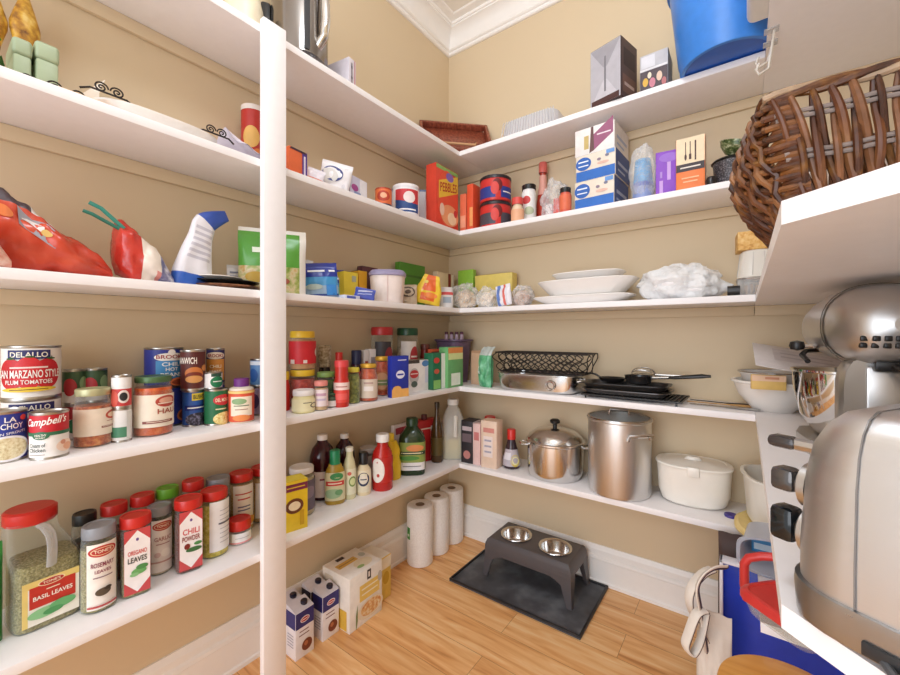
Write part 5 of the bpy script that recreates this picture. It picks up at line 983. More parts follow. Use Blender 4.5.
MB().lathe([(r*1.0, h*0.8), (r*1.06, h*0.82), (r*1.06, h*0.9), (r*0.95, h*0.97), (r*0.5, h), (0, h)], M('9C94B4', 0.3), n=3, seg=40).build('tub_lid', t)
carton('flat green carton standing at the back wall in the corner', 'L', 3, 400, 425, 264, 0.03, bf=0.185, col='4E8A28', front=[('r', 0, 0.5, 0.96, 0.07, '3A6A1E'), ('r', 0, 0.72, 0.96, 0.05, '3A6A1E')])
bag('brown and white bag with a dark swirl print', L(408, 0.095, 3), 0.075, 0.09, 0.03, None, 'C8B49A', [('e', 0, 0.66, 0.8, 0.5, '5A4430'), ('e', 0, 0.66, 0.56, 0.34, 'C8B49A'), ('e', 0, 0.66, 0.34, 0.2, '5A4430')], seed=21, crumple=0.4)
bag('orange and yellow snack bag standing with a pointed top', L(426, 0.055, 3), 0.115, 0.125, 0.04, None, lambda u, v: 'E8C43A' if abs(u) > 0.55 or v < 0.12 or (0.35 < v < 0.45) else 'E0662E', [('e', -0.2, 0.75, 0.2, 0.12, 'EAD06A'), ('e', 0.1, 0.3, 0.5, 0.2, 'E8843A')], seed=22, crumple=0.35, pinch=0.75, roll=-12)
jar('small white tub with a red rim beside the orange snack bag', spot('L', 3, 439, 453, 287, b=0.05), M('EDE9EA', 0.4), None, [('r', 0, 0.85, 1.9, 0.2, 'D8585A'), ('r', 0.1, 0.4, 0.6, 0.4, 'A8B8C8')], (0.1, 0.8, 'EAE8EA'), body=M('EAE8EA', 0.35), lidh=0.1, lidr=1.02, neck=0.98, sh=0.78, name='food_tub', cat='tub', arc=1.8)
carton('narrow cream carton with a dark red stripe behind the white tub', 'L', 3, 437, 454, 273, 0.025, bf=0.14, col='D8C0A0', front=[('r', 0.22, 0.5, 0.16, 0.98, '8A2A28'), ('r', 0.4, 0.5, 0.14, 0.98, 'E8D8CC')])
# back shelf clutter of clear bags
pasta = mottled('bag_of_crackers', ['C89A6A', 'DCC0A0', 'EFE2D2'], 50, 0.6)
def clear(label, px, b, sx, sy, sz, seed, fill=None, fr=0.75):
    x, y, z = B(px, b, 3)
    t = thing('plastic_bag', label, 'plastic bag', (x, y, z), 0, 'clear plastic bags on the middle back shelf')
    o = lump('x', (0, 0, 0), sx, sy, sz, BAGF, seed, 0.5, name='bag_film'); del o['label'], o['category']; o.parent = t
    if 'group' in o: del o['group']
    o = lump('x', (0, 0, 0.002), sx*fr, sy*fr, sz*fr, fill or pasta, seed, 0.3, name='contents'); del o['label'], o['category']; o.parent = t
clear('clear bag of pale biscuits in the corner of the middle shelf', 466, 0.085, 0.13, 0.12, 0.125, 3)
clear('clear crinkled bag of cream pieces beside the striped pouch', 487, 0.05, 0.10, 0.07, 0.095, 11, mottled('cream_bits', ['D8C0A4', 'E8D8C4', 'F2EAE0'], 40))
clear('clear bag with rusty brown contents left of the white platters', 522, 0.10, 0.105, 0.10, 0.10, 8, mottled('brown_pieces', ['A8704E', 'C8A088', 'E4D0C0'], 40))
carton('lime green carton behind the clear bags', 'B', 3, 458, 473, 270, 0.03, bf=0.155, col='8AB83A')
carton('wide flat yellow carton lying behind the clear bags', 'B', 3, 475, 512, 274, 0.05, bf=0.15, col='DCC468', topc='DCC468')
bag('white pouch with blue and red stripes among the clear bags', B(505, 0.035, 3), 0.075, 0.09, 0.035, -PI/2-0.1, lambda u, v: ('6A86C8' if -0.75 < u < -0.3 else ('D8685A' if 0.15 < u < 0.4 else 'ECE9F0')), [], seed=31, crumple=0.4, roll=8, name='food_pouch', cat='pouch')
cube('black baking tin lid laid on the yellow carton', (*B(490, 0.175, 3)[:2], zpix(274, 1.75)+0.0015), 0.13, 0.04, 0.008, -PI/2, '3A3A44', name='tin_lid', cat='lid')
# white platters
CER = M('F4F0EC', 0.2, var=0.01)
def platter(label, px, b, z, wd, dp, h, fl, mat=CER):
    x, y, zz = B(px, b, 3)
    o = MB().lathe([(0, 0), (fl*0.9, 0), (fl, 0.003), (0.95, h*0.85), (1.0, h), (0.98, h+0.003), (0.92, h*0.9), (fl*0.9, 0.006), (0, 0.006)], mat, sx=wd/2, sy=dp/2, n=3.2, seg=72).build('serving_platter', loc=(x, y, zz+z))
    return tag(o, label, 'platter', 'white platters stacked on the middle back shelf')
platter('wide flat white platter at the bottom of the white stack', 582, 0.118, 0, 0.40, 0.2, 0.03, 0.7)
platter('deep white serving bowl in the middle of the white stack', 586, 0.118, 0.0345, 0.385, 0.195, 0.058, 0.72)
platter('white oval dish on top of the white stack', 588, 0.120, 0.094, 0.28, 0.16, 0.028, 0.8)
t = thing('plastic_bag', 'bulky white crinkled plastic bag on the middle back shelf right of the white platters', 'plastic bag', B(680, 0.105, 3), 0)
o = lump('x', (0, 0, 0), 0.255, 0.16, 0.13, BAGW, 5, 0.3, name='bag_film', freq=2.6); del o['label'], o['category']; o.parent = t
o = lump('x', (0, 0, 0.003), 0.21, 0.14, 0.09, M('F3F0F0', 0.5, var=0.01), 5, 0.25, name='contents'); del o['label'], o['category']; o.parent = t
# right corner stack of glass
x, y, z = B(752, 0.10, 3); 
t = thing('glass_box', 'clear glass box with a steel rim holding wooden pieces at the right corner', 'container', (x+0.01, y, z), 0.1)
MB().lathe([(0, 0), (0.042, 0), (0.046, 0.004), (0.05, 0.055), (0.047, 0.055), (0.043, 0.006), (0, 0.005)], CLEAR, n=4, seg=36).build('glass_body', t)
MB().lathe([(0.0505, 0.052), (0.052, 0.055), (0.0505, 0.058), (0.047, 0.055)], STEEL, n=4, seg=36).build('steel_rim', t)
m = MB()
for k in range(5): m.box(-0.03+0.012*k, -0.022+0.012*k, -0.028, 0.03, 0.007, 0.035+0.004*(k % 2), M('C89A60', 0.5), 0.002)
m.build('wooden_pieces', t)
o = MB().tube([(-0.02, 0, 0.016), (0.012, 0, 0.016)], 0.0155, BLACK, 14).build('bottle_stopper', loc=(x-0.042, y-0.075, z)); tag(o, 'black round stopper lying at the shelf edge before the glass box', 'stopper')
t = thing('measuring_jug', 'clear ribbed plastic jug upside down on the glass box', 'jug', (x+0.012, y, z+0.0585), 0.1)
m = MB().lathe([(0, 0.085), (0.038, 0.085), (0.042, 0.081), (0.05, 0.004), (0.053, 0), (0.049, 0.0), (0.046, 0.004), (0.038, 0.08), (0, 0.082)], MILKY, n=3, seg=36)
m.build('jug_body', t); m = MB()
for k in range(10): a = 2*PI*k/10; m.tube([(0.0505*math.cos(a), 0.0505*math.sin(a), 0.006), (0.0425*math.cos(a), 0.0425*math.sin(a), 0.078)], 0.0018, M('B0AAA4', 0.3), 5)
m.build('ribs', t)
o = cube('honey coloured woven box on top of the upturned jug', (x+0.002, y, z+0.1445), 0.085, 0.08, 0.058, -PI/2+0.1, mottled('honey_weave', ['B87E36', 'D8A85C', 'E4C080'], 90, 0.6), name='woven_box', cat='box')
o = MB().lathe([(0, 0), (0.018, 0), (0.024, 0.012), (0.018, 0.028), (0.008, 0.032), (0, 0.032)], CHROME, seg=24).build('metal_ball', loc=(x+0.02, y-0.005, z+0.203)); tag(o, 'small shiny steel tea ball on the honey coloured box', 'tea ball')

# ------------------------------------------------------------ S2 left: ornaments, boxes
SAGE = M('A9B896', 0.45)
def sage(label, x0, x1, yt, bf):
    p0 = at(x0, depth('L', x0, bf)); p1 = at(x1, depth('L', x1, bf)); wd = p1[1]-p0[1]; y = (p0[1]+p1[1])/2
    h = zpix(yt, depth('L', (x0+x1)/2, bf))-ST[2]
    t = thing('lidded_box', label, 'box', (SD-bf-0.045, y, ST[2]), 0, 'sage green lidded boxes')
    MB().box(-0.043, 0.043, -wd/2+0.0015, wd/2-0.0015, 0, h*0.70, SAGE, 0.004, 2).build('box_body', t)
    MB().box(-0.0455, 0.0455, -wd/2, wd/2, h*0.69, h, SAGE, 0.007, 4).build('box_lid', t)
sage('sage green lidded box on the second shelf, left of the pair', 12, 33, 38, 0.085)
sage('sage green lidded box on the second shelf, right of the pair', 35, 60, 43, 0.085)
GOLDM = mottled('gilded_feather', ['5A2A10', 'B07A24', 'D8A83A', 'E8C870'], 45, 0.45)
for px, lb, hh in ((25, 'golden pointed ornament mottled brown behind the sage boxes', 0.262), (-9, 'golden pointed ornament at the left edge of the second shelf', 0.25)):
    x, y, z = L(px, 0.185, 2)
    tag(MB().lathe([(0, 0), (0.02, 0), (0.021, 0.01), (0.014, 0.03), (0.01, hh*0.35), (0.016, hh*0.5), (0.026, hh*0.64), (0.027, hh*0.7), (0.018, hh*0.82), (0.008, hh*0.94), (0, hh)], GOLDM, seg=22, sy=0.9, sx=0.6).build('gilded_ornament', loc=(x, y, z), rz=0.2), lb, 'ornament', 'golden ornaments')
m = MB()
for k in range(16):
    a = random.random()*6.28; zz = 0.01+0.07*random.random(); r_ = 0.012+0.02*random.random()
    c_ = Vector((r_*math.cos(a), r_*math.sin(a), zz)); d_ = Vector((math.cos(a), math.sin(a), 0.5)).normalized()*0.026; s_ = Vector((-math.sin(a), math.cos(a), 0.2)).normalized()*0.011
    m.add([c_-d_*0.6, c_+s_+Vector((0, 0, 0.003)), c_+d_, c_-s_+Vector((0, 0, 0.003)), c_-Vector((0, 0, 0.002))], [(0, 1, 4), (1, 2, 4), (2, 3, 4), (3, 0, 4), (0, 3, 2, 1)], M('5E8A3A' if k % 2 else '3E6A28', 0.5))
m.tube([(0, 0, 0), (0, 0, 0.08)], 0.004, M('4A5A28', 0.6), 6)
tag(m.build('leaf_sprig', loc=L(-7, 0.09, 2)), 'green leafy sprig left of the sage green boxes', 'leaves')
def scroll(m, cx, y, z, s, flip=1):
    pts = []
    for k in range(34):
        a = k*0.36; rr = s*(1-k/36); pts.append((cx, y+flip*rr*math.cos(a), z+rr*math.sin(a)*0.9+s))
    m.tube(pts, 0.0016, IRON, 6)
t = thing('scroll_trivet', 'wrought iron scroll trivet in front of the sage green boxes', 'trivet', (0.185, L(42, 0.04, 2)[1], ST[2]), 0)
m = MB(); m.tube([(0, -0.085, 0.004), (0, 0.085, 0.004)], 0.002, IRON, 6).tube([(-0.03, -0.085, 0.004), (-0.03, 0.085, 0.004)], 0.0035, IRON, 6); m.build('rails', t)
for k, s_ in ((-0.06, 0.01), (-0.02, 0.009), (0.02, 0.012), (0.055, 0.011)):
    m = MB(); scroll(m, 0, k, 0.006, s_, 1 if k < 0 else -1); m.build('scroll', t)
x, y, z = L(95, 0.06, 2)
tag(MB().box(-0.05, 0.055, -0.065, 0.02, 0, 0.008, M('E6BE98', 0.5), 0.003).build('flat_tray', loc=(x-0.01, y, z)), 'flat peach coloured board lying on the second shelf', 'board')
m = MB(); N_ = 14
vs = []; fs = []
for i in range(N_+1):
    q = i/N_; wdt = 0.03*(1-q)**1.5+0.001
    for s_ in (-1, 1): vs.append((0.008*math.sin(q*3), s_*wdt+0.03*q*q, 0.075*q**1.3+0.001))
for i in range(N_): fs.append((2*i, 2*i+1, 2*i+3, 2*i+2))
k0 = len(vs); vs += [(x_-0.003, y_, z_) for x_, y_, z_ in vs]
fs += [(k0+b_, k0+a_, k0+d_, k0+c_) for a_, b_, d_, c_ in [(2*i, 2*i+1, 2*i+2, 2*i+3) for i in range(N_)]]
m.add(vs, fs, M('EFE2D2', 0.5)); tag(m.build('folded_napkin', loc=(x-0.02, L(84, 0.1, 2)[1], z+0.0085)), 'cream twisted napkin standing in a point on the peach board', 'napkin')
x, y, z = L(157, 0.085, 2)
t = thing('handled_platter', 'long white platter with two iron scroll handles near the white post', 'platter', (x, y, z), 0)
MB().lathe([(0, 0), (0.8, 0), (0.86, 0.003), (1.0, 0.022), (1.0, 0.026), (0.95, 0.024), (0.8, 0.006), (0, 0.005)], M('F2ECE6', 0.3), sx=0.075, sy=0.125, n=3, seg=56).build('dish', t)
for s_ in (-1, 1):
    m = MB(); yy = s_*0.105
    m.tube([(0.06, yy-0.045, 0.024), (0.066, yy-0.03, 0.03), (0.066, yy+0.03, 0.03), (0.06, yy+0.045, 0.024)], 0.0022, IRON, 6)
    scroll(m, 0.066, yy-0.013, 0.026, 0.012, 1); scroll(m, 0.066, yy+0.014, 0.026, 0.012, -1); m.build('scroll_handle', t)
# lilac tissue
m = MB(); vs = []; fs = []; nu_, nv_ = 26, 8
for i in range(nu_+1):
    for j in range(nv_+1):
        q = i/nu_; rr = j/nv_; zz = 0.006+0.065*(1-q)**1.5*math.sin(PI*(0.15+0.7*rr))+0.008*noise.noise(Vector((q*6, rr*4, 1)))
        vs.append((-0.025+0.10*rr, -0.018+0.158*q, max(0.002, zz)))
for i in range(nu_):
    for j in range(nv_): a_ = i*(nv_+1)+j; fs.append((a_, a_+1, a_+nv_+2, a_+nv_+1))
k0 = len(vs); fs2 = [tuple(k0+q for q in reversed(f)) for f in fs]; vs += [(a_, b_, c_-0.0018) for a_, b_, c_ in vs]
m.add(vs, fs+fs2, M('EAE3F0', 0.5)); x, y, z = L(226, 0.085, 2); tag(m.build('tissue_sheet', loc=(x, y, z+0.0005), ang=80), 'loose sheet of pale lilac tissue paper left of the white post', 'tissue paper')
x, y, zb, r, h = spot('L', 2, 241, 266, 103, b=0.165)
t = thing('paper_canister', 'red printed paper canister standing beside the white post on the second shelf', 'canister', (x, y, zb), face(x, y))
m = MB().lathe([(0, 0), (r, 0), (r, h*0.94), (0, h*0.94)], M('B8322A', 0.4)); m.deco(cylmap(r), 2*r, h, [('e', -0.1, 0.55, 0.7, 0.3, 'E0B060'), ('e', 0.2, 0.3, 0.5, 0.2, 'D8803A'), ('e', -0.3, 0.25, 0.3, 0.2, 'EAD0A0')], r*0.2); m.build('canister_body', t)
MB().lathe([(r*1.02, h*0.93), (r*1.02, h), (0, h)], M('E4D8D0', 0.4)).build('lid', t)

# ------------------------------------------------------------ S2 right of the post
carton('orange snack box with a purple end and frilled top beside the post', 'L', 2, 288, 307, 149, 0.045, bf=0.05, col='E06A3A', front=[('r', 0.36, 0.5, 0.28, 0.98, '4A2A8A'), ('r', 0.36, 0.5, 0.1, 0.7, 'E6DCEC'), ('p', [(-0.5, 0.92), (0.5, 0.92), (0.4, 0.99), (-0.4, 0.99)], '4A2A3A')], rz=6)
bag('little pink and white packet beside the orange snack box', L(313, 0.06, 2), 0.055, 0.05, 0.02, None, lambda u, v: 'D88A7A' if v < 0.35 else 'E6E0E8', seed=41, roll=-15, name='food_pouch', cat='pouch')
bag('white pouch with a navy curved emblem on the second shelf', L(333, 0.065, 2), 0.10, 0.098, 0.035, None, 'ECE9EC', [('e', -0.1, 0.55, 0.66, 0.56, '3A4480'), ('e', -0.22, 0.45, 0.6, 0.5, 'D8D4D0'), ('r', 0.3, 0.5, 0.1, 0.7, 'DAD6DC')], seed=42, roll=-10, name='food_pouch', cat='pouch', bottom=1)
carton('small lilac and white carton with a magenta mark', 'L', 2, 348, 368, 178, 0.045, bf=0.05, col='C8C6DC', front=[('e', -0.25, 0.5, 0.4, 0.3, 'A84A90'), ('r', 0.25, 0.5, 0.44, 0.96, 'E9E8EE'), ('r', -0.1, 0.25, 0.4, 0.2, '8A9AC0')], rz=10)
p = spot('L', 2, 375, 392, 187, b=0.06)
can('short orange can with red print on the second shelf', p, [(0, 0.2, '3A3A4A'), (0.2, 1, 'E0703E')], [('e', 0, 0.6, 0.8, 0.5, 'B8402A'), ('e', 0.0, 0.62, 0.4, 0.26, 'EDB08A')], lid=M('B8442E', 0.4, 0.3))
p = spot('L', 2, 393, 419, 183, b=0.07)
t = thing('oats_canister', 'white round oats canister with a red and blue label', 'canister', p[:3], face(p[0], p[1], 6)); x, y, zb, r, h = p
m = MB().lathe([(0, 0), (r, 0), (r, h*0.93), (0, h*0.93)], M('EEEAEC', 0.4)); m.build('canister_body', t)
m = MB().deco(lambda u, v, o: cylmap(r*1.004)(u, v, o), 2*r, h, [('r', 0, 0.46, 1.25, 0.74, 'EDE9EC'), ('r', 0.0, 0.6, 1.0, 0.46, 'C8343A'), ('r', 0.0, 0.26, 1.0, 0.28, '2A4A86'), ('r', -0.1, 0.40, 0.8, 0.1, '2A4A86', -0.06), ('e', 0.08, 0.58, 0.46, 0.36, 'EADCD8'), ('t', 'OATS', 0.02, 0.2, 0.66, 0.11, 'F2F0F4')], r*0.18); m.build('label', t)
MB().lathe([(r*1.03, h*0.92), (r*1.03, h), (r*0.9, h*0.99), (0, h*0.99)], M('F0EDEE', 0.35)).build('lid', t)
bag('clear zip bag with a navy zip line behind the oats canister', L(409, 0.14, 2), 0.15, 0.165, 0.03, None, lambda u, v: M('3A4470', 0.3) if 0.95 < v else film('zip_film', 'E8E8F0', 0.4, 0.15), seed=44, crumple=0.3, name='zip_bag', cat='plastic bag', nv=40, top=0.05)
carton('red cereal box with yellow lettering in the corner of the second shelf', 'L', 2, 436, 458, 168, 0.055, bf=0.035, col='D8442E', front=[('r', 0, 0.96, 0.98, 0.06, '8AB060'), ('e', 0, 0.5, 0.9, 0.9, 'E0563A'), ('r', 0.05, 0.7, 0.86, 0.28, 'E8C040', 0.1), ('t', 'PEBBLES', 0.05, 0.69, 0.76, 0.15, 'B0301E', 0, 0.08), ('e', 0.1, 0.86, 0.34, 0.14, '8A6AB8'), ('e', 0.1, 0.24, 0.8, 0.34, 'E8A070'), ('e', 0.2, 0.2, 0.4, 0.2, 'F0D8B0'), ('e', -0.25, 0.3, 0.2, 0.2, 'EAC8B0'), ('e', 0.36, 0.3, 0.16, 0.12, 'C83A3A')], topc='8AB060', sides='D8442E', name='cereal_box', cat='cereal box')
carton('orange carton beside the cereal box, shorter of two', 'B', 2, 460, 466, 194, 0.05, bf=0.05, col='E0704E', front=[('r', 0, 0.3, 0.8, 0.3, 'E8A080')], group='orange cartons in the corner')
carton('tall orange carton beside the red coffee canisters', 'B', 2, 467, 473, 184, 0.06, bf=0.03, col='D8502E', front=[('r', 0.2, 0.3, 0.5, 0.4, 'E8A060')], group='orange cartons in the corner')
p = spot('B', 2, 480, 511, 173, b=0.085); hh = p[4]*0.49
for k, (lb, band) in enumerate((('red plastic coffee canister with dark print, lower of two stacked', '4A4650'), ('red plastic coffee canister with a blue band, upper of two stacked', '2A3A8A'))):
    t = thing('coffee_canister', lb, 'canister', (p[0], p[1], p[2]+k*(p[4]*0.5)), face(p[0], p[1], 0), 'red coffee canisters'); r = p[3]
    CR = M('CC3430', 0.35)
    m = MB().lathe([(0, 0), (r*0.97, 0), (r, 0.003), (r, hh*0.84), (r*0.97, hh*0.88), (0, hh*0.88)], CR, seg=40)
    m.build('canister_body', t)
    ops = [('r', -0.35, 0.32, 0.7, 0.44, band), ('r', 0.42, 0.32, 0.5, 0.44, band), ('e', 0.06, 0.58, 0.32, 0.5, '6A1414'), ('e', -0.02, 0.46, 0.26, 0.5, 'D4403A')]  # offset ellipses leave a dark crescent, painted shade of the grip recess
    if k: ops += [('t', 'COFFEE', 0.44, 0.33, 0.4, 0.12, 'EDE6E6')]
    MB().deco(cylmap(r), 2*r, hh, ops, r*0.16).build('label', t)
    MB().lathe([(r*1.02, hh*0.86), (r*1.02, hh*0.97), (r*0.96, hh), (0, hh)], M('2A2428', 0.35), seg=40).build('lid', t)
bottle('short red and cream jar right of the coffee canisters', spot('B', 2, 511, 524, 196, b=0.045), [(0.9, 0), (1, 0.03), (1, 0.5), (0.7, 0.66), (0.7, 0.72)], M('E4C8A8', 0.35), M('D85048', 0.4), 0.28, (0.06, 0.5, 'E8B08A'), capr=0.85, name='spice_bottle')
bottle('white bottle with a black cap and red badge on the second shelf', spot('B', 2, 522, 536, 183, b=0.125), [(0.95, 0), (1, 0.02), (1, 0.8), (0.9, 0.88)], M('ECE8E6', 0.3), BLACK, 0.1, (0.15, 0.8, 'EFECE8'), [('e', -0.2, 0.7, 0.6, 0.3, 'C8403E'), ('e', 0, 0.3, 0.7, 0.3, 'B8C0A0')], arc=1.6, name='creamer_bottle')
bottle('tall slim red bottle with a pink cap in front of the clear bag', spot('B', 2, 536, 550, 160, b=0.195), [(0.9, 0), (1, 0.02), (1, 0.35), (0.8, 0.5), (0.5, 0.66), (0.45, 0.84)], M('B03A2A', 0.2), M('D8685E', 0.4), 0.16, (0.5, 0.8, 'E0A090'), arc=1.6, capr=0.6, name='vinegar_bottle')
t = thing('plastic_bag', 'crumpled clear bag of paper cups and red packets left of the blue boxes', 'plastic bag', B(556, 0.09, 2), 0)
o = lump('x', (0, 0, 0), 0.105, 0.11, 0.165, BAGF, 19, 0.45, name='bag_film', freq=2.4); del o['label'], o['category']; o.parent = t
o = MB().box(0.004, 0.03, -0.04, -0.01, 0.002, 0.075, M('D8564A', 0.4), 0.003).lathe([(0, 0.002), (0.02, 0.002), (0.016, 0.06), (0, 0.06)], M('EDE6E6', 0.4), c=(-0.022, -0.01, 0)).build('contents', t)
jar('small orange jar with a black lid just left of the blue boxes', spot('B', 2, 559, 571, 186, b=0.02), BLACK, None, [], (0.1, 0.7, 'E0704E'), body=M('D8604A', 0.3), lidh=0.2, name='food_jar', arc=1.8)
# stacked boxes
bx_ = [('r', 0, 0.2, 0.98, 0.38, '2E6CC0'), ('e', -0.3, 0.66, 0.4, 0.5, '2E62B4'), ('t', 'GREAT', -0.3, 0.74, 0.26, 0.12, 'E8EEF8'), ('t', 'VALUE', -0.3, 0.58, 0.26, 0.1, 'E8EEF8'), ('e', 0.1, 0.7, 0.1, 0.1, '8A7A8A'), ('e', 0.3, 0.78, 0.1, 0.1, '7A7A90'), ('e', 0.2, 0.55, 0.3, 0.1, 'E0B8A8'), ('r', 0.38, 0.9, 0.2, 0.14, '6A9AD8')]
Dk = depth('B', 594, 0.025); hb1 = (208-172)*Dk/FPX*1.0
x0, y0 = at(571, Dk); x1, y1 = at(620, Dk); wd = x1-x0; cx = (x0+x1)/2
for k, (col, fr, lb, wcol) in enumerate((('E6DACA', bx_, 'blue and cream bag box, lowest of the three stacked boxes', '24488A'), ('E6DACA', bx_, 'blue and cream bag box in the middle of the three stacked boxes', '24488A'), ('EEE9E6', [('r', 0.22, 0.62, 0.5, 0.6, '9A5A7A', 0.25), ('t', 'LINERS', 0.24, 0.64, 0.34, 0.12, 'EBDDE4', 0, 0.2), ('r', -0.2, 0.45, 0.12, 0.5, 'C8B070'), ('p', [(-0.12, 0.02), (0.0, 0.1), (-0.02, 0.98), (-0.08, 0.98)], '6A4A48')], 'white box with a plum label on top of the two blue boxes', 'E2DCD8'))):
    cube(lb, (cx+0.004*(k == 1), -SD+0.025+0.085+0.002*k, ST[2]+(0, 0.1085, 0.2075)[k]), wd, 0.17, (0.108, 0.0985, 0.10)[k], -PI/2-0.06, col, fr, [('r', 0, 0.5, 0.7, 0.12, 'A8B4D0'), ('r', -0.1, 0.24, 0.5, 0.08, 'A8B4D0')], name='bag_box', cat='box', group='three stacked boxes', sides=wcol, topc=wcol if k < 2 else 'EEE9E6')
x, y, z = B(643, 0.05, 2)
t = thing('cup_sleeve', 'stack of blue paper cups in a clear bag right of the blue boxes', 'paper cups', (x, y, z), 0)
m = MB(); r = 0.03
m.lathe([(0, 0), (r*1.1, 0), (r*1.1, 0.045), (0, 0.045)], M('8A9AC8', 0.4)).lathe([(r*1.12, 0.045), (r*1.14, 0.05), (r*1.14, 0.056), (r*1.1, 0.06)], M('2A50B0', 0.4)).lathe([(r*1.08, 0.06), (r*0.85, 0.14), (r*0.8, 0.143), (0, 0.143)], M('2A90C8', 0.35)); m.build('paper_cups', t)
o = lump('x', (0, 0, 0), 0.082, 0.082, 0.21, BAGF, 27, 0.22, name='bag_film'); del o['label'], o['category']; o.parent = t
carton('purple carton with pale print and a white side on the second shelf', 'B', 2, 655, 677, 151, 0.05, bf=0.04, col='8A4AC0', front=[('e', 0.1, 0.85, 0.9, 0.2, '9A6ACC'), ('r', 0.1, 0.55, 0.16, 0.4, 'C8A0E0'), ('r', -0.25, 0.2, 0.16, 0.3, 'C8A0E0'), ('r', -0.25, 0.48, 0.1, 0.14, 'B088D4')], sides='E8E0E4', rz=6)
carton('orange and cream cutlery box showing a spoon, fork and knife', 'B', 2, 676, 705, 137, 0.05, bf=0.035, col='EF8040', front=[('r', 0, 0.74, 0.98, 0.52, 'EED8B4'), ('r', 0, 0.45, 0.98, 0.14, '3A2E30'), ('t', 'CUTLERY', 0, 0.45, 0.7, 0.06, 'E8DCD0'), ('r', -0.16, 0.78, 0.03, 0.28, '4A2A24'), ('e', -0.16, 0.64, 0.08, 0.12, '4A2A24'), ('r', 0.0, 0.78, 0.03, 0.28, '4A2A24'), ('r', 0.0, 0.64, 0.08, 0.1, '4A2A24'), ('r', 0.18, 0.74, 0.05, 0.36, '4A2A24'), ('r', 0, 0.25, 0.6, 0.025, 'F6C090'), ('r', 0, 0.18, 0.5, 0.025, 'F6C090')], sides='E8DCCC')
x, y, z = B(731, 0.09, 2)
t = thing('mesh_bin', 'black mesh bin with a rolled rim beside the orange cutlery box', 'bin', (x, y, z), 0)
MB().lathe([(0, 0), (0.04, 0), (0.043, 0.003), (0.05, 0.085), (0.047, 0.085), (0.04, 0.005), (0, 0.004)], mottled('black_mesh', ['1A1618', '3A3236', '8A8488'], 260, 0.4)).build('bin_body', t)
MB().lathe([(0.05, 0.083), (0.055, 0.087), (0.05, 0.092), (0.046, 0.087)], BLACK).build('bin_rim', t)
o = MB().lathe([(0, 0), (0.02, 0), (0.036, 0.02), (0.042, 0.038), (0.039, 0.038), (0.033, 0.022), (0, 0.004)], mottled('patterned_bowl', ['2A3A20', '6A7A48', 'D8D8B8'], 110, 0.3)).build('patterned_bowl', loc=(x+0.002, y, z+0.112)); o.rotation_euler = (0.55, 0.3, 0); tag(o, 'small dark bowl with pale leaf pattern tilted on the black mesh bin', 'bowl')
o = MB().lathe([(0, 0), (0.016, 0), (0.018, 0.02), (0.012, 0.03), (0, 0.03)], M('1E1A1A', 0.3), seg=20).build('black_cap', loc=(x-0.05, y-0.06, z)); tag(o, 'small black cap on the shelf in front of the mesh bin', 'cap')

# ------------------------------------------------------------ S1
x, y, z = L(300, 0.105, 1)
t = thing('coffee_urn', 'tall shiny steel coffee urn with black base on the top shelf by the post', 'coffee urn', (x, y, z), face(x, y))
MB().lathe([(0, 0), (0.092, 0), (0.095, 0.004), (0.09, 0.02), (0.084, 0.028), (0, 0.028)], mottled('speckled_black', ['141012', '2A2426', '6A6266'], 240, 0.25), seg=48).build('base', t)
MB().lathe([(0.08, 0.026), (0.084, 0.03), (0.086, 0.06), (0.086, 0.3), (0.08, 0.32), (0, 0.325)], steel('dark_polished_steel', '8E8884', 0.16, (1, 1, 1), 0.0), seg=56).build('urn_body', t)
MB().deco(cylmap(0.0862), 0.17, 0.27, [('r', 0.12, 0.62, 0.10, 0.98, '1A1616')], 0.01, 0.001).xf(Matrix.Translation((0, 0, 0.0))).build('sight_strip', t)
MB().tube([(0.07*math.cos(0.75), 0.07*math.sin(0.75), 0.06), (0.105*math.cos(0.75), 0.105*math.sin(0.75), 0.09), (0.11*math.cos(0.75), 0.11*math.sin(0.75), 0.14), (0.105*math.cos(0.75), 0.105*math.sin(0.75), 0.24), (0.07*math.cos(0.75), 0.07*math.sin(0.75), 0.28)], 0.014, CHROME, 12).build('handle', t)
MB().box(-0.014, 0.014, -0.115, -0.085, 0.05, 0.2, BLACK, 0.008).build('side_grip', t)
cube('thin white booklet with red stripe standing right of the coffee urn', (0.16, L(344, 0.06, 1)[1], ST[1]), 0.035, 0.10, 0.10, 0.15, 'D8D0D8', [('r', 0.3, 0.5, 0.14, 0.98, 'C88A90'), ('r', -0.12, 0.5, 0.2, 0.7, '8A8288'), ('r', -0.12, 0.7, 0.2, 0.1, '4A4048'), ('r', -0.12, 0.35, 0.2, 0.08, '4A4048')], name='booklet', cat='booklet')
x, y, z = L(259, 0.14, 1)
tag(MB().lathe([(0, 0), (0.045, 0), (0.05, 0.008), (0.052, 0.12), (0.045, 0.15), (0.02, 0.165), (0, 0.168)], M('EDE0C4', 0.4), seg=40).build('cream_canister', loc=(x, y-0.045, z)), 'rounded cream canister on the top shelf left of the coffee urn', 'canister')
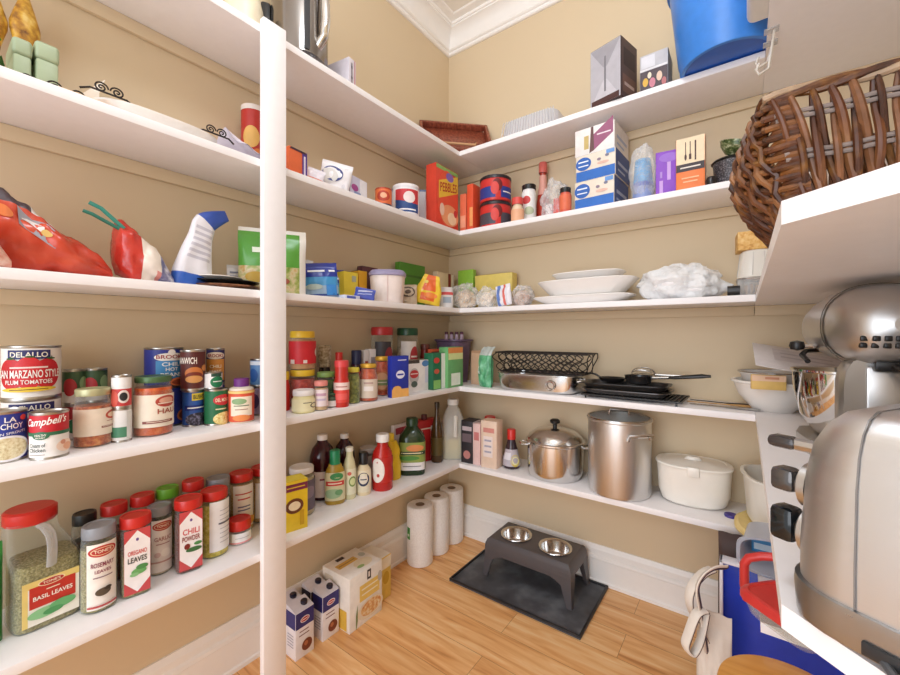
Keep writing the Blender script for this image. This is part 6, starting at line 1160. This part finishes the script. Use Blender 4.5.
# wooden tray leaning in the corner
t = thing('wooden_tray', 'reddish wooden tray leaning in the corner of the top shelf', 'tray', (0.20, -0.20, ST[1]+0.001), -PI/4)
TW = mottled('red_wood', ['6A3022', '8A4430', 'A86048'], 12, 0.35, 4, 0.05, (1, 8, 8))
m = MB().box(-0.01, 0, -0.17, 0.17, 0, 0.24, TW, 0.002)
for a_ in ((-0.17, -0.155, 0, 0.24), (0.155, 0.17, 0, 0.24), (-0.17, 0.17, 0, 0.015), (-0.17, 0.17, 0.225, 0.24)): m.box(0, 0.03, a_[0], a_[1], a_[2], a_[3], TW, 0.003)
m.tube([(0.004, -0.1, 0.1), (0.02, -0.09, 0.06), (0.02, 0.09, 0.06), (0.004, 0.1, 0.1)], 0.006, M('C89A70', 0.4), 8)
m.xf(Matrix.Rotation(-0.62, 4, 'Y')); mn = min(v[2] for v in m.v); m.v = [(v[0], v[1], v[2]-mn) for v in m.v]
m.build('tray_body', t)
# clear ribbed tray
x, y, z = B(534, 0.075, 1)
t = thing('clear_tray', 'clear ribbed plastic tray upside down on the top back shelf', 'plastic tray', (x, y, z), 0)
MB().lathe([(0.118, 0), (0.112, 0.004), (0.104, 0.058), (0.096, 0.066), (0, 0.066)], film('cloudy_clear_plastic', 'E4E2E6', 0.5, 0.12), n=5, sx=1.15, sy=0.6, seg=64).build('tray_body', t)
m = MB()
for k in range(20): xx = -0.118+0.0124*k; m.tube([(xx, -0.0685, 0.004), (xx*0.94, -0.0635, 0.056), (xx*0.92, -0.058, 0.066)], 0.0026, CLEAR, 6)
m.build('ribs', t)
GW = M('8E8B92', 0.25)
cube('dark box wrapped in shiny grey film on the top back shelf', (B(611, 0.02, 1)[0], -SD+0.055, ST[1]), 0.118, 0.115, 0.212, -PI/2-0.26, '3E2A28', [('r', 0, 0.5, 0.98, 0.98, 'B4B1B8'), ('p', [(-0.48, 0.98), (-0.06, 0.62), (0.06, 0.62), (0.48, 0.98)], '9C99A0'), ('p', [(-0.48, 0.02), (-0.06, 0.4), (0.06, 0.4), (0.48, 0.02)], 'C4C1C8'), ('r', 0, 0.5, 0.06, 0.6, '7A777E'), ('r', 0, 0.06, 0.9, 0.1, '4A2A28')], [('r', 0, 0.5, 0.96, 0.96, '5A4644'), ('r', 0, 0.7, 0.7, 0.3, '3A2A2C'), ('r', 0, 0.25, 0.8, 0.3, '7A5A4E'), ('t', 'HI-HAT', 0, 0.25, 0.6, 0.14, 'C8B0A4')], name='wrapped_box', cat='box')
carton('box with silver top and a flower picture beside the wrapped box', 'B', 1, 640, 668, 52, 0.10, bf=0.03, col='C4C1C4', front=[('r', 0, 0.3, 0.98, 0.56, '4A3A40'), ('e', -0.3, 0.3, 0.2, 0.22, 'D8A83A'), ('e', -0.05, 0.25, 0.22, 0.24, 'C87A8A'), ('e', 0.2, 0.36, 0.2, 0.24, 'E0C0A8'), ('e', 0.36, 0.2, 0.16, 0.2, 'B86A6A'), ('e', -0.15, 0.45, 0.14, 0.16, 'EAD8C0'), ('r', 0, 0.61, 0.98, 0.05, 'E8E4E6'), ('r', -0.2, 0.8, 0.5, 0.3, 'DAD8DC')], sides='C8BCB0')
x, y = 1.235, -0.222
t = thing('plastic_bucket', 'large blue plastic bucket overhanging the edge of the top back shelf', 'bucket', (x, y, ST[1]), 0.6)
BLU = M('3F86DC', 0.3); BLD = M('1E5CBE', 0.3)
MB().lathe([(0, 0.004), (0.108, 0.004), (0.112, 0)], BLD, seg=64).lathe([(0.112, 0), (0.122, 0), (0.125, 0.004), (0.127, 0.03), (0.13, 0.034), (0.155, 0.27), (0.162, 0.272), (0.162, 0.285), (0.15, 0.285), (0.124, 0.034), (0.118, 0.008), (0, 0.008)], BLU, seg=64).build('bucket_body', t)
MB().tube([(0, 0.152+0.012, 0.262)]+[(0.0+0.06*math.sin(PI*k/12), 0.164*math.cos(PI*k/12), 0.262-0.07*math.sin(PI*k/12)) for k in range(1, 12)]+[(0, -0.164, 0.262)], 0.0035, STEEL, 8).build('bail_handle', t)
t = thing('clear_bin', 'clear plastic bin with purple print at the edge of the top right shelf', 'bin', (1.45, -0.52, ST[1]), 0)
MB().box(-0.165, 0.165, -0.15, 0.15, 0, 0.16, MILKY, 0.018, 4).build('bin_body', t)
MB().deco(planemap((-0.1655, 0, 0), (0, -1, 0), (0, 0, 1)), 0.3, 0.16, [('r', -0.2, 0.62, 0.2, 0.14, '4A3A90', 0.06), ('r', 0.1, 0.5, 0.3, 0.3, '8AA0D0')]).build('print_panel', t)
for i, (yy, zz, lb) in enumerate(((-0.30, 0.0, 'small clear plastic hook under the top right shelf, upper of two'), (-0.36, 0.0, 'small clear plastic hook under the top right shelf, lower of two'))):
    m = MB().box(-0.01, 0.022, -0.012, 0.012, -0.004, 0, CLEAR, 0.001).tube([(0.012, 0, -0.003), (0.0, 0, -0.05-0.05*i), (-0.02, 0, -0.06-0.05*i), (-0.026, 0, -0.045-0.05*i), (-0.02, 0, -0.03-0.05*i)], 0.0055, MILKY, 8, flat=0.6)
    tag(m.build('plastic_hook', loc=(1.332, yy, SB[1]-0.0005)), lb, 'hook', 'clear hooks')

# ------------------------------------------------------------ on the floor, left
def broth(label, y, x, colr, face_ops):
    t = thing('broth_carton', label, 'carton', (x, y, 0), 0, 'broth cartons on the floor')
    h = 0.150
    m = MB().box(-0.0275, 0.0275, -0.0335, 0.0335, 0, h, 'EEEAEE', 0.0012)
    m.deco(planemap((0.0275, 0, 0), (0, 1, 0), (0, 0, 1)), 0.067, h, [('r', 0, 0.82, 0.98, 0.34, colr)]+face_ops)
    for sg in (1, -1): m.deco(planemap((0, sg*0.0335, 0), (-sg, 0, 0), (0, 0, 1)), 0.055, h, [('r', 0, 0.82, 0.96, 0.34, colr)]+[('r', 0, 0.5-0.06*k, 0.6, 0.02, 'A8A4B0') for k in range(5)])
    m.deco(planemap((0, 0, h), (0, 1, 0), (-1, 0, 0)), 0.067, 0.055, [('r', 0, 0, 0.96, 0.96, 'DCDAE4')])
    m.build('carton_body', t)
    m = MB(); m.add([(-0.0275, -0.0335, h), (0.0275, -0.0335, h), (0.0275, 0.0335, h), (-0.0275, 0.0335, h), (-0.024, -0.033, h+0.014), (-0.024, 0.033, h+0.014)], [(1, 2, 5, 4), (0, 4, 5, 3), (0, 1, 4), (2, 3, 5)], 'DCDAE4'); m.build('gable_top', t)
    MB().lathe([(0, 0), (0.011, 0), (0.011, 0.011), (0.009, 0.013), (0, 0.013)], M('1E1A30', 0.35), seg=20, c=(0.004, 0.012, h+0.003)).build('cap', t)
bro_ = [('e', 0, 0.8, 0.5, 0.13, 'E8E0E4'), ('e', 0, 0.8, 0.42, 0.09, 'B8303A'), ('t', 'BROTH', 0, 0.8, 0.34, 0.04, 'F2E8E8'), ('t', 'BEEF', -0.05, 0.57, 0.5, 0.05, '7A4A50'), ('t', 'STOCK', -0.05, 0.49, 0.56, 0.05, '7A4A50'), ('e', 0.1, 0.24, 0.64, 0.3, 'EDE6E2'), ('e', 0.1, 0.24, 0.56, 0.25, '7A3A24'), ('e', 0.05, 0.27, 0.2, 0.1, 'B87048')]
broth('blue topped broth carton on the floor at the foot of the post', -0.963, 0.108, '2E2A72', bro_)
broth('blue topped broth carton on the floor beside the yellow and white box', -0.862, 0.108, '2E2A72', bro_)
broth('dark topped broth carton against the wall behind the blue topped ones', -0.868, 0.0505, '2A2436', [])
broth('white broth carton against the wall behind the first blue topped one', -0.966, 0.0505, 'DAD6D4', [])
ysw = mottled('yellow_flakes', ['D8B040', 'E4C870', 'EFE0B0'], 60, 0.5)
cube('large white and yellow cereal case standing on the floor', (0.106, -0.743, 0), 0.156, 0.148, 0.19, 0.02, 'F1ECE4', [('r', 0.08, 0.88, 0.12, 0.18, '3A2E30'), ('r', 0.08, 0.88, 0.05, 0.1, 'E8E0DC'), ('r', 0.1, 0.6, 0.62, 0.3, 'E8C668'), ('t', 'ORGANIC', 0.1, 0.66, 0.5, 0.06, 'F6EDD8'), ('t', 'NOODLES', 0.1, 0.56, 0.5, 0.06, 'F6EDD8'), ('e', 0.12, 0.24, 0.8, 0.36, 'E9D9C0'), ('e', 0.14, 0.25, 0.64, 0.28, mottled('noodle_print', ['C87A48', 'E0B070', 'EFE0C0'], 90)), ('r', -0.3, 0.2, 0.05, 0.3, '7A8A50', 0.1), ('e', 0.42, 0.72, 0.14, 0.2, 'C0B8B0')], [('r', 0.15, 0.2, 0.5, 0.36, 'E0B848'), ('r', -0.25, 0.6, 0.3, 0.6, 'E6D9C4')], [('r', -0.1, 0.1, 0.56, 0.2, 'DDB45A'), ('t', 'NOODLES', -0.1, 0.1, 0.46, 0.1, 'B08A4A'), ('e', 0.15, -0.2, 0.5, 0.36, 'E8DCC0'), ('r', -0.1, 0.36, 0.22, 0.12, '3A2E30'), ('e', 0.36, 0.1, 0.16, 0.2, 'C0C4B8'), ('e', 0.0, -0.3, 0.2, 0.12, '9AB878')], name='noodle_case', cat='box')
cube('small yellow and cream box standing behind the large cereal case', (0.09, -0.618, 0), 0.07, 0.11, 0.166, 0.03, 'E2C25A', [('r', 0, 0.85, 0.98, 0.26, 'EFE6D0'), ('e', 0.1, 0.5, 0.5, 0.3, 'C8A030')], [('r', 0, 0.85, 0.98, 0.26, 'EFE6D0')], topc='EFE8D8', name='pasta_box')
# paper towels
TWL = mottled('paper_towel', ['EDE9E6', 'F4F1EE', 'F9F7F4'], 150, 0.9, 3, 0.25)
for y, lb, b_ in ((-0.335, 'paper towel roll on the floor, nearest of the three', 1), (-0.213, 'paper towel roll on the floor, middle of the three', 1), (-0.091, 'paper towel roll on the floor, in the corner at the baseboard', 0)):
    t = thing('paper_towel_roll', lb, 'paper towels', (0.085, y, 0), face(0.085, y, -18), 'paper towel rolls')
    MB().lathe([(0.021, 0.004), (0.05, 0.0), (0.057, 0.003), (0.0595, 0.01), (0.0595, 0.255), (0.057, 0.262), (0.05, 0.265), (0.021, 0.262), (0.021, 0.004)], TWL, seg=48).build('roll', t)
    MB().lathe([(0.0205, 0.004), (0.0205, 0.2625), (0.0185, 0.2625), (0.0185, 0.004)], M('A08468', 0.8), seg=28).build('core', t)
    if b_: MB().deco(cylmap(0.0597), 0.12, 0.265, [('r', -0.36, 0.55, 0.2, 0.2, '3E9A3A'), ('r', -0.36, 0.52, 0.12, 0.04, 'DDE8D8'), ('r', -0.36, 0.6, 0.12, 0.04, '2A6A2A')], 0.01).build('sticker', t)

# ------------------------------------------------------------ pet feeder and mat
MATM = mottled('rubber_mat', ['35363A', '4A4B50', '6E7074'], 9, 0.55, 5, 0.1)
t = thing('feeding_mat', 'dark grey rubber mat with a raised rim under the pet feeder', 'mat', (0.555, -0.2, 0), 0)
MB().box(-0.277, 0.277, -0.172, 0.172, 0, 0.006, MATM, 0.002).build('mat_base', t)
m = MB()
for a_ in ((-0.277, 0.277, -0.172, -0.164), (-0.277, 0.277, 0.164, 0.172), (-0.277, -0.269, -0.1641, 0.1641), (0.269, 0.277, -0.1641, 0.1641)): m.box(*a_, 0.0055, 0.013, M('1E1C1E', 0.5), 0.002)
m.build('mat_rim', t)
PF = M('514C4E', 0.4, var=0.03)
t = thing('pet_feeder', 'raised dark grey plastic pet feeder holding two steel bowls', 'pet feeder', (0.567, -0.150, 0.0068), 0)
W2, D2, Ht = 0.186, 0.098, 0.158
m = MB(); holes = [(-0.088, 0.0, 0.062), (0.088, 0.0, 0.062)]
# top plate with two round openings: two square-to-circle patches
for hx, hy, hr in holes:
    N_ = 40; sq = []; ci = []
    x0, x1 = (-W2*0.93, 0) if hx < 0 else (0, W2*0.93)
    for k in range(N_):
        a = 2*PI*k/N_; dx, dy = math.cos(a), math.sin(a)
        tx = ((x1 if dx > 0 else x0)-hx)/dx if abs(dx) > 1e-6 else 1e9; ty = ((D2*0.88 if dy > 0 else -D2*0.88)-hy)/dy if abs(dy) > 1e-6 else 1e9
        q = min(tx, ty); sq.append((hx+dx*q, hy+dy*q, Ht)); ci.append((hx+dx*hr, hy+dy*hr, Ht))
    lo = [(x, y, Ht-0.012) for x, y, z in ci]; vs = sq+ci+lo; fs = []
    for k in range(N_): k2 = (k+1) % N_; fs += [(k, k2, N_+k2, N_+k), (N_+k, N_+k2, 2*N_+k2, 2*N_+k)]
    m.add(vs, fs, PF)
    for cx_, cy_ in ((x0, -D2*0.88), (x1, -D2*0.88), (x1, D2*0.88), (x0, D2*0.88)):
        # corner triangles between neighbouring rays
        best = sorted(range(N_), key=lambda k: (sq[k][0]-cx_)**2+(sq[k][1]-cy_)**2)[:2]
        p1, p2 = sq[best[0]], sq[best[1]]; tri = [(cx_, cy_, Ht), p1, p2]
        ar = (p1[0]-cx_)*(p2[1]-cy_)-(p1[1]-cy_)*(p2[0]-cx_); m.add(tri, [(0, 1, 2) if ar > 0 else (0, 2, 1)], PF)
def rr(sx, sy, z): return [(-sx, -sy, z), (sx, -sy, z), (sx, sy, z), (-sx, sy, z)]
stack(m, [rr(W2*0.93, D2*0.88, Ht), rr(W2*0.965, D2*0.95, Ht-0.006), rr(W2, D2, Ht-0.022), rr(W2*1.01, D2*1.02, Ht-0.05)][::-1], PF)
m.build('table_top', t)
for sx in (-1, 1):
    m = MB()
    # arched apron sides on the long faces
    for sy in (-1, 1):
        m = MB(); pts = [(0, Ht-0.05), (0.0, Ht-0.062)]; vs = []; fs = []; n_ = 16
        for k in range(n_+1):
            q = k/n_; x = sx*W2*1.01*q; zb = (Ht-0.062) if q < 0.55 else (Ht-0.062)-0.055*((q-0.55)/0.45)**1.6
            vs += [(x, sy*D2*1.02, Ht-0.048), (x, sy*D2*1.02, zb), (x, sy*D2*0.95, Ht-0.048), (x, sy*D2*0.95, zb)]
        for k in range(n_):
            a = 4*k; b_ = a+4; fs += [(a, a+1, b_+1, b_), (a+2, b_+2, b_+3, a+3), (a+1, a+3, b_+3, b_+1)]
        m.add(vs, fs, PF); m.build('apron', t)
    for sy in (-1, 1):
        x = sx*W2*1.01; y = sy*D2*1.02
        lx = [(x, y), (x-sx*0.045, y), (x-sx*0.045, y-sy*0.008), (x-sx*0.008, y-sy*0.008), (x-sx*0.008, y-sy*0.05), (x, y-sy*0.05)]
        fx, fy = sx*0.006, sy*0.006
        bt = [(x+fx, y+fy), (x+fx-sx*0.02, y+fy), (x+fx-sx*0.02, y+fy-sy*0.008), (x+fx-sx*0.008, y+fy-sy*0.008), (x+fx-sx*0.008, y+fy-sy*0.022), (x+fx, y+fy-sy*0.022)]
        R0 = [(a, b, 0.0) for a, b in bt]; R1 = [(a, b, Ht-0.06) for a, b in lx]
        if sx*sy < 0: R0.reverse(); R1.reverse()
        R2 = [(a*0.995, b*0.99, Ht-0.03) for a, b, _ in R1]
        m = MB(); stack(m, [R0, R1, R2][:], PF, True, True); m.build('leg', t)
for hx, hy, hr in holes:
    b = MB().lathe([(0.068, 0.0045), (0.067, 0.0065), (0.06, 0.005), (0.056, 0.002), (0.05, -0.035), (0.046, -0.04), (0, -0.041)], POLISH, seg=48).lathe([(0.068, 0.0045), (0.06, 0.001), (0.054, -0.035), (0.047, -0.0425), (0, -0.0435)], POLISH, seg=48)
    b = b.build('steel_bowl', loc=(0.567+hx, -0.150+hy, 0.0068+Ht-0.001))
    tag(b, ('left' if hx < 0 else 'right')+' steel bowl set into the raised pet feeder', 'pet bowl', 'pet feeder bowls')

# ------------------------------------------------------------ lower right
t = thing('serving_tray', 'deep blue tray with white rim standing on edge under the right shelves', 'tray', (1.40, -0.365, 0.0), 0)
m = MB().box(-0.172, 0.17, 0, 0.006, 0, 0.412, M('1E3CB8', 0.25), 0.002); m.build('tray_face', t)
m = MB(); WH = M('E8E6EE', 0.35)
for a_ in ((-0.176, -0.168, 0.0, 0.416), (0.168, 0.176, 0.0, 0.416), (-0.176, 0.176, 0.408, 0.416), (-0.176, 0.176, 0, 0.008)): m.box(a_[0], a_[1], -0.028, 0.008, a_[2], a_[3], WH, 0.002)
m.build('tray_rim', t)
t = thing('tote_bag', 'off white canvas bag with dark lined handles on the floor by the blue tray', 'bag', (*at(714, 1.02), 0), 0)
CAN = M('E2D8CC', 0.7, var=0.04); DRK = M('4A343A', 0.6)
bb = bag('x', (0, 0, 0), 0.075, 0.33, 0.06, -PI/2, CAN, crumple=0.25, seed=51, name='bag_body', bottom=1); del bb['label'], bb['category']; bb.parent = t
X0, Y0 = at(714, 1.02)
def strap(pl, w_, D0):
    pts = []
    for k, (px_, py_) in enumerate(pl):
        d_ = D0-0.012*math.sin(PI*k/(len(pl)-1)); x_, y_ = at(px_, d_); pts.append(Vector((x_-X0, y_-Y0, zpix(py_, d_))))
    S = []
    for i in range(len(pts)-1):
        p0, p1, p2, p3 = pts[max(0, i-1)], pts[i], pts[i+1], pts[min(len(pts)-1, i+2)]
        for k in range(6):
            q = k/6; S.append(0.5*((2*p1)+(p2-p0)*q+(2*p0-5*p1+4*p2-p3)*q*q+(3*p1-p0-3*p2+p3)*q**3))
    S.append(pts[-1]); return S
for pl, D0 in (([(706, 650), (700, 610), (697, 588), (703, 575), (714, 568), (725, 567)], 0.97), ([(705, 640), (696, 622), (689, 604), (691, 588), (702, 574), (712, 569)], 1.01), ([(705, 610), (696, 614), (688, 634), (685, 646), (692, 654), (700, 640), (706, 612)], 0.96)):
    S = strap(pl, 0.01, D0); MB().tube(S, 0.012, CAN, 10, flat=0.3).tube([p+Vector((0.002, 0.004, -0.003)) for p in S], 0.011, DRK, 10, flat=0.3).build('handle', t)
t = thing('handbag', 'dark brown soft handbag standing behind the blue tray', 'bag', (1.282, -0.295, 0), 0)
bb = bag('x', (0, 0, 0), 0.13, 0.455, 0.06, -PI/2, M('4A3834', 0.6), crumple=0.25, seed=55, name='bag_body', bottom=1, top=0.05); del bb['label'], bb['category']; bb.parent = t
MB().tube([(-0.02, -0.035, 0.43), (-0.02, -0.042, 0.36), (-0.02, -0.042, 0.3)], 0.012, M('2A1E1E', 0.5), 8, flat=0.3).build('strap', t)
# on the short right shelf
t = thing('storage_tub', 'clear tub on its side on the short right shelf, open end to the room', 'tub', (1.385, -0.485, ST[5]), 0)
m = MB(); secs = [(0.0, 0.118, 0.062), (-0.004, 0.122, 0.066), (-0.008, 0.116, 0.060), (0.012, 0.112, 0.057), (0.13, 0.10, 0.05)]
def tubring(y, a, b): return [(a*math.copysign(abs(math.cos(2*PI*k/40))**0.5, math.cos(2*PI*k/40)), y, 0.0475+0.7*b*math.copysign(abs(math.sin(2*PI*k/40))**0.5, math.sin(2*PI*k/40))) for k in range(40)]
stack(m, [tubring(*s_) for s_ in ((0.13, 0.10, 0.05), (0.0, 0.112, 0.058), (-0.004, 0.122, 0.0665), (-0.012, 0.122, 0.0665), (-0.012, 0.114, 0.06), (0.004, 0.107, 0.054), (0.125, 0.096, 0.046))], film('smoky_clear_plastic', 'D8DCE6', 0.45, 0.2), True, True); m.build('tub', t)
o = cube('small blue labelled pack inside the clear tub', (1.32, -0.40, ST[5]+0.022), 0.05, 0.03, 0.04, -PI/2, '3A8AC0', [('r', 0, 0.4, 0.8, 0.4, 'C8DCE8')], name='food_pack', cat='pack')
REDP = M('CF3A36', 0.35)
t = thing('glass_container', 'glass food container with a red lid at the end of the short right shelf', 'food container', (1.362, -0.672, ST[5]), math.radians(-42))
MB().lathe([(0, 0), (0.8, 0), (0.86, 0.004), (1, 0.034), (0.95, 0.034), (0.82, 0.006), (0, 0.005)], GLASS, sx=0.075, sy=0.062, n=5, seg=56).build('glass_dish', t)
lid = MB().lathe([(1.03, 0.030), (1.06, 0.031), (1.06, 0.042), (1.0, 0.048), (0.9, 0.05), (0.86, 0.047), (0, 0.047)], REDP, sx=0.075, sy=0.062, n=5, seg=56).build('lid', t)
MB().deco(planemap((0.02, 0.02, 0.0475), (1, 0, 0), (0, 1, 0)), 0.05, 0.05, [('r', 0, 0, 0.9, 0.5, 'ECE0DC'), ('r', 0, 0.08, 0.5, 0.06, '8A5A58'), ('r', 0, -0.08, 0.3, 0.06, '8A5A58')]).build('sticker', lid)
t = thing('red_jug', 'red plastic jug lying behind the red lidded container, handle towards the room', 'jug', (1.41, -0.56, ST[5]), 0)
MB().lathe([(0, 0), (0.036, 0), (0.04, 0.004), (0.044, 0.085), (0.041, 0.085), (0.037, 0.006), (0, 0.005)], REDP, seg=40).build('jug_body', t)
MB().tube([(-0.038, 0, 0.072), (-0.07, 0, 0.085), (-0.098, 0, 0.078), (-0.122, 0, 0.066), (-0.13, 0, 0.05), (-0.13, 0, 0.0), (-0.126, 0, -0.03), (-0.108, 0, -0.038)], 0.0095, REDP, 10).build('handle', t)
t = thing('wooden_stool', 'small round honey coloured wooden stool below the toaster shelf', 'stool', (1.345, -0.843, 0), 0)
MB().lathe([(0, 0.398), (0.096, 0.398), (0.104, 0.402), (0.106, 0.41), (0.104, 0.418), (0.098, 0.42), (0, 0.42)], OAK, seg=64).build('seat', t)
for k in range(3):
    a = 2*PI*k/3+0.5; MB().tube([(0.06*math.cos(a), 0.06*math.sin(a), 0.398), (0.095*math.cos(a), 0.095*math.sin(a), 0)], [0.014, 0.010], OAK, 10).build('leg', t)
